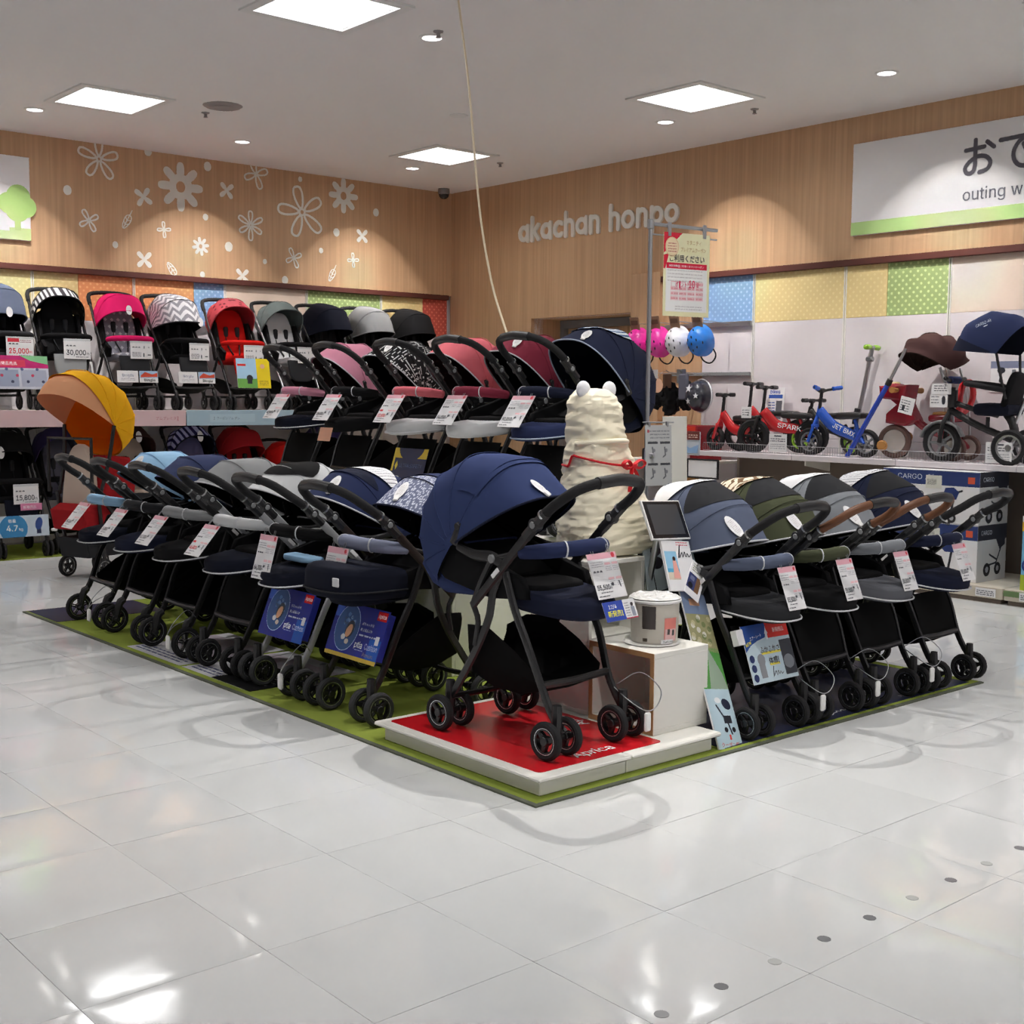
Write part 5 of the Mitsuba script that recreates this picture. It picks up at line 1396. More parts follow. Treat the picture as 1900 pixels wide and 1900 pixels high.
for i, (lab, y, sp, pr) in enumerate(BACK):
    t, M, surf, _ = stroller(lab, BX, y, .63, 180, group='raised back row of strollers', hx=-.02, hz=.03, ribs=sp.pop('ribs', 'up'), **sp)
    what = ['pink hooded stroller', 'squiggle hood stroller', 'salmon hooded stroller', 'wine hooded stroller', 'navy stroller of the back row'][i]
    price_card(M, f'price card on the front bar of the {what}', pr, .17, .19, -.03, .268, .69, .70, i == 2)
    if i in (1, 3, 4):
        oval_tag(surf, 52, 72, f'white oval tag on the hood rim of the {what}', .045)
    if i == 2:
        tt = thing('display_board', 'dark blue board with a yellow edge below the salmon hooded stroller', 'board')
        F = M @ frame([.275, 0, .06], [0, 1, 0], [-.30, 0, .95])
        put('board', bb([-.17, 0, -.003], [.15, .34, 0], .0006), mat('board_dark', (30, 40, 74), .4), F, False, tt)
        ink = Ink()
        ink.poly(shapely.difference(sbox(-.17, .28, .15, .36).intersection(sbox(-.17, 0, .15, .34)), affinity.scale(Point(-.01, .35).buffer(1), .12, .085)).union(sbox(-.17, .2, -.15, .34)), (206, 178, 66), 1)
        ink.text('ULTRA SAFETY', -.10, .225, .022, (86, 104, 140), 2, False, .22)
        ink.poly(Polygon([(-.14, .235), (-.125, .265), (-.11, .235), (-.125, .205)]), (214, 196, 80), 2)
        ink.circle(-.10, .14, .035, (226, 224, 214), 2, 1.3)
        for k in range(3):
            ink.circle(-.02, .15 - .05 * k, .014, (226, 208, 150), 2)
            ink.circle(.02, .15 - .05 * k, .012, (226, 208, 150), 2, 1.6)
        ink.text('2WAY', .05, .145, .018, (230, 230, 236), 2, True)
        ink.rect(.05, .03, .13, .065, (214, 190, 90), 2)
        put_ink('print', ink, up_by(F, .0003), tt)
    if i == 1:
        tt = thing('promo_card', 'small orange card below the price card of the squiggle hood stroller', 'card')
        put('card', bb([-.07, -.085, -.001], [.07, 0, 0], 0), mat('card_orange', (236, 176, 146), .5), M @ frame([.325, -.03, .49], [0, 1, 0], [-.3, 0, 1]), False, tt)

# tall stroller with a yellow hood behind the row
t = thing('stroller', 'tall stroller with bright yellow hood and red seat behind the light blue one', 'stroller')
M = place(3.33, 8.62, 0, 201)
yp = (-.20, 1.09)
k = put('canopy', canopy_sheet(yp, .25, RIBS_DEEP, seed=1)[0], 'mat_fabric_yellow', M, True, t, label='bright yellow hood')
put('lining', canopy_sheet(yp, .25, RIBS_DEEP, off=-.01, a0=31, a1=118, seed=1)[0], 'mat_fabric_peach', M, True, k, label='peach lining')
put('lining', canopy_sheet(yp, .25, RIBS_DEEP, off=-.01, a0=118, seed=1)[0], 'mat_fabric_orange', M, True, k, label='orange lining')
for q in range(1, 6):
    put('seam', tube(canopy_points(yp, .25, RIBS_DEEP, np.full(26, float(RIBS_DEEP[q][0])), np.linspace(.05, PI - .05, 26), .0005, seed=1), .003, 34, 5), 'mat_fabric_yellow', M, True, k)
put('push_frame', tube([(-.02, .21, .62), (-.02, .21, 1.0), (-.02, -.21, 1.0), (-.02, -.21, .62)], .013, None, 6, None, False), 'mat_black_tube', M, False, t)
put('seat_back', xform(puff(half_round(0, .46, .15, 20, 2.4), round_layers(.06, .02), .01), frame([-.10, 0, .50], [-.06, 0, 1], [0, -1, 0])), 'mat_fabric_beige', M, 40, t, label='beige seat back')
put('seat', side_puff([(-.10, .50), (-.46, .50), (-.50, .70), (-.44, .86), (-.20, .88)], -.16, .16, .03), 'mat_fabric_deep_red', M, 40, t, label='dark red seat')
put('leg_cover', side_puff([(.0, .36), (-.30, .36), (-.34, .52), (-.05, .54), (.03, .50)], -.17, .17, .03), 'mat_fabric_deep_red', M, 40, t)
put('basket', side_puff([(-.05, .16), (-.42, .16), (-.46, .30), (-.02, .30)], -.15, .15, .02), 'mat_fabric_charcoal', M, 40, t)
for sy in (1, -1):
    put('hood_post', tube([(-.2, sy * .245, 1.09), (-.17, sy * .22, .85), (-.10, sy * .2, .60)], .013, 8), 'mat_black_tube', M, True, t)
    put('front_leg', tube([(-.08, sy * .2, .62), (-.12, sy * .19, .35), (-.15, sy * .18, .14)], .014, 8), 'mat_black_tube', M, True, t)
    put('rear_leg', tube([(-.14, sy * .2, .56), (-.36, sy * .19, .30), (-.44, sy * .18, .13)], .014, 8), 'mat_black_tube', M, True, t)
    for ax in (-.14, -.45):
        add_wheel(t, M, ax, sy * .18, .078, .078, .03, 5)

# ------------------------------------------------------------------ flower wall: shelf with strollers on it and under it
SZ = 1.172
t = thing('display_shelf', 'long pale shelf under the flower wall carrying a row of strollers', 'shelf')
put('shelf_board', bb([2.2, 10.0, SZ - .03], [8.36, WY, SZ], .003), 'mat_white_paint', None, False, t)
put('fascia', bb([2.2, 9.985, SZ - .13], [4.895, 10.0, SZ + .004], .002), mat('fascia_pink', (226, 196, 200), .4), None, False, t, label='pale pink shelf edge')
put('fascia', bb([4.905, 9.985, SZ - .13], [6.7, 10.0, SZ + .004], .002), mat('fascia_blue', (172, 200, 216), .4), None, False, t, label='pale blue shelf edge')
put('fascia', bb([6.71, 9.985, SZ - .13], [8.36, 10.0, SZ + .004], .002), 'mat_fascia_pink', None, False, t)
for x in (2.25, 4.9, 6.705, 8.33):
    put('support', bb([x - .02, 10.80, .007], [x + .02, 10.84, SZ - .03], .003), 'mat_white_paint', None, False, t)
ink = Ink()
ink.text('1ヶ月からのベビーカー'.replace('ヶ月からの', '').replace('ベビーカー', 'アクーポント'), 1.05, .05, .026, (196, 130, 140), 1)
ink.text('アムプレミタイ', 1.72, .05, .026, (196, 130, 140), 1)
put_ink('lettering', ink, np.array([[1, 0, 0, 2.9], [0, 0, -1, 9.9845], [0, 1, 0, SZ - .13], [0, 0, 0, 1.0]]), t)
ink = Ink()
ink.rect(.22, .03, .66, .10, (186, 212, 226), 1)
ink.text('1', .25, .05, .026, (110, 140, 160), 2)
ink.text('クーポンアムプレ', .28, .05, .024, (110, 140, 160), 2)
put_ink('lettering', ink, np.array([[1, 0, 0, 4.9], [0, 0, -1, 9.9845], [0, 1, 0, SZ - .13], [0, 0, 0, 1.0]]), t)

BRIBS = {'sun': ((28, .30), (62, .325), (98, .31), (135, .285)), 'big': ((12, .34), (50, .35), (95, .335), (140, .30)), 'up': ((50, .31), (85, .325), (115, .315), (145, .29))}
BPIV = (-.17, .70)


def buggy(label, x, y, z, deg, hood, lining='mat_fabric_black', seat='mat_fabric_black', bar='mat_fabric_black', tubes='mat_black_tube', lower=None, ribs='sun', uv=False, side='mat_fabric_black', foot='mat_fabric_charcoal', basket='mat_mesh_black', group=None, s=1.0, rim=None, window=None):
    """A light stroller seen from the front, push bar high at its back."""
    t = thing('stroller', label, 'stroller', group)
    M = place(x, y, z, deg, s)
    rb = BRIBS[ribs]
    for ax, w_, sy in ((.27, .185, 1), (.27, .185, -1), (-.28, .215, 1), (-.28, .215, -1)):
        put('caster', lambda: cat(tube([(-.03, 0, .10), (-.012, 0, .075), (0, 0, 0)], [.018, .018, .01], 6)), 'mat_black_plastic', M @ place(ax, sy * w_, .065), 40, t, ('bfork',))
        for o in ((-.02, .02) if ax > 0 else (0,)):
            add_wheel(t, M, ax, sy * w_ + o, .065, .065, .022, 5, shine=False)
    for sy in (1, -1):
        Ms = M if sy == 1 else M @ np.diag([1, -1, 1, 1.0])
        put('side_tube', lambda: tube([(-.32, .20, .95), (-.16, .205, .74), (.02, .20, .50), (.10, .195, .40)], .0125, 10, 8), tubes, Ms, True, t, ('btube',))
        put('front_leg', lambda: tube([(.09, .195, .41), (.18, .19, .27), (.25, .185, .155)], .0125, 8, 8), lower or tubes, Ms, True, t, ('bleg',))
        put('rear_leg', lambda: tube([(.03, .20, .50), (-.08, .208, .33), (-.30, .215, .155)], .0115, 8, 8), tubes, Ms, True, t, ('brear',))
        put('hub', lambda: cat(disc([0, .2, .50], .03, .03, 'y', 16, .006), tube([(-.02, .2, .54), (.03, .2, .47)], .02, 3)), 'mat_black_plastic', Ms, 40, t, ('bhub',))
        put('side_panel', lambda: side_puff([(-.30, .80), (-.16, .45), (.06, .45), (.09, .52), (-.04, .58), (-.14, .80)], .145, .172), side, Ms, 40, t, ('bside',))
    put('grip', lambda: tube([(-.29, .203, .91), (-.335, .20, .97), (-.37, .17, 1.005), (-.385, .08, 1.02), (-.388, 0, 1.022), (-.385, -.08, 1.02), (-.37, -.17, 1.005), (-.335, -.20, .97), (-.29, -.203, .91)], .017, 44, 10), 'mat_foam', M, True, t, ('bgrip',))
    put('crossbar', lambda: tube([(.235, -.185, .20), (.25, 0, .195), (.235, .185, .20)], .011, 8), tubes, M, True, t, ('bx',))
    put('rear_axle', lambda: tube([(-.27, -.21, .12), (-.27, 0, .115), (-.27, .21, .12)], .01, 6), tubes, M, True, t, ('bx2',))
    put('seat', lambda: xform(puff(half_round(-.12, .22, .145, 18, 4), round_layers(.05, .018), .006), frame([0, 0, .445], [1, 0, .10], [0, 1, 0])), seat, M, 40, t, ('bseat',))
    put('backrest', lambda: xform(puff(half_round(0, .48, .145, 18, 4), round_layers(.045, .016), .006), frame([-.09, 0, .46], [-.30, 0, .95], [0, -1, 0])), seat, M, 40, t, ('bback',))
    put('leg_pad', lambda: xform(puff(half_round(0, .20, .13, 16, 4), round_layers(.03, .012), .003), frame([.205, 0, .46], [.22, 0, -.97], [0, -1, 0])), foot, M, 40, t, ('bpad',))
    for sy in (1, -1):
        put('harness', lambda: cat(tube([(-.19, .05, .80), (-.115, .06, .62), (-.03, .03, .50)], .013, 8, 6, (1, .35)), bb([-.16, .035, .66], [-.125, .075, .76], .01)), 'mat_fabric_charcoal', M if sy == 1 else M @ np.diag([1, -1, 1, 1.0]), True, t, ('bharn',))
    bp = [(.0, .198, .555), (.08, .195, .59), (.16, .165, .602), (.205, .09, .606), (.215, 0, .607)]
    bp = bp + [(a, -b, c) for a, b, c in bp[-2::-1]]
    k = put('front_bar', lambda: tube(bp, .011, 30, 8), 'mat_black_plastic', M, True, t, ('bbar',))
    put('bar_cover', lambda: tube(smooth_path(bp, 60)[9:51], [.02, .024, .024, .024, .024, .02], 30, 12), bar, M, True, k, ('bcov',))
    sh = canopy_sheet(BPIV, .205, rb, seed=2)
    kc = put('canopy', (lambda: sh) if uv else (lambda: sh[0]), hood, M, True, t, ('bcan', ribs, uv))
    put('lining', lambda: canopy_sheet(BPIV, .205, rb, off=-.007, a0=rb[0][0] + 1, seed=2)[0], lining, M, True, kc, ('blin', ribs))
    put('rim_wire', lambda: tube(canopy_points(BPIV, .205, rb, np.full(40, float(rb[0][0])), np.linspace(.03, PI - .03, 40), .001, seed=2), .006, 60, 6), rim or (hood if not uv else lining), M, True, kc, ('brim', ribs))
    for q in range(1, len(rb) - 1):
        put('seam', lambda q=q: tube(canopy_points(BPIV, .205, rb, np.full(26, float(rb[q][0])), np.linspace(.05, PI - .05, 26), .0005, seed=2), .0025, 34, 5), hood if not uv else lining, M, True, kc, ('bseam', q, ribs))
    put('back_cover', lambda: grid_mesh(canopy_points(BPIV, .2, ((130, rb[-1][1]), (240, .16)), *np.meshgrid(np.linspace(rb[-1][0], 235, 10), np.linspace(.05, PI - .05, 16), indexing='ij'), -.003, 0, 1.0, 0))[0], side if window is None else window, M, True, kc, ('bbk', ribs))
    st = [(-.24, .30, .20, .16), (-.10, .29, .15, .165), (.06, .27, .15, .165), (.215, .23, .19, .16)]
    put('basket', lambda: grid_mesh(np.array([[(a, -w, zt), (a, -w * .95, (zt + zb) / 2), (a, -w * .8, zb), (a, 0, zb - .01), (a, w * .8, zb), (a, w * .95, (zt + zb) / 2), (a, w, zt)] for a, zt, zb, w in st]))[0], basket, M, 60, t, ('bbasket',))
    return t, M


def wall_card(M, label, price, cy=.05, x=.235, z=.585, hot=False, w=.16, h=.14, grey=True):
    CARD_N[0] += 1
    t = thing('price_card', label, 'price card', 'price cards on the shelf strollers')
    F = M @ frame([x, cy, z], [0, 1, 0], [-.05, 0, 1])
    put('card', bb([-w / 2, -h, -.0015], [w / 2, 0, 0], .0003), 'mat_paper', F, False, t, ('card', w, h))
    ink = Ink()
    ink.rect(-w / 2, -h * .12, w / 2, 0, (206, 210, 214), 1)
    if hot:
        ink.rect(-w * .44, -h * .26, -w * .02, -h * .08, (214, 60, 76), 2)
        ink.lines(-w * .0, w * .42, -h * .2, 2, h * .08, h * .03, (150, 100, 110), 2, 3)
    for k in range(3):
        ink.poly(affinity.translate(shapely.difference(Point(0, 0).buffer(w * .05, 6), sbox(-1, -1, 1, 0)), -w * .36 + k * w * .13, -h * .38), (90, 92, 100), 2)
    if price:
        ink.text(price, -w * .42, -h * .80, h * .24, (206, 50, 66) if hot else (70, 72, 80), 3, True, w * .74)
        ink.text('円', w * .34, -h * .80, h * .11, (206, 50, 66) if hot else (70, 72, 80), 3)
        ink.lines(-w * .05, w * .42, -h * .92, 1, h * .05, h * .035, (110, 110, 118), 2, 4)
    else:
        ink.lines(-w * .42, w * .0, -h * .66, 4, h * .075, h * .035, (120, 122, 130), 2, CARD_N[0])
        ink.rect(w * .08, -h * .88, w * .13, -h * .68, (70, 72, 80), 2)
        ink.rect(w * .28, -h * .80, w * .42, -h * .74, (90, 92, 100), 2)
        ink.rect(w * .10, -h * .42, w * .15, -h * .28, (140, 142, 150), 2)
        ink.circle(w * .34, -h * .35, w * .03, (150, 152, 160), 2)
    put_ink('print', ink, up_by(F, .0003), t)


SHELF = [
    ('stroller with slate blue hood at the far left end of the flower wall shelf', 3.50, dict(hood='mat_fabric_blue_grey', ribs='big', bar='mat_fabric_charcoal'), ('25,000', True)),
    ('stroller with grey and white striped hood and white legs on the flower wall shelf', 3.99, dict(hood='mat_fabric_bold_stripes', uv=True, ribs='up', tubes='mat_black_tube', lower='mat_white_plastic', foot='mat_fabric_grey'), ('30,000', False)),
    ('stroller with bright magenta hood and grey crossed seat on the flower wall shelf', 4.53, dict(hood='mat_fabric_magenta', lining='mat_fabric_magenta', seat='mat_fabric_plus', bar='mat_fabric_magenta', ribs='sun'), (None, False)),
    ('stroller with grey and white zigzag hood on the flower wall shelf', 5.04, dict(hood='mat_fabric_chevron', uv=True, ribs='big', lining='mat_fabric_charcoal'), (None, False)),
    ('stroller with dusty red starred hood and bright red seat on the flower wall shelf', 5.60, dict(hood='mat_fabric_stars', uv=True, lining='mat_fabric_dusty_red', seat='mat_fabric_red', bar='mat_fabric_red', ribs='up', foot='mat_fabric_red'), (None, False)),
    ('stroller with dark grey green hood and white seat on the flower wall shelf', 6.13, dict(hood='mat_fabric_grey_green', lining='mat_fabric_grey_green', seat='mat_fabric_white', tubes='mat_aluminium', ribs='up'), (None, False)),
    ('stroller with dark navy hood on the flower wall shelf, below the green panel', 6.63, dict(hood='mat_fabric_midnight', lining='mat_fabric_midnight', seat='mat_fabric_charcoal', ribs='big'), None),
    ('stroller with light grey hood on the flower wall shelf, before the yellow panel', 7.13, dict(hood='mat_fabric_grey', lining='mat_fabric_charcoal', ribs='big'), None),
    ('stroller with all black hood on the flower wall shelf, before the red panel', 7.64, dict(hood='mat_fabric_black', lining='mat_fabric_black', ribs='big', seat='mat_fabric_black'), None),
]


def plus_fn(p, n, uv):
    fx, fz = (p.x + .3 * p.z * 0) / .055, p.z / .06
    row = dr.floor(fz)
    fx = fx + .5 * (row - 2 * dr.floor(row * .5))
    a, b = dr.abs(fx - dr.floor(fx) - .5) * .055, dr.abs(fz - row - .5) * .06
    on = dr.select(((a < .005) & (b < .014)) | ((b < .005) & (a < .014)), 1.0, 0.0)
    return mikit.mix(lin((150, 150, 162)), lin((236, 236, 240)), on)


fab('fabric_plus', mikit.proc(plus_fn))
fab('fabric_grey_green', (88, 98, 98))
for i, (lab, x, sp, pr) in enumerate(SHELF):
    t, M = buggy(lab, x, 10.36, SZ, -90 + [0, -7, -4, 2, -5, 0, 3, 0, 0][i], group='strollers on the flower wall shelf', **sp)
    what = ['slate blue hooded stroller', 'striped hood stroller with white legs', 'magenta hooded stroller', 'zigzag hood stroller', 'red starred hood stroller', 'grey green hooded stroller'][i] if i < 6 else ''
    if pr:
        wall_card(M, f'price card on the front bar of the {what}', pr[0], hot=pr[1], w=.215 if i < 2 else .19, h=.165 if i < 2 else .15)
    if i in (2, 3, 0):
        tt = thing('hang_tag', f'white oval tag on the hood of the {what}', 'tag', 'white oval hang tags')
        P = canopy_points(BPIV, .205, BRIBS[sp['ribs']], np.array([BRIBS[sp['ribs']][0][0] + 3.]), np.array([PI * (.5 if i != 3 else .36)]), .01)[0]
        put('oval', lambda: extr(affinity.scale(Point(0, 0).buffer(1, 10), .026, .042), .0015), 'mat_paper', M @ frame(P + [.006, 0, -.01], [0, 1, 0], [-.2, 0, 1]), False, tt, ('woval',))
    if i in (2, 3):
        tt = thing('brochure_holder', f'white holder with folded leaflets at the foot of the {what}', 'leaflet holder')
        F = M @ frame([.30, 0, .235], [0, 1, 0], [-.15, 0, 1])
        put('holder', bb([-.18, 0, -.006], [.0, .10, 0], .001), 'mat_paper', F, False, tt)
        put('leaflet', bb([.01, 0, -.006], [.17, .10, 0], .001), 'mat_paper', F, False, tt)
        ink = Ink()
        ink.text('Bingle', -.14, .05, .022, (90, 100, 140), 1, False, .10)
        ink.lines(-.15, -.03, .03, 2, .012, .004, (150, 150, 160), 1, 2)
        ink.rect(.01, .04, .17, .10, (168, 196, 226), 1)
        ink.poly(Polygon([(.02, .06), (.06, .09), (.12, .07), (.165, .085), (.165, .05), (.02, .045)]), (206, 80, 60), 2)
        ink.text('Bingle', .045, .012, .022, (60, 62, 70), 2, True, .10)
        put_ink('print', ink, up_by(F, .0003), tt)
    if i == 4:
        tt = thing('display_board', 'blue, green and yellow product board at the foot of the red starred hood stroller', 'board')
        F = M @ frame([.30, .02, .20], [0, 1, 0], [-.2, 0, 1])
        put('board', bb([-.15, 0, -.004], [.17, .27, 0], .001), 'mat_paper', F, False, tt)
        ink = Ink()
        ink.rect(-.15, 0, .04, .27, (170, 208, 236), 1)
        ink.rect(-.15, 0, .04, .085, (110, 170, 80), 2)
        ink.rect(.04, 0, .17, .27, (240, 214, 30), 1)
        ink.rect(-.14, .2, -.06, .22, (206, 60, 60), 2)
        ink.circle(-.03, .09, .03, (40, 42, 50), 3)
        ink.rect(-.055, .04, -.01, .07, (40, 42, 50), 3)
        ink.circle(.10, .20, .022, (226, 180, 140), 3)
        ink.lines(.06, .15, .06, 3, .016, .006, (140, 120, 40), 3, 1)
        put_ink('print', ink, up_by(F, .0003), tt)
    if i == 0:
        tt = thing('display_board', 'magenta and green product board at the foot of the slate blue hooded stroller', 'board')
        F = M @ frame([.30, .02, .17], [0, 1, 0], [-.2, 0, 1])
        put('board', bb([-.22, 0, -.004], [.24, .27, 0], .001), 'mat_paper', F, False, tt)
        ink = Ink()
        ink.rect(-.22, .17, .24, .27, (186, 40, 110), 1)
        ink.poly(Polygon([(.02, .27), (.24, .27), (.24, .20), (.10, .23)]), (130, 190, 140), 2)
        ink.rect(-.22, .0, .24, .17, (196, 200, 214), 1)
        ink.rect(-.20, .02, .0, .155, (150, 160, 184), 2)
        ink.rect(.02, .02, .22, .155, (164, 170, 190), 2)
        for k in range(10):
            ink.circle(-.17 + .04 * k, .06 + .05 * (k % 3), .012, [(60, 64, 90), (190, 70, 100), (90, 100, 140)][k % 3], 3)
        ink.rect(-.18, .18, .06, .235, (210, 60, 90), 3)
        ink.text('展示品処分'.replace('展示', '新発').replace('処分', '売品'), -.16, .192, .026, (250, 236, 240), 4, True)
        put_ink('print', ink, up_by(F, .0003), tt)

LOWER = [
    ('black stroller on the floor at the far left, a 15,800 card on its bar', 3.50, 10.26, dict(hood='mat_fabric_black', ribs='sun', foot='mat_fabric_midnight'), -90),
    ('stroller with dark brown hood under the flower wall shelf', 4.63, 10.38, dict(hood='mat_fabric_brown', ribs='up', lining='mat_fabric_brown', seat='mat_fabric_beige'), -90),
    ('stroller with purple and white striped hood under the flower wall shelf', 5.17, 10.30, dict(hood='mat_fabric_purple_stripes', uv=True, ribs='up', lining='mat_fabric_midnight', seat='mat_fabric_purple_stripes2'), -90),
    ('stroller with dark red hood under the flower wall shelf', 5.66, 10.32, dict(hood='mat_fabric_deep_red', ribs='sun', lining='mat_fabric_deep_red', seat='mat_fabric_deep_red'), -90),
    ('stroller with bright red hood under the flower wall shelf', 6.10, 10.26, dict(hood='mat_fabric_red', ribs='sun', lining='mat_fabric_red', seat='mat_fabric_red', s=.86), -84),
    ('stroller with dark purple hood under the flower wall shelf', 6.62, 10.34, dict(hood='mat_fabric_plum', ribs='big', lining='mat_fabric_black'), -88),
]
fab('fabric_deep_red', (150, 28, 34))
fab('fabric_plum', (52, 44, 84))
fab('fabric_purple_stripes2', (96, 94, 130))
for i, (lab, x, y, sp, deg) in enumerate(LOWER):
    t, M = buggy(lab, x, y, .007, deg, group='strollers under the flower wall shelf', **sp)
    if i == 0:
        wall_card(M, 'white card reading 15,800 with a pink strip on the far left stroller', '15,800', .03, .24, .585, False, .20, .16)
        tt = thing('promo_card', 'pink strip card below the 15,800 card', 'card')
        F = M @ frame([.25, .06, .43], [0, 1, 0], [-.05, 0, 1])
        put('card', bb([-.08, -.055, -.001], [.09, 0, 0], 0), mat('card_pink', (224, 140, 178), .5), F, False, tt)
        ink = Ink()
        ink.text('新発売品', -.06, -.042, .022, (250, 230, 240), 1, True)
        put_ink('print', ink, up_by(F, .0003), tt)
        tt = thing('display_board', 'pale blue board reading 4.7kg at the foot of the far left stroller', 'board')
        F = M @ frame([.295, 0, .17], [0, 1, 0], [-.12, 0, 1])
        put('board', bb([-.20, 0, -.004], [.19, .17, 0], .001), 'mat_paper', F, False, tt)
        ink = Ink()
        ink.rect(-.20, 0, .19, .17, (206, 222, 236), 1)
        ink.poly(Point(-.09, .07).buffer(.11).intersection(sbox(-.2, 0, .19, .17)), (66, 142, 196), 2)
        ink.text('軽量', -.13, .115, .026, (236, 244, 250), 3, True)
        ink.text('4.7', -.15, .05, .045, (240, 246, 250), 3, True)
        ink.text('kg', -.05, .05, .022, (240, 246, 250), 3, True)
        ink.poly(affinity.rotate(affinity.scale(Point(.11, .10).buffer(1), .028, .05), -14), (50, 76, 140), 3)
        ink.rect(.09, .02, .125, .06, (40, 50, 80), 3)
        put_ink('print', ink, up_by(F, .0003), tt)
        tt = thing('security_tag', 'small white security tag beside the 4.7kg board', 'security tag')
        put('tag_body', bb([.28, .205, .20], [.30, .255, .225], .006), 'mat_white_plastic', M, 40, tt)
        put('cable', tube([(.28, .205, .21), (.24, .21, .19), (.2, .195, .24)], .002, 10, 5), 'mat_steel', M, True, tt)
    if i in (0, 1, 2):
        tt = thing('hang_tag', ['white oval tag on the hood of the far left black stroller', 'white oval tag before the dark brown hood', 'white oval tag on the purple striped hood'][i], 'tag', 'white oval hang tags')
        P = canopy_points(BPIV, .205, BRIBS[sp['ribs']], np.array([BRIBS[sp['ribs']][0][0] + 3.]), np.array([PI * (.5 if i else .62)]), .01)[0]
        put('oval', lambda: extr(affinity.scale(Point(0, 0).buffer(1, 10), .028, .05), .0015), 'mat_paper', M @ frame(P + [.008, 0, -.02], [0, 1, 0], [-.2, .1, 1]), False, tt, ('woval2',))
# a second black stroller behind, at the very left edge
t, M = buggy('dark stroller with a tall grey backrest behind the yellow hood', 3.98, 10.34, .007, -90, hood='mat_fabric_plum', ribs='up', lining='mat_fabric_blue_grey', seat='mat_fabric_slate', group='strollers under the flower wall shelf')
fab('fabric_slate', (84, 84, 96))

# ------------------------------------------------------------------ right wall: shelf with ride-on toys
RZ = .885
t = thing('display_shelf', 'pale metal shelf along the right wall carrying bikes and tricycles', 'shelf')
for y0, y1 in ((5.845, 6.76), (4.945, 5.84), (4.045, 4.94), (3.145, 4.04)):
    put('shelf_board', cat(bb([7.87, y0, RZ - .032], [8.44, y1, RZ], .002), bb([7.85, y0, RZ - .038], [7.872, y1, RZ + .004], .003)), 'mat_panel_pale', None, False, t)
    put('bracket', extr(Polygon([(0, 0), (.42, 0), (.42, -.05), (0, -.12)]), .012), 'mat_white_paint', np.array([[-1, 0, 0, 8.46], [0, 0, 1, y0], [0, 1, 0, RZ - .035], [0, 0, 0, 1.0]]), False, t, 'brkt')
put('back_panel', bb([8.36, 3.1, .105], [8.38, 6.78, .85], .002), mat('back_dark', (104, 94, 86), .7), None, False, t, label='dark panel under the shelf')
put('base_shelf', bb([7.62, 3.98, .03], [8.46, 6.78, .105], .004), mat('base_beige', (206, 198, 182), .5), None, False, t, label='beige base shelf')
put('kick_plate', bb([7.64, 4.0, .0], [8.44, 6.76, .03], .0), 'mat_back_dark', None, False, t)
tag(put('carton', bb([7.66, 3.50, .105], [7.99, 3.885, .585], .004), mat('carton_sky', (120, 186, 222), .5)), 'tall sky blue carton at the right edge, beside the bike boxes', 'box')
ink = Ink()
ink.rect(.0, .0, .385, .10, (176, 196, 60), 1)
ink.rect(.0, .38, .385, .44, (236, 190, 60), 1)
ink.rect(.0, .44, .385, .48, (240, 240, 240), 1)
ink.circle(.05, .16, .045, (40, 60, 130), 1)
ink.circle(.05, .16, .03, (150, 190, 220), 2)
ink.circle(.12, .24, .05, (226, 196, 160), 1)
put_ink('print', ink, np.array([[0, 0, -1, 7.6595], [-1, 0, 0, 3.885], [0, 1, 0, .105], [0, 0, 0, 1.0]]), 'carton')
t = thing('base_shelf', 'beige base shelf with green trim at the right edge', 'shelf')
put('board', bb([7.62, 2.6, .03], [8.46, 3.97, .105], .004), 'mat_base_beige', None, False, t)
put('kick_plate', bb([7.64, 2.6, .0], [8.44, 3.95, .03], .0), 'mat_back_dark', None, False, t)
put('trim', bb([7.612, 2.6, .06], [7.62, 3.97, .095], .001), mat('trim_green', (104, 128, 84), .5), None, False, t)
for i, y in enumerate((4.02, 3.72)):
    tt = thing('price_label', ['white shelf price label below the two bike boxes', 'white shelf price label at the right edge'][i], 'price label')
    put('strip', bb([7.606, y, .04], [7.611, y + .14, .095], .001), 'mat_paper', None, False, tt)
    ink = Ink()
    ink.lines(.01, .13, .035, 3, .012, .006, (110, 112, 120), 1, i)
    put_ink('print', ink, np.array([[0, 0, -1, 7.6055], [-1, 0, 0, y + .14], [0, 1, 0, .04], [0, 0, 0, 1.0]]), tt)

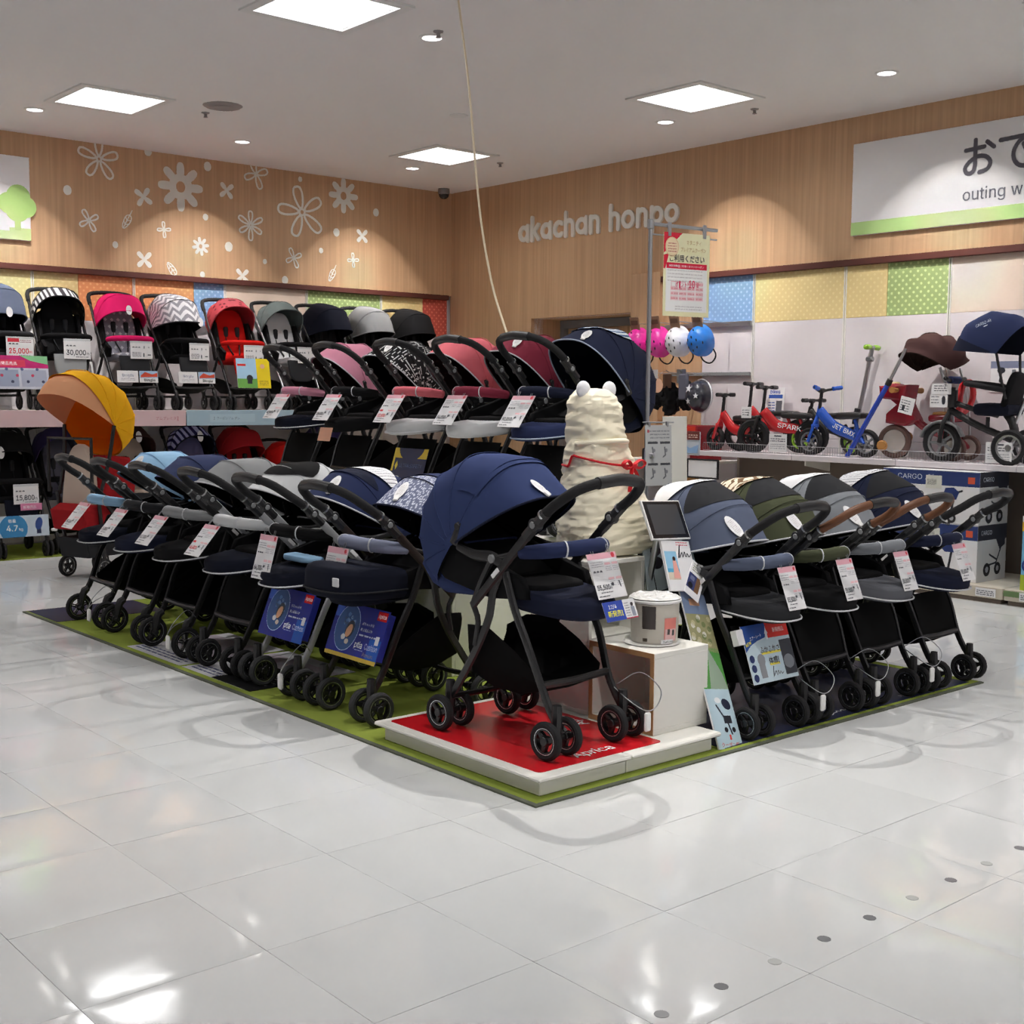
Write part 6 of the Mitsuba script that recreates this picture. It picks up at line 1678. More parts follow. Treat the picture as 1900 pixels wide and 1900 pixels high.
# two big boxes of a tricycle
for i, (z0, z1) in enumerate(((.106, .486), (.488, .842))):
    tt = thing('carton', ['white and navy tricycle box on the beige base shelf, the lower of two', 'white and navy tricycle box stacked on top of its twin under the bike shelf'][i], 'box', None)
    put('box', bb([7.70, 4.21, z0], [8.08, 4.938, z1], .003), 'mat_paper', None, False, tt)
    h = z1 - z0
    ink = Ink()
    ink.rect(.006, h - .10, .735, h, (44, 60, 112), 1)
    ink.rect(.006, h - .004, .735, h, (206, 210, 220), 2)
    ink.text('CARGO', .12, h - .066, .034, (226, 230, 240), 2, False, .19)
    ink.text('Air', .33, h - .066, .038, (226, 230, 240), 2, False, .08, .35)
    ink.rect(.34, h - .125, .46, h - .035, (226, 226, 216), 3)
    for k in range(9):
        ink.rect(.352 + .008 * k, h - .10, .355 + .008 * k, h - .06, (70, 72, 78), 4)
    ink.rect(.65, h - .08, .70, h - .035, (214, 92, 66), 3)
    px_, py_ = .52, h - .16
    ink.poly(affinity.translate(Polygon([(-.05, .0), (-.03, .045), (.03, .05), (.07, .02), (.05, -.03), (-.02, -.03)]), px_, py_), (40, 56, 110), 3)
    ink.poly(LineString([(px_ + .03, py_ - .03), (px_ + .0, py_ - .20), (px_ - .10, py_ - .17)]).buffer(.008), (40, 42, 48), 2)
    ink.poly(LineString([(px_ + .06, py_ + .02), (px_ + .09, py_ + .03)]).buffer(.006), (40, 42, 48), 2)
    for dx, r in ((-.10, .04), (.02, .032)):
        ink.circle(px_ + dx, max(py_ - .21, r + .005), r, (36, 36, 40), 3)
        ink.circle(px_ + dx, max(py_ - .21, r + .005), r * .5, (170, 172, 178), 4)
    put_ink('print', ink, np.array([[0, 0, -1, 7.6995], [-1, 0, 0, 4.945], [0, 1, 0, z0], [0, 0, 0, 1.0]]), tt)
    ink = Ink()
    ink.rect(0, 0, .38, h, (196, 194, 192), 1)
    ink.rect(0, h - .10, .38, h, (46, 46, 54), 2)
    ink.text('CARGO', .04, h - .065, .03, (190, 192, 200), 3, False, .14)
    ink.poly(Polygon([(.22, h - .02), (.36, h - .02), (.36, h - .14), (.29, h - .17), (.24, h - .10)]), (44, 46, 56), 3)
    ink.poly(LineString([(.33, h - .12), (.25, h - .26), (.16, h - .27)]).buffer(.006), (50, 52, 58), 3)
    ink.poly(LineString([(.16, h - .20), (.26, h - .24)]).buffer(.006), (50, 52, 58), 3)
    for x, r in ((.13, .045), (.27, .042)):
        ink.circle(x, max(h - .30, r + .004), r, (40, 40, 44), 4)
        ink.circle(x, max(h - .30, r + .004), r * .45, (150, 150, 156), 5)
    put_ink('print', ink, np.array([[1, 0, 0, 7.70], [0, 0, -1, 4.2095], [0, 1, 0, z0], [0, 0, 0, 1.0]]), tt)

# low wire fence at the shelf's front edge
t = thing('wire_fence', 'low wire fence along the front edge of the bike shelf', 'fence')
put('rail', tube([(7.875, 3.2, .955), (7.875, 6.74, .955)], .0028, 2, 6), 'mat_steel', None, True, t)
put('rail', tube([(7.875, 3.2, .895), (7.875, 6.74, .895)], .0022, 2, 6), 'mat_steel', None, True, t)
k = put('wires', cat(*[bb([7.874, y, .887], [7.876, y + .002, .956], 0) for y in np.arange(3.2, 6.75, .022)]), 'mat_steel', None, False, t)
labels[k] = {'kind': 'stuff', 'label': 'thin upright wires'}

mat('red_gloss', (196, 26, 34), .25, .5, coat=.6)
mat('wine_gloss', (128, 20, 36), .2, .5, coat=.8)
mat('blue_gloss', (30, 84, 190), .28, .5, coat=.5)
mat('blue_deep', (36, 66, 170), .3, .5)
mat('green_lime', (150, 200, 60), .35, .5)
mat('cream_plastic', (224, 208, 160), .4, .5)
mat('wood_toy', (172, 122, 66), .5, .4)
mat('brown_tyre', (108, 86, 80), .6, .3)
mat('pale_disc', (214, 208, 200), .4, .4)


def toy_wheel(t, M, x, y, z, r, w, rim='mat_grey_plastic', tyre='mat_tyre', kind='spoke', n=5):
    Mw = M @ place(x, y, z)
    k = put('wheel', lambda: lathe([(r * .72, -w * .4), (r * .9, -w * .5), (r, -w * .2), (r, w * .2), (r * .9, w * .5), (r * .72, w * .4), (r * .72, -w * .4)], 28, 'y'), tyre, Mw, 40, t, ('toytyre', r, w))
    if kind == 'disc':
        put('disc', lambda: lathe([(0, -w * .32), (r * .68, -w * .36), (r * .73, 0), (r * .68, w * .36), (0, w * .32)], 28, 'y'), rim, Mw, 40, k, ('toydisc', r, w))
    else:
        def spokes():
            ms = [disc([0, 0, 0], r * .2, w * .9, 'y', 14), lathe([(r * .62, -w * .3), (r * .73, -w * .35), (r * .73, w * .35), (r * .62, w * .3), (r * .62, -w * .3)], 28, 'y')]
            for q in range(n):
                a = q * 2 * PI / n
                ms.append(xform(bb([r * .1, -w * .2, -r * .07], [r * .66, w * .2, r * .07], .002), [[math.cos(a), 0, -math.sin(a), 0], [0, 1, 0, 0], [math.sin(a), 0, math.cos(a), 0], [0, 0, 0, 1]]))
            return cat(*ms)
        put('rim', spokes, rim, Mw, 40, k, ('toyrim', r, w, n))


def toy_bike(label, x, y, deg, frame_m, r, wb, seat_z, bar_z, grip_m='mat_black_plastic', rim='mat_grey_plastic', word=None, bar_w=.19, bend=0.0, seat_m='mat_black_plastic', word_col=(240, 240, 244), s=1.0, curve=False, fork_m=None):
    """A small bike for children; local x forward."""
    t = thing('toy_bike', label, 'bike', 'small bikes on the right wall shelf')
    M = place(x, y, RZ, deg, s)
    f, b = wb / 2, -wb / 2
    toy_wheel(t, M, f, 0, r, r, .045, rim)
    toy_wheel(t, M, b, 0, r, r, .045, rim)
    hx, hz = f - .075, seat_z + .05
    fm = fork_m or frame_m
    put('fork', cat(tube([(hx, 0, hz + .02), (hx + .02, .0, hz - .06), (hx + .035, .028, 2 * r + .01), (f, .032, r)], .012, 8, 8), tube([(hx + .02, 0, hz - .06), (hx + .035, -.028, 2 * r + .01), (f, -.032, r)], .012, 8, 8), bb([hx + .015, -.032, 2 * r + .005], [hx + .055, .032, 2 * r + .03], .006)), fm, M, 40, t)
    if curve:
        put('frame', cat(tube([(hx, 0, hz - .01), (hx - .10, 0, hz - .12), (hx - .22, 0, seat_z - .12), (b + .06, 0, seat_z - .08)], [.026, .022, .022, .018], 14, 8, (1.2, .8)), tube([(hx - .18, 0, seat_z - .12), (b, .03, r)], .013, 4)), frame_m, M, True, t)
    else:
        put('frame', cat(tube([(hx, 0, hz - .015), (hx - .12, 0, hz - .13), (b + .12, 0, r + .06), (b + .02, 0, r + .01)], [.028, .03, .028, .016], 14, 8, (1.5, .7)), tube([(b + .06, 0, r + .05), (b + .10, 0, seat_z - .03)], .014, 3), tube([(b + .10, .0, seat_z - .10), (b, .034, r)], .010, 3), tube([(b + .10, .0, seat_z - .10), (b, -.034, r)], .010, 3)), frame_m, M, True, t)
    put('seat', lambda: xform(puff(np.array([(.13, .018), (.13, -.018), (.05, -.03), (-.06, -.07), (-.10, -.06), (-.115, 0), (-.10, .06), (-.06, .07), (.05, .03)]), round_layers(.04, .014), .008), place(0, 0, 0)), seat_m, M @ place(b + .12, 0, seat_z), 40, t, ('toyseat',))
    k = put('handlebar', cat(tube([(hx, 0, hz), (hx - .012, 0, bar_z - .04), (hx - .015, 0, bar_z)], .013, 6), tube([(hx - .03 - bend, -bar_w, bar_z + bend * .5), (hx - .02, -.07, bar_z), (hx - .015, 0, bar_z - bend * .3), (hx - .02, .07, bar_z), (hx - .03 - bend, bar_w, bar_z + bend * .5)], .010, 16), bb([hx - .03, -.025, bar_z - .02], [hx + .005, .025, bar_z + .014], .006)), 'mat_black_plastic', M, 40, t)
    for sy in (1, -1):
        put('grip', tube([(hx - .024 - bend * .6, sy * bar_w * .55, bar_z + bend * .25), (hx - .03 - bend, sy * bar_w, bar_z + bend * .5)], .0165, 2, 10), grip_m, M, 40, k)
    if word:
        ink = Ink()
        ink.text(word, -.10, -.018, .036, word_col, 1, True, .2)
        d = np.array([hx - .12 - (b + .12), 0, hz - .13 - r - .06])
        put_ink('lettering', ink, M @ frame([(hx + b) / 2 - .03, .036, (hz + r) / 2 - .03], -d if True else d, [d[2], 0, -d[0]] if d[0] < 0 else [-d[2], 0, d[0]]), t)
    return t, M


toy_bike('small red kick bike with black bar, at the left end of the bike shelf', 8.05, 6.55, 84, 'mat_red_gloss', .098, .46, .27, .46, rim='mat_rim_black', bar_w=.10)
toy_bike('red and black bike with big dark wheels, second from left on the shelf', 8.22, 6.34, 108, 'mat_red_gloss', .135, .50, .31, .55, rim='mat_rim_black', bar_w=.2, fork_m='mat_black_plastic')
toy_bike('red bike lettered SPARK in white, third from the left on the bike shelf', 8.02, 6.06, 106, 'mat_red_gloss', .135, .48, .30, .52, rim='mat_rim_black', word='SPARK', bar_w=.2, fork_m='mat_black_plastic')
toy_bike('black bike with lime green line lettered bike, left of the blue one', 8.30, 5.84, 96, 'mat_black_plastic', .11, .46, .30, .42, word='bike', curve=True, bar_w=.17, rim='mat_green_lime')
toy_bike('bright blue bike with black saddle in the middle of the bike shelf', 8.04, 5.56, 94, 'mat_blue_gloss', .105, .48, .31, .50, grip_m='mat_blue_gloss', word='JET BMX', bend=.04)
t = thing('scooter', 'silver kick scooter with lime green grips behind the blue bike', 'scooter')
M = place(8.33, 5.50, RZ, 100)
put('deck', bb([-.30, -.05, .055], [.06, .05, .085], .01), 'mat_black_plastic', M, 40, t)
toy_wheel(t, M, .12, 0, .055, .055, .03, 'mat_green_lime')
toy_wheel(t, M, -.28, 0, .05, .05, .03, 'mat_green_lime')
put('stem', tube([(.12, 0, .06), (.09, 0, .2), (-.02, 0, .82)], .018, 6, 10), 'mat_aluminium', M, True, t)
put('stem_collar', tube([(.095, 0, .24), (.075, 0, .36)], .028, 2, 10), 'mat_black_plastic', M, 40, t)
put('clamp', bb([-.03, -.03, .72], [.02, .03, .755], .008), 'mat_grey_plastic', M, 40, t)
put('bar', tube([(-.02, -.10, .825), (-.02, .10, .825)], .014, 2, 8), 'mat_aluminium', M, True, t)
for sy in (1, -1):
    put('grip', tube([(-.02, sy * .03, .826), (-.02, sy * .06, .828), (-.02, sy * .12, .825)], [.016, .021, .019], 6, 10), 'mat_green_lime', M, True, t)

# red tricycle with brown sunshade
t = thing('tricycle', 'glossy dark red tricycle with wooden grips and a brown sunshade', 'tricycle')
M = place(8.20, 4.90, RZ, 100)
toy_wheel(t, M, .25, 0, .125, .125, .04, 'mat_pale_disc', 'mat_brown_tyre', 'disc')
for sy in (1, -1):
    toy_wheel(t, M, -.24, sy * .15, .09, .09, .04, 'mat_pale_disc', 'mat_brown_tyre', 'disc')
put('fairing', cat(side_puff([(.16, .24), (.30, .26), (.30, .32), (.22, .36), (.20, .42), (.30, .46), (.32, .54), (.24, .55), (.13, .52), (.12, .40), (.06, .28)], -.075, .075, .025), side_puff([(.14, .42), (.33, .44), (.34, .53), (.12, .54)], -.13, .13, .03)), 'mat_wine_gloss', M, 40, t)
put('lamp', disc([.27, 0, .545], .045, .035, 'z', 16, .01), 'mat_cream_plastic', M, 40, t)
put('badge', bb([.338, -.02, .475], [.345, .02, .495], .002), 'mat_paper', M, False, t)
put('frame', cat(tube([(.12, 0, .30), (-.02, 0, .21), (-.24, 0, .16)], .03, 10), tube([(-.24, -.15, .09), (-.24, 0, .14), (-.24, .15, .09)], .016, 10)), 'mat_wine_gloss', M, True, t)
for sy in (1, -1):
    put('grip', tube([(.20, sy * .10, .50), (.17, sy * .28, .50)], [.016, .022], 2, 10), 'mat_wood_toy', M, 40, t)
    put('pedal', disc([.25 + sy * .05, sy * .11, .125 - sy * .03], .04, .03, 'y', 16, .008), 'mat_wood_toy', M, 40, t)
put('seat', puff(half_round(-.10, .12, .10, 16, 2.4), round_layers(.05, .018), .006), 'mat_wine_gloss', M @ place(-.12, 0, .30), 40, t)
put('seat_pad', puff(half_round(-.06, .09, .075, 16, 2.4), round_layers(.03, .012), .006), 'mat_wood_toy', M @ place(-.12, 0, .33), 40, t)
put('back_ring', tube([(-.23, .0, .33), (-.25, .09, .38), (-.265, .13, .46), (-.27, .09, .54), (-.275, 0, .56), (-.27, -.09, .54), (-.265, -.13, .46), (-.25, -.09, .38), (-.23, 0, .33)], .022, 40, 10), 'mat_red_gloss', M, True, t)
MS = M @ place(-.02, 0, .02, 48) @ place(.14, 0, 0)
SH = ((30, .26), (55, .285), (80, .285), (108, .27), (135, .25), (158, .23))
k = put('sunshade', canopy_sheet((-.14, .62), .25, SH, seed=1, sag=.03)[0], 'mat_fabric_brown', MS, True, t, label='dark brown sunshade')
put('lining', canopy_sheet((-.14, .62), .243, tuple((a, b - .007) for a, b in SH), seed=1, sag=.03)[0], 'mat_fabric_dark_brown', MS, True, k)
for a_, b_ in SH:
    put('rib', tube(canopy_points((-.14, .62), .24, ((0, b_ - .012), (180, b_ - .012)), np.full(20, float(a_)), np.linspace(.08, PI - .08, 20), 0, 0), .005, 24, 5), 'mat_fabric_dark_brown', MS, True, k)
fab('fabric_dark_brown', (44, 34, 30))
for sy in (1, -1):
    put('shade_pole', tube([(-.14, sy * .20, .66), (-.22, sy * .17, .40), (-.25, sy * .15, .12)], .010, 6), 'mat_aluminium', M, True, t)
t = thing('push_pole', 'long blue and silver push pole leaning before the dark red tricycle', 'pole')
put('blue_tube', tube([(7.93, 5.40, RZ + .004), (7.99, 5.10, 1.45)], .018, 2, 10), 'mat_blue_deep', None, 40, t)
put('silver_tube', tube([(7.989, 5.105, 1.44), (8.01, 4.99, 1.68)], .012, 2, 10), 'mat_aluminium', None, 40, t)
put('collar', tube([(7.987, 5.115, 1.42), (7.991, 5.095, 1.46)], .022, 2, 10), 'mat_black_plastic', None, 40, t)

# black tricycle with navy hood
t = thing('tricycle', 'black tricycle with a large navy hood at the right end of the bike shelf', 'tricycle')
M = place(8.02, 4.40, RZ, 96)
toy_wheel(t, M, .27, 0, .135, .135, .05, 'mat_grey_plastic', 'mat_tyre')
for sy in (1, -1):
    toy_wheel(t, M, -.27, sy * .17, .12, .12, .045, 'mat_steel', 'mat_tyre', 'spoke', 3)
put('mudguard', tube([(.42, 0, .17), (.38, 0, .24), (.28, 0, .283), (.17, 0, .25), (.12, 0, .18)], .028, 16, 8, (.4, 1.2)), 'mat_grey_plastic', M, True, t)
put('fork', cat(tube([(.20, 0, .52), (.22, 0, .36), (.25, .04, .27), (.27, .042, .135)], .016, 10), tube([(.22, 0, .36), (.25, -.04, .27), (.27, -.042, .135)], .016, 8), disc([.205, 0, .44], .035, .12, 'z', 14)), 'mat_black_plastic', M, 40, t)
k = put('handlebar', tube([(.19, -.16, .58), (.20, 0, .56), (.19, .16, .58)], .014, 10), 'mat_black_plastic', M, True, t)
put('bar_pad', tube([(.197, -.07, .57), (.197, .07, .57)], .026, 2, 10), 'mat_fabric_navy', M, 40, k)
put('frame', cat(tube([(.205, 0, .42), (.05, 0, .37), (-.12, 0, .33)], .018, 8), tube([(.21, 0, .36), (.02, 0, .26), (-.16, 0, .19), (-.27, 0, .15)], .024, 10), tube([(-.27, -.17, .12), (-.27, 0, .15), (-.27, .17, .12)], .018, 8), tube([(-.05, 0, .23), (-.05, 0, .32)], .014, 3), tube([(-.25, 0, .16), (-.22, 0, .28), (-.18, 0, .34)], .03, 6)), 'mat_black_plastic', M, True, t)
put('push_handle', tube([(-.22, 0, .22), (-.30, 0, .45), (-.40, 0, .66)], .014, 8), 'mat_aluminium', M, True, t)
put('seat', cat(puff(half_round(-.14, .14, .13, 16, 3), round_layers(.08, .03), .006)), 'mat_fabric_midnight', M @ place(-.10, 0, .37), 40, t)
put('seat_back', xform(puff(half_round(0, .24, .13, 16, 3), round_layers(.05, .02), .006), frame([-.20, 0, .39], [-.2, 0, 1], [0, -1, 0])), 'mat_fabric_black', M, 40, t)
put('guard_ring', tube([(-.22, .15, .50), (-.05, .18, .53), (.06, .12, .545), (.09, 0, .55), (.06, -.12, .545), (-.05, -.18, .53), (-.22, -.15, .50)], .019, 30, 10), 'mat_foam', M, True, t)
HC = ((6, .36), (36, .35), (70, .31), (100, .27), (128, .25))
k = put('hood', canopy_sheet((-.17, .74), .21, HC, seed=3)[0], 'mat_fabric_navy', M, True, t, label='large navy hood')
put('lining', canopy_sheet((-.17, .74), .203, tuple((a, b - .007) for a, b in HC), seed=3)[0], 'mat_fabric_midnight', M, True, k)
put('visor', canopy_sheet((-.17, .74), .212, HC, 5, 22, .05, PI - .05, .004, seed=3)[0], 'mat_fabric_dark_navy', M, True, k)
ink = Ink()
ink.text('CARGO Air', -.05, 0, .022, (220, 226, 236), 1, False, .11)
ink.rect(.0, -.018, .03, -.012, (220, 226, 236), 1)
P0 = canopy_points((-.17, .74), .21, HC, np.array([62.]), np.array([.62]), .006, seed=3)[0]
P1 = canopy_points((-.17, .74), .21, HC, np.array([52.]), np.array([.62]), .006, seed=3)[0]
P2 = canopy_points((-.17, .74), .21, HC, np.array([62.]), np.array([.50]), .006, seed=3)[0]
nn = np.cross(P1 - P0, P2 - P0)
nn = nn if nn[1] > 0 else -nn
xx = -(P1 - P0)
put_ink('lettering', ink, M @ frame(P0 + nn / np.linalg.norm(nn) * .006, xx, np.cross(nn, xx)), k)
for sy in (1, -1):
    put('hood_rod', tube([(-.17, sy * .20, .74), (-.19, sy * .17, .60), (-.22, sy * .14, .44)], .009, 6), 'mat_black_plastic', M, True, t)

# cards and posters by the bikes
def flat_card(base, label, cat_name, M, w, h, ink, board='mat_paper', th=.003, group=None):
    t = thing(base, label, cat_name, group)
    put('card', bb([0, 0, -th], [w, h, 0], .0005), board, M, False, t)
    if ink is not None:
        put_ink('print', ink, up_by(M, .0003), t)
    return t


def right_frame(x, y, z, tilt=0.0):
    """A card facing the shop from the right wall side: local x runs along -y."""
    return frame([x, y, z], [0, -1, 0], [tilt, 0, 1])


def small_print(w, h, seed, title=True, cols=(96, 98, 108)):
    ink = Ink()
    if title:
        ink.rect(w * .3, h * .84, w * .7, h * .92, cols, 1)
    ink.lines(w * .08, w * .92, h * .70, 2, h * .12, h * .05, cols, 1, seed)
    ink.lines(w * .08, w * .92, h * .40, 3, h * .11, h * .035, (150, 152, 160), 1, seed + 1)
    return ink


flat_card('info_card', 'white information card clipped on the wire fence below the red bikes', 'card', right_frame(7.862, 6.066, .905), .168, .14, small_print(.168, .14, 3))
flat_card('info_card', 'white information card clipped on the wire fence below the black tricycle', 'card', right_frame(7.862, 4.27, .90), .185, .14, small_print(.185, .14, 8))
ink = Ink()
ink.rect(0, .17, .28, .22, (120, 126, 150), 1)
ink.poly(affinity.scale(Point(.08, .155).buffer(1), .03, .022), (40, 42, 50), 2)
ink.poly(LineString([(.08, .13), (.07, .08), (.11, .05)]).buffer(.006), (40, 42, 50), 2)
for x in (.055, .115):
    ink.circle(x, .04, .016, (50, 52, 58), 2)
ink.rect(.16, .12, .19, .16, (120, 124, 132), 2)
ink.lines(.15, .26, .09, 4, .02, .006, (130, 132, 140), 1, 5)
flat_card('poster', 'white poster with a small tricycle picture on the right wall under the navy hood', 'poster', right_frame(8.478, 4.59, 1.375), .28, .22, ink)
ink = Ink()
ink.lines(.02, .12, .055, 3, .016, .006, (90, 92, 100), 1, 2)
ink.text('7', .09, .04, .03, (70, 72, 80), 2)
flat_card('price_card', 'white price card on the black tricycle handlebar', 'price card', right_frame(7.90, 4.71, 1.355), .15, .075, ink)
ink = Ink()
ink.lines(.01, .07, .07, 3, .02, .006, (110, 112, 120), 1, 2)
ink.poly(affinity.scale(Point(.105, .05).buffer(1), .014, .03), (50, 52, 60), 2)
flat_card('price_card', 'lower price card on the black tricycle handlebar', 'price card', right_frame(7.902, 4.72, 1.265), .135, .088, ink)
ink = Ink()
ink.lines(.01, .08, .09, 5, .018, .006, (110, 112, 120), 1, 4)
ink.rect(.025, .02, .045, .06, (60, 62, 70), 2)
flat_card('price_card', 'tilted grey price card hanging on the dark red tricycle', 'price card', frame([7.93, 4.99, 1.23], [.1, -1, -.25], [0, -.2, 1]), .11, .12, ink)
ink = Ink()
ink.rect(.02, .19, .16, .22, (60, 90, 170), 1)
ink.text('bikes', .03, .23, .03, (40, 70, 160), 1, True)
ink.rect(.10, .02, .16, .17, (90, 92, 100), 1)
ink.lines(.02, .09, .15, 6, .022, .008, (80, 100, 160), 1, 5)
flat_card('poster', 'white leaflet with blue print behind the left bikes on the shelf', 'poster', right_frame(8.40, 6.53, 1.13, .1), .18, .28, ink)
ink = Ink()
ink.lines(.01, .08, .06, 3, .018, .006, (110, 112, 120), 1, 4)
ink.text('2', .055, .02, .03, (60, 62, 70), 2)
flat_card('price_card', 'small grey price card on the second bike from the left', 'price card', right_frame(7.93, 6.40, 1.16), .10, .09, ink)

# helmets and pads hanging at the left end
mat('helmet_pink', (226, 50, 160), .3, .5, coat=.4)
mat('helmet_white', (232, 232, 240), .3, .5, coat=.4)
mat('helmet_blue', (36, 116, 206), .3, .5, coat=.4)
mat('kraft', (122, 96, 78), .8, .2)
mat('kraft_dark', (84, 62, 50), .8, .2)
t = thing('hook_rack', 'metal rack with hooks holding the row of helmets', 'rack')
put('rail', bb([8.452, 6.75, 1.93], [8.475, 7.72, 1.97], .002), 'mat_steel', None, False, t)
put('rail', bb([8.452, 6.75, 1.51], [8.475, 7.72, 1.54], .002), 'mat_grey_plastic', None, False, t)
HEL = [(7.70, 'mat_helmet_pink', 'bright pink helmet, leftmost in the hanging row of helmets'), (7.46, 'mat_helmet_pink', 'bright pink helmet between the hanging pole and the white helmet'), (7.235, 'mat_helmet_white', 'white helmet in the hanging row of helmets'), (6.985, 'mat_helmet_blue', 'blue helmet, rightmost in the hanging row of helmets')]


def helmet_shell():
    a = np.linspace(0, PI / 2, 12)
    m = lathe([(.0, .0)] + [(.108 * math.sin(q) ** .9, .125 * (math.cos(q)) - .125) for q in a[1:]] + [(.112, -.145), (.108, -.17), (.095, -.17), (.09, -.12)], 32, 'x')
    m.vertices[:, 2] *= 1.22
    return m                                  # crown at the origin, opening towards -x; turned to face the shop


for i, (y, m, lab) in enumerate(HEL):
    tt = thing('helmet', lab, 'helmet', 'helmets hanging on the right wall')
    M = place(7.98, y, 1.765, 180)
    M = M @ np.array([[.97, 0, .24, 0], [0, 1, 0, 0], [-.24, 0, .97, 0], [0, 0, 0, 1.0]])
    put('shell', helmet_shell, m, M, 40, tt, ('shell',))
    n = 0
    for dy, dz in ((0, 0), (.0, .055), (0, -.055), (.045, .03), (.045, -.03), (-.045, .03), (-.045, -.03), (.0, .105), (.085, 0), (-.085, 0)):
        rr = math.hypot(dy, dz / 1.22)
        q = math.asin(min(rr / .108, 1) ** (1 / .9))
        xx = .125 * math.cos(q) - .125
        put('vent', lambda: disc([0, 0, 0], .0075, .004, 'x', 12, .001), 'mat_black_plastic', M @ place(xx + .0005, dy, dz) @ np.diag([1, .8, 1.6, 1.0]), False, tt, ('vent',))
    put('strap', tube([(-.16, .08, -.06), (-.18, .09, -.14), (-.17, .03, -.20), (-.17, -.05, -.17), (-.16, -.08, -.06)], .006, 24, 6), 'mat_fabric_charcoal', M, True, tt, ('strap',))
    put('hang_card', cat(bb([-.11, -.055, .12], [-.105, .055, .235], .002)), 'mat_kraft', M, False, tt, ('hcard',))
    put('card_window', bb([-.104, -.04, .165], [-.102, .04, .205], .001), 'mat_kraft_dark', M, False, tt, ('hcardw',))
    put('hook', tube([(8.455, y, 1.955), (8.15, y, 1.965), (8.08, y, 1.965), (8.06, y, 1.985)], .004, 12, 6), 'mat_steel', None, True, t)
    put('hook_tag', bb([8.055, y - .025, 1.985], [8.058, y + .025, 2.02], .001), 'mat_paper', None, False, t)
tt = thing('helmet', 'black helmet with white stars hanging below the blue one', 'helmet', 'helmets hanging on the right wall')
M = place(7.96, 6.975, 1.335, 180)
put('shell', helmet_shell, mat('helmet_black', (34, 36, 48), .2, .5, coat=.8), M, 40, tt, ('shell',))
put('rim', lambda: xform(tube([(0, .112 * math.cos(a), .137 * math.sin(a)) for a in np.linspace(0, 2 * PI, 30)], .008, 40, 8, None, False), place(-.15, 0, 0)), 'mat_helmet_white', M, True, tt)
star = Polygon([((.034 if k % 2 == 0 else .014) * math.sin(k * PI / 5), (.034 if k % 2 == 0 else .014) * math.cos(k * PI / 5)) for k in range(10)])
for dy, dz, sc in ((-.02, .06, 1.1), (-.02, -.045, .8), (.055, .0, .8)):
    rr = math.hypot(dy, dz / 1.22)
    q = math.asin(min(rr / .108, 1) ** (1 / .9))
    nrm = np.array([math.cos(q) + .3, dy * 6, dz * 5])
    nrm /= np.linalg.norm(nrm)
    xa = np.cross([0, 0, 1], nrm)
    put('star', lambda: extr(star, .004), 'mat_helmet_white', M @ frame(np.array([.125 * math.cos(q) - .122, dy, dz]), xa, np.cross(nrm, xa)) @ np.diag([sc, sc, 1, 1]), False, tt, ('star',))
for i, (y, z, s_) in enumerate(((7.52, 1.34, 1.0), (7.36, 1.30, 1.1), (7.20, 1.34, 1.0))):
    tt = thing('knee_pads', ['black padded knee pads, left of three hanging packs', 'black padded knee pads behind the round wooden tag', 'black padded knee pads beside the starred helmet'][i], 'knee pads', 'hanging knee pads')
    m = trimesh.creation.icosphere(3, .5)
    m.vertices *= [.12, .16, .26]
    m.vertices += (meshkit.fbm(m.vertices * 26 + i, 3)[:, None] - .5) * np.sign(m.vertices) * .05
    put('pad', m, 'mat_fabric_black', place(8.16, y, z, 0, s_), True, tt)
    put('hang_card', bb([8.10, y - .05, z + .10], [8.106, y + .05, z + .22], .002), ['mat_paper', 'mat_kraft_dark', 'mat_grey_plastic'][i], None, False, tt)
    put('hook', tube([(8.455, y, 1.525), (8.12, y, 1.535), (8.09, y, 1.55)], .004, 8, 6), 'mat_steel', None, True, tt)
t = thing('wooden_tag', 'round pale wooden tag hanging before the knee pads', 'tag')
put('plate', disc([8.02, 7.395, 1.42], .062, .006, 'x', 24, .001), mat('tag_wood', (214, 172, 146), .6), None, 40, t)
put('string', tube([(8.02, 7.395, 1.48), (8.05, 7.38, 1.53), (8.10, 7.36, 1.548)], .002, 8, 5), 'mat_steel', None, True, t)
tag(put('shin_guard_pack', cat(bb([8.06, 7.10, 1.30], [8.10, 7.20, 1.52], .012), bb([8.075, 7.13, 1.50], [8.085, 7.17, 1.56], .003)), 'mat_fabric_slate', None, 40), 'dark grey hanging pack above the starred helmet', 'pack')

# cartons and frames at the left end of the right wall
t = thing('carton', 'dark red carton with white round logos beside the left bike', 'box')
put('box', bb([7.98, 6.90, .79], [8.30, 7.29, 1.085], .003), mat('carton_red', (140, 24, 34), .4), None, False, t)
ink = Ink()
ink.circle(.06, .25, .05, (236, 232, 236), 1)
ink.circle(.045, .25, .028, (206, 70, 96), 2)
ink.circle(.045, .25, .015, (236, 232, 236), 3)
ink.circle(.18, .26, .055, (240, 214, 218), 1)
ink.rect(.25, .25, .37, .29, (206, 56, 40), 1)
ink.poly(LineString([(.06, .14), (.16, .10), (.30, .03)]).buffer(.016), (220, 196, 200), 1)
ink.poly(Polygon([(.04, .15), (.16, .13), (.22, .15), (.14, .18)]), (236, 230, 232), 2)
ink.circle(.05, .04, .035, (30, 28, 32), 2)
put_ink('print', ink, np.array([[0, 0, -1, 7.9795], [-1, 0, 0, 7.29], [0, 1, 0, .79], [0, 0, 0, 1.0]]), t)
t = thing('side_table', 'plain pale stand under the dark red carton', 'stand')
put('top', bb([7.92, 6.80, .765], [8.44, 7.70, .79], .003), 'mat_white_paint', None, False, t)
put('side', bb([7.94, 7.66, .0], [8.44, 7.69, .765], .002), 'mat_panel_pale', None, False, t)
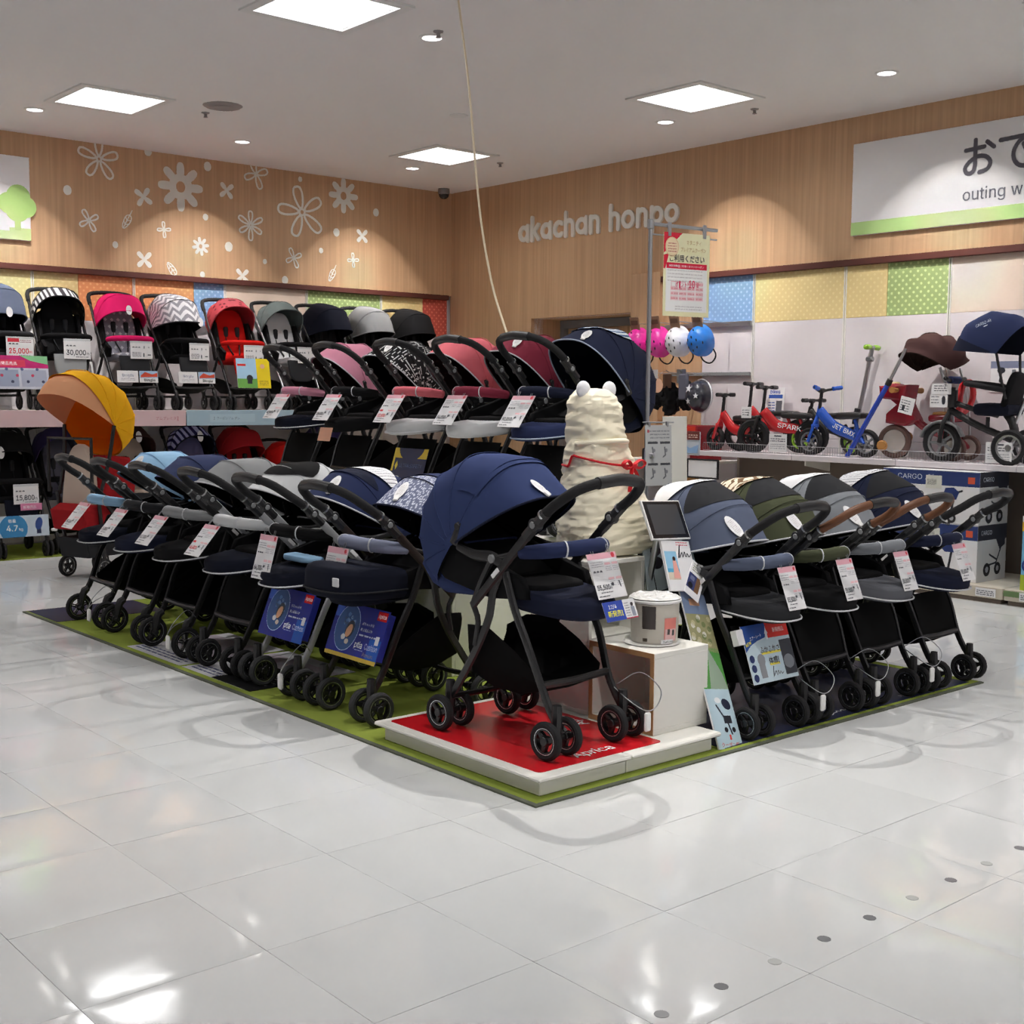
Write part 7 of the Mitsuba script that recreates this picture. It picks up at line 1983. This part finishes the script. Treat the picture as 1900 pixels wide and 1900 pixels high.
put('side', bb([7.94, 6.81, .0], [8.44, 6.84, .765], .002), 'mat_panel_pale', None, False, t)
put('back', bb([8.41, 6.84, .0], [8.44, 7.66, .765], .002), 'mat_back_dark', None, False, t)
put('shelf_board', bb([7.94, 6.84, .58], [8.41, 7.66, .60], .002), 'mat_white_paint', None, False, t)
t = thing('hanging_pack', 'flat brown and pale blue pack before the dark red carton', 'pack')
F = right_frame(7.92, 7.02, .84)
put('pack', bb([0, 0, -.02], [.20, .20, 0], .008), mat('pack_clear', (206, 214, 226), .25), F, 40, t)
put('header', bb([0, .13, .001], [.20, .20, .004], .001), mat('pack_brown', (104, 52, 48), .4), F, False, t)
ink = Ink()
ink.circle(.05, .165, .015, (214, 150, 110), 1)
ink.lines(.08, .18, .165, 2, .018, .008, (226, 200, 190), 1, 3)
ink.poly(Polygon([(.02, .02), (.18, .02), (.19, .09), (.10, .06), (.03, .09)]), (150, 186, 226), 1)
put_ink('print', ink, up_by(F, .0045), t)
t = thing('carton', 'kraft carton with a bike picture on the pale stand', 'box')
put('box', bb([7.98, 6.90, .602], [8.35, 7.29, .72], .003), mat('kraft_box', (160, 116, 66), .7), None, False, t)
ink = Ink()
ink.rect(0, 0, .16, .118, (226, 226, 226), 1)
for x in (.04, .11):
    ink.circle(x, .035, .022, (40, 40, 44), 2)
    ink.circle(x, .035, .013, (220, 220, 222), 3)
ink.poly(LineString([(.04, .035), (.06, .08), (.10, .07), (.11, .035)]).buffer(.004), (40, 40, 44), 4)
ink.lines(.20, .36, .09, 1, .02, .012, (70, 44, 26), 1, 5)
put_ink('print', ink, np.array([[0, 0, -1, 7.9795], [-1, 0, 0, 7.29], [0, 1, 0, .602], [0, 0, 0, 1.0]]), t)
t = thing('framed_board', 'blank white board in a dark frame below the left bikes', 'board')
F = right_frame(7.84, 6.88, .66)
put('board', bb([.012, .012, -.006], [.315, .148, 0], .001), 'mat_paper', F, False, t)
put('frame', extr(sbox(0, 0, .33, .16).difference(sbox(.012, .012, .318, .148)), .014, -.01), 'mat_black_plastic', F, False, t)
put('arm', tube([(7.86, 6.72, .66), (7.95, 6.72, .62), (8.36, 6.72, .60)], .008, 8), 'mat_steel', None, True, t)

# ------------------------------------------------------------------ the corner of the island: cubes, bag, tub, tablet, boards, poster pole
def open_box(base, label, lo, hi, th, axis, edge=None, shelf=None):
    """A box of boards open on one side (axis '-x' or '-y')."""
    t = thing(base, label, 'display cube')
    (x0, y0, z0), (x1, y1, z1) = lo, hi
    w = 'mat_white_paint'
    put('top', bb([x0, y0, z1 - th], [x1, y1, z1], .002), w, None, False, t)
    put('bottom', bb([x0, y0, z0], [x1, y1, z0 + th], .002), w, None, False, t)
    if axis == '-x':
        put('side', bb([x0, y0, z0 + th], [x1, y0 + th, z1 - th], .002), w, None, False, t)
        put('side', bb([x0, y1 - th, z0 + th], [x1, y1, z1 - th], .002), w, None, False, t)
        put('back', bb([x1 - .006, y0 + th, z0 + th], [x1 - .001, y1 - th, z1 - th], 0), w, None, False, t)
        if edge:
            put('edge_band', xform(extr(sbox(y0 + .001, z0 + .001, y1 - .001, z1 - .001).difference(sbox(y0 + th, z0 + th, y1 - th, z1 - th)), .002), np.array([[0, 0, 1, x0 - .002], [1, 0, 0, 0], [0, 1, 0, 0], [0, 0, 0, 1.0]])), edge, None, False, t)
    else:
        put('side', bb([x0, y0, z0 + th], [x0 + th, y1, z1 - th], .002), w, None, False, t)
        put('side', bb([x1 - th, y0, z0 + th], [x1, y1, z1 - th], .002), w, None, False, t)
        put('back', bb([x0 + th, y1 - .006, z0 + th], [x1 - th, y1 - .001, z1 - th], 0), w, None, False, t)
    for z in shelf or ():
        put('shelf_board', bb([x0 + th, y0, z - th / 2], [x1 - th, y1 - .008, z + th / 2], .002), w, None, False, t)
    return t


open_box('display_cube', 'white cube open at its left side on the low platform', (3.325, 3.055, .0785), (3.625, 3.395, .385), .02, '-x', 'mat_wood_edge')
open_box('display_cube', 'tall white open box that carries the cream padded bag', (3.345, 3.42, .0785), (3.655, 3.76, .682), .018, '-y', None, (.375,))

# cream padded bag with bear ears
t = thing('padded_bag', 'cream quilted baby sleeping bag with bear ears tied with a red ribbon', 'bag')
BXc, BYc = 3.605, 3.58


def bag_ring(z, w, d, n=48, seed=0, x=0.0):
    a = np.arange(n) * 2 * PI / n
    e = .8
    return np.c_[BXc + x + w * np.sign(np.cos(a)) * np.abs(np.cos(a)) ** e, BYc + d * np.sign(np.sin(a)) * np.abs(np.sin(a)) ** e, np.full(n, z)]


prof = [(.683, .165, .10), (.69, .205, .135), (.72, .228, .155), (.78, .226, .160), (.84, .212, .154), (.90, .196, .145), (.96, .180, .136), (1.02, .163, .126), (1.07, .150, .118), (1.10, .142, .112), (1.125, .136, .108), (1.15, .124, .106), (1.20, .116, .104), (1.25, .111, .102), (1.29, .104, .098), (1.32, .092, .088), (1.345, .062, .06), (1.352, .02, .02)]
zz = np.array([p[0] for p in prof])
zs = np.unique(np.r_[np.linspace(.683, 1.352, 120), zz])
rows = []
for z in zs:
    w, d = np.interp(z, zz, [p[1] for p in prof]), np.interp(z, zz, [p[2] for p in prof])
    rows.append(bag_ring(z, w, d, 72, x=-.10 * (z - .70) / .62))
P = np.array(rows)
c0 = np.stack([np.full(len(zs), BXc) - .10 * (zs - .70) / .62, np.full(len(zs), BYc), zs * 0], 1)[:, None, :]
rad = (P - c0) * [1, 1, 0]
ang = np.arctan2(rad[..., 1], rad[..., 0])
zq = P[..., 2] + .022 * np.sin(ang * 2 + 9 * P[..., 2]) + .05 * (meshkit.noise(P * [9, 9, 5], 6) - .5)
quilt = np.abs(np.sin(PI * zq / .095)) ** .5 * .011 - .008
fine = (np.abs(meshkit.noise(P * [24, 24, 34] + 5, 4) - .5) + .6 * np.abs(meshkit.noise(P * [50, 50, 60] + 2, 8) - .5)) * -.020
lump = (meshkit.fbm(P * [10, 10, 12], 3, 2) - .5) * .034
rl = np.linalg.norm(rad, axis=-1, keepdims=True)
Q = P + rad / np.maximum(rl, .03) * (quilt + fine + lump)[..., None] * np.clip((1.352 - P[..., 2:3]) / .05, 0, 1) * np.clip((P[..., 2:3] - .68) / .03, 0.2, 1)
Q = np.concatenate([Q, Q[:, :1]], 1)
put('body', grid_mesh(Q)[0], mat('nylon_cream', (244, 236, 210), .38, .5, sheen=.1), None, True, t)
for s in (-1, 1):
    m = trimesh.creation.icosphere(2, 1)
    m.vertices *= [.033, .022, .036]
    m.vertices += [BXc - .10 + s * .072, BYc - .02, 1.345]
    put('ear', m, 'mat_fabric_white', None, True, t, label='white fluffy ear')
put('flap_edge', tube([(BXc - .215 + .28 * q, BYc - .122 + .10 * (2 * q - 1) ** 2, 1.145 - .012 * (2 * q - 1) ** 2) for q in np.linspace(0, 1, 12)], .011, 30, 8), 'mat_nylon_cream', None, True, t)
put('cuff', lathe([(.02, 0), (.024, .0), (.026, .10), (.018, .10)], 14), 'mat_nylon_cream', None, 40, t) if False else None
red = mat('ribbon_red', (196, 24, 34), .5, .4)
kr = put('ribbon', cat(tube([(BXc + .164 * math.cos(a) - .055, BYc + .134 * math.sin(a), 1.045 - .035 * math.cos(a - .2) * 0 + .04 * math.exp(-((a - PI) % (2 * PI)) ** 2)) for a in np.linspace(0, 2 * PI, 40)], .005, 80, 6)), red, None, True, t, label='red ribbon')
bx, by, bz = BXc - .02, BYc - .146, 1.045
for s in (-1, 1):
    put('bow_loop', tube([(bx, by, bz), (bx + s * .035, by - .012, bz + .024), (bx + s * .062, by - .012, bz + .010), (bx + s * .036, by - .014, bz - .008), (bx, by, bz)], .008, 20, 8, (.5, 1.4)), red, None, True, kr)
    put('bow_tail', tube([(bx, by, bz), (bx + s * .018, by - .014, bz - .04), (bx + s * .03, by - .018, bz - .10)], .007, 10, 6, (.4, 1.6)), red, None, True, kr)
put('bow_knot', bb([bx - .011, by - .018, bz - .011], [bx + .011, by + .004, bz + .012], .005), red, None, 40, kr)

# clear tub with a crinkled lid
t = thing('gift_tub', 'clear tub wrapped in film with a label on the white cube', 'tub')
tx, ty, tz = 3.495, 3.215, .386
TS = place(tx, ty, tz, 0, .84)
mat('clear_plastic', (206, 200, 190), .15, .5)
put('wall', lathe([(.0, .002), (.10, .002), (.106, .012), (.112, .185), (.108, .185), (.102, .014), (0, .008)], 40), 'mat_tub_film', TS, 40, t)
scene['mat_tub_film'] = {'type': 'twosided', 'bsdf': {'type': 'principled', 'base_color': {'type': 'rgb', 'value': lin((206, 200, 188))}, 'roughness': .18, 'specular': .5}}
put('rim_ring', lathe([(.108, .186), (.119, .188), (.121, .196), (.117, .203), (.108, .203)], 40), 'mat_white_plastic', TS, 40, t)
r0 = np.linspace(0.001, .118, 14)
aa = np.linspace(0, 2 * PI, 49)
RR, AA = np.meshgrid(r0, aa, indexing='ij')
Pl = np.stack([RR * np.cos(AA), RR * np.sin(AA), .203 + .018 * np.sqrt(np.clip(1 - (RR / .119) ** 4, 0, 1))], -1)
Pl[..., 2] += (meshkit.fbm(np.stack([Pl[..., 0] * 60, Pl[..., 1] * 60, Pl[..., 0] * 0], -1), 3, 8) - .5) * .022 * np.clip((.119 - RR) / .02, 0, 1)
put('film_lid', grid_mesh(Pl)[0], mat('film', (226, 226, 224), .12, .5, coat=.8), TS, False, t)


def on_tub(a0, a1, z0, z1, off=.0):
    a = np.linspace(a0, a1, 10)
    z = np.array([z0, z1])
    r = .1068 + .006 * (z - .012) / .17 + off
    P = np.stack([np.outer(r, np.cos(a)), np.outer(r, np.sin(a)), np.repeat(z[:, None], 10, 1)], -1)
    return grid_mesh(P)[0]


va = math.atan2(-ty, -tx)
put('phone_print', on_tub(va + .05, va - .52, .075, .178, .0006), mat('tub_dark', (66, 60, 58), .3), TS, True, t)
put('pink_card', on_tub(va + .42, va + 1.05, .02, .125, .0006), mat('tub_pink', (222, 130, 120), .4), TS, True, t)
put('pink_card', on_tub(va + .45, va + 1.02, .022, .075, .0010), mat('tub_rose', (226, 186, 184), .4), TS, True, t)
put('hair_print', on_tub(va + .56, va + .68, .05, .075, .0014), 'mat_tub_dark', TS, True, t)
put('hair_print', on_tub(va + .80, va + .93, .045, .07, .0014), 'mat_tub_dark', TS, True, t)
put('small_sticker', on_tub(va - .50, va - .30, .018, .032, .0008), mat('tub_brown', (60, 52, 40), .4), TS, True, t)
lab = put('label', on_tub(va + .28, va + .88, .008, .028, .0018), 'mat_paper', TS, True, t)
ink = Ink()
ink.text('プレゼント品', 0, 0, .0085, (60, 60, 66), 1, True, .056)
am = va + .58
F = TS @ frame([.1102 * math.cos(am), .1102 * math.sin(am), .013], [-math.sin(am), math.cos(am), 0], [0, 0, 1])
F[:3, 3] -= F[:3, 0] * .028
put_ink('lettering', ink, F, lab)
tag(put('clear_tray', lathe([(0, .0), (.125, .0), (.13, .004), (.124, .006), (0, .003)], 36), 'mat_film', place(tx - .015, ty, tz - .0005, 0, .84), 40), 'clear film disc under the gift tub on the white cube', 'tray')

# leaning poster board between the cubes and the blue grey stroller
def lean(y_, z_):
    return y_


t = thing('poster_board', 'tall narrow leaning board of pasted pictures beside the white cubes', 'board')
LB, LT = np.array([3.57, 2.945, .009]), np.array([3.675, 3.36, .80])
u_ = LT - LB
F = frame(LB, [1, .0, -.16], u_)
Hb = float(np.linalg.norm(u_))
put('board', bb([0, 0, -.008], [.145, Hb, 0], .001), 'mat_paper', F, False, t)
ink = Ink()
W = .145
ink.rect(0, 0, W, .235, (188, 212, 224), 1)
ink.poly(LineString([(.045, .17), (.09, .10), (.10, .06)]).buffer(.004), (44, 48, 60), 2)
ink.poly(affinity.rotate(affinity.scale(Point(.105, .175).buffer(1), .026, .02), -30), (34, 40, 62), 2)
ink.rect(.07, .10, .115, .13, (44, 46, 54), 2)
for x in (.07, .115):
    ink.circle(x, .075, .010, (36, 36, 42), 3)
ink.circle(.06, .19, .012, (230, 236, 240), 2, 1.5)
ink.rect(.08, .036, .09, .056, (206, 70, 66), 2)
ink.text('クッション新'.replace('ッショ', 'ーポ'), .02, .008, .016, (196, 84, 84), 2, True, .11)
ink.rect(0, .235, W, .40, (86, 150, 76), 1)
ink.poly(Polygon([(.04, .235), (.08, .40), (.13, .30), (.145, .235)]), (150, 170, 150), 2)
ink.poly(Polygon([(.0, .40), (W, .38), (W, .54), (0, .54)]), (150, 148, 110), 1)
for k in range(18):
    ink.circle(.01 + (k * .037) % .125, .41 + (k * .023) % .12, .012, [(116, 126, 84), (184, 178, 140), (206, 204, 190)][k % 3], 2)
ink.rect(0, .54, W, .72, (120, 136, 166), 1)
for k, (x, y) in enumerate(((.05, .68), (.06, .63), (.06, .575))):
    ink.rect(x - .02, y, x + .04, y + .028, (206, 160, 130), 2)
ink.rect(0, .72, W, Hb, (200, 216, 222), 1)
put_ink('print', ink, up_by(F, .0003), t)

# tablet and brochures above it
t = thing('tablet', 'tablet with dark screen and pale rim on top of the poster board', 'tablet')
F = frame([3.665, 3.285, .762], [1, .05, -.05], [-.06, .30, .62]) @ np.diag([1.12, 1.12, 1, 1.0])
put('body', cat(puff(np.asarray(sbox(-.105, 0, .105, .148).buffer(.0).exterior.coords)[:-1], [(.004, -.014), (0, -.010), (0, -.002), (.002, 0)])), 'mat_white_plastic', F, False, t)
put('bezel', bb([-.100, .005, -.001], [.100, .143, .0012], .0004), mat('glass_black', (20, 20, 24), .12, .5, coat=.8), F, False, t)
put('screen', bb([-.082, .018, .0012], [.082, .132, .0018], .0001), mat('screen_dark', (64, 66, 70), .15, .5, coat=.6), F, False, t)
put('stand', tube([(3.67, 3.36, .80), (3.70, 3.45, .5), (3.725, 3.52, .012)], .014, 8), 'mat_steel', None, True, t)
put('stand_foot', disc([3.725, 3.52, .012], .05, .010, 'z', 20), 'mat_steel', None, 40, t)
t = thing('brochures', 'stack of white brochures with a beach photo below the tablet', 'brochures')
F = frame([3.668, 3.215, .565], [1, .02, -.10], [-.06, .35, .9])
put('brochure', bb([-.085, 0, -.012], [.085, .205, 0], .001), 'mat_paper', F, False, t)
ink = Ink()
ink.rect(-.08, .08, -.01, .16, (150, 200, 230), 1)
ink.rect(-.08, .045, -.01, .08, (224, 214, 196), 1)
ink.rect(-.08, .075, -.01, .09, (90, 170, 210), 2)
ink.circle(-.03, .13, .009, (60, 44, 40), 3)
ink.poly(Polygon([(-.05, .05), (-.01, .05), (-.02, .122), (-.04, .122)]), (236, 176, 166), 3)
pts = [(0, .02), (.012, .055), (.02, .07), (.012, .045), (.006, .02), (.016, .03), (.026, .042), (.028, .022), (.042, .044), (.046, .024), (.058, .038), (.064, .024), (.078, .034)]
ink.poly(affinity.translate(LineString(smooth_path([(a, b, 0) for a, b in pts], 60)[:, :2]).buffer(.0017), .0, .115), (44, 44, 50), 3)
ink.lines(.0, .07, .195, 2, .01, .004, (210, 120, 130), 1, 3)
put_ink('print', ink, up_by(F, .0003), t)
k = put('leaflet', bb([0, 0, .001], [.085, .16, .003], .0003), 'mat_paper', F @ frame([.01, .01, .0], [.75, -.55, 0], [.55, .75, 0]) @ place(-.01, -.02, 0), False, t)
ink = Ink()
ink.rect(0, .03, .045, .10, (60, 66, 110), 1)
ink.rect(.045, .03, .07, .10, (112, 84, 60), 1)
ink.circle(.02, .045, .014, (30, 32, 44), 2)
ink.rect(.01, .07, .035, .09, (110, 116, 150), 2)
ink.lines(.01, .08, .145, 4, .01, .004, (150, 150, 130), 1, 4)
put_ink('print', ink, F @ frame([.01, .01, .0], [.75, -.55, 0], [.55, .75, 0]) @ place(-.01, -.02, .0033), k)
t = thing('picture_panel', 'narrow panel with a stroller photograph behind the brochures', 'panel')
F = frame([3.685, 3.40, .50], [1, 0, 0], [0, .2, 1])
put('panel', bb([-.02, 0, -.008], [.17, .28, 0], .001), mat('panel_sky', (190, 204, 210), .4), F, False, t)
ink = Ink()
ink.poly(affinity.scale(Point(.05, .20).buffer(1), .03, .022), (60, 52, 60), 1)
ink.poly(affinity.scale(Point(.05, .15).buffer(1), .035, .025), (44, 42, 48), 1)
ink.poly(LineString([(.02, .12), (.03, .03), (.10, .04)]).buffer(.003), (70, 74, 80), 1)
put_ink('print', ink, up_by(F, .0003), t)

# small cards on the tall platform behind the front stroller
t = thing('card_stand', 'white card with a red heart standing on the tall platform', 'card')
F = frame([4.16, 4.56, .64], [1, -.05, 0], [0, .1, 1])
put('card', bb([0, 0, -.004], [.19, .28, 0], .001), 'mat_paper', F, False, t)
ink = Ink()
hrt = shapely.union_all([Point(-.014, .0).buffer(.018), Point(.014, .0).buffer(.018), Polygon([(-.03, -.008), (.03, -.008), (0, -.05)])])
ink.poly(affinity.translate(affinity.scale(hrt, 1.3, 1.3), .165, .20), (212, 36, 52), 1)
put_ink('print', ink, up_by(F, .0003), t)
put('foot', bb([0, -.004, -.05], [.19, 0, .0], .001), 'mat_paper', F, False, t)
t = thing('card_stand', 'clear stand with a card lettered akachan honpo on the tall platform', 'card')
F = frame([4.20, 4.525, .632], [1, -.1, 0], [0, .12, 1])
put('card', bb([0, 0, -.004], [.24, .105, 0], .001), 'mat_paper', F, False, t)
ink = Ink()
g, x = [], 0
ink.text('akachan', .07, .055, .030, (196, 60, 60), 1, True, .15)
ink.text('honpo', .10, .014, .030, (120, 120, 126), 1, True, .11)
put_ink('lettering', ink, up_by(F, .0003), t)

# poster on a hanging pole
t = thing('poster_stand', 'slim steel pole with an arm holding the yellow edged coupon poster', 'pole')
px0, py0 = 4.592, 4.30
put('pole', tube([(px0, py0, .007), (px0, py0, 2.172)], .0115, 2, 10), 'mat_steel', None, True, t)
put('base_plate', bb([px0 - .08, py0 - .10, .007], [px0 + .14, py0 + .10, .017], .003), 'mat_steel', None, False, t)
put('arm', tube([(px0, py0, 2.170), (px0 + .40, py0 - .085, 2.164)], .009, 2, 8), 'mat_steel', None, True, t)
put('arm', tube([(px0, py0, 2.12), (px0 + .40, py0 - .085, 2.117)], .004, 2, 6), 'mat_steel', None, True, t)
put('joint', disc([px0, py0, 2.167], .017, .05, 'z', 14, .005), 'mat_steel', None, 40, t)
put('clamp', cat(disc([px0, py0, 1.03], .022, .07, 'z', 14, .006), bb([px0 - .01, py0 - .05, 1.02], [px0 + .01, py0, 1.04], .003)), 'mat_chrome', None, 40, t)
t = thing('coupon_poster', 'pale yellow edged coupon poster hanging from the steel arm', 'poster')
F = frame([px0 + .066, py0 - .030, 1.723], [.36, -.077, 0], [.012, 0, 1]) @ np.diag([.80, .935, 1, 1.0])
w, h = .355, .44
put('sheet', bb([0, 0, -.003], [w, h, 0], .0005), mat('poster_yellow', (242, 238, 196), .4), F, False, t)
for q in (.12, .88):
    put('clip', bb([w * q - .012, h - .02, -.008], [w * q + .012, h + .052, .004], .002), 'mat_steel', F, False, t)
ink = Ink()
ink.rect(.018, .025, w - .018, h * .60, (246, 246, 244), 1)
ink.poly(Polygon([(0, h), (.14, h), (0, h - .11)]), (206, 40, 60), 2)
ink.poly(Polygon([(0, h - .12), (.04, h - .11), (.012, h - .19), (0, h - .19)]), (206, 40, 60), 2)
ink.circle(.062, h - .075, .052, (236, 200, 160), 3)
ink.circle(.062, h - .075, .046, (244, 222, 184), 4)
ink.lines(.03, .095, h - .06, 4, .014, .005, (190, 120, 110), 5, 2)
ink.text('マタニティ', .17, h - .06, .022, (190, 166, 110), 3, False, .12)
ink.text('プレミアムクーポン', .125, h - .098, .022, (190, 166, 110), 3, False, .20)
ink.text('ご利用ください', .04, h - .152, .034, (74, 66, 68), 3, True, .275)
ink.rect(.022, h * .60 - .012, w - .022, h * .60 + .018, (206, 36, 64), 3)
ink.text('体利用日のご利用くださいクーポン'.replace('日', '発'), .04, h * .60 - .004, .011, (250, 230, 236), 4, True, .27)
ink.lines(.03, .30, h * .545, 4, .018, .005, (206, 200, 200), 2, 3)
ink.text('ポイント', .09, h * .355, .024, (206, 40, 90), 3, True, .095)
ink.text('10', .192, h * .35, .038, (206, 40, 90), 3, True, .05)
ink.text('倍', .248, h * .355, .026, (206, 40, 90), 3, True, .026)
for r_ in range(4):
    for c_ in range(4):
        if r_ == 3 and c_ < 2:
            continue
        x, y = .055 + c_ * .064, .085 + r_ * .026
        ink.rect(x, y, x + .06, y + .022, (240, 206, 210), 2)
        ink.lines(x + .004, x + .056, y + .006, 1, .01, .008, (222, 150, 160), 3, r_ * 4 + c_)
ink.poly(sbox(.06, .14, .17, .185).difference(sbox(.064, .144, .166, .181)), (226, 170, 180), 2)
ink.lines(.09, .30, .05, 2, .014, .005, (200, 196, 196), 2, 6)
put_ink('print', ink, up_by(F, .0003), t)
t = thing('info_board', 'grey information board with small diagrams beside the cream bag', 'board')
F = frame([4.56, 4.27, .876], [1, -.18, 0], [0, .05, 1]) @ np.diag([.935, .935, 1, 1.0])
put('board', bb([0, 0, -.004], [.175, .325, 0], .001), mat('info_grey', (188, 190, 192), .3), F, False, t)
put('clip', bb([.02, .318, -.008], [.035, .345, .004], .002), 'mat_steel', F, False, t)
put('clip', bb([.14, .318, -.008], [.155, .345, .004], .002), 'mat_steel', F, False, t)
put('rail', tube([(4.555, 4.295, 1.193), (4.745, 4.262, 1.193)], .004, 2, 6), 'mat_steel', None, True, t)
ink = Ink()
ink.rect(.012, .285, .026, .300, (176, 90, 100), 1)
ink.lines(.03, .16, .29, 3, .018, .006, (140, 142, 148), 1, 1)
for c_ in range(2):
    for r_ in range(2):
        x, y = .015 + .082 * c_, .225 - .115 * r_
        ink.rect(x, y, x + .066, y + .012, (70, 72, 78), 1)
        ink.poly(LineString([(x + .03, y - .02), (x + .035, y - .06), (x + .02, y - .07)]).buffer(.004), (110, 112, 118), 1)
        ink.circle(x + .04, y - .035, .01, (130, 132, 138), 1)
put_ink('print', ink, up_by(F, .0003), t)
t = thing('info_board', 'plain white panel behind the grey information board', 'board')
put('panel', bb([0, 0, -.006], [.16, .60, 0], .002), 'mat_white_paint', frame([4.86, 4.42, .62], [1, -.18, 0], [0, .04, 1]), False, t)
put('leg', tube([(4.94, 4.412, .64), (4.94, 4.412, .007)], .01, 2, 8), 'mat_steel', None, True, t)
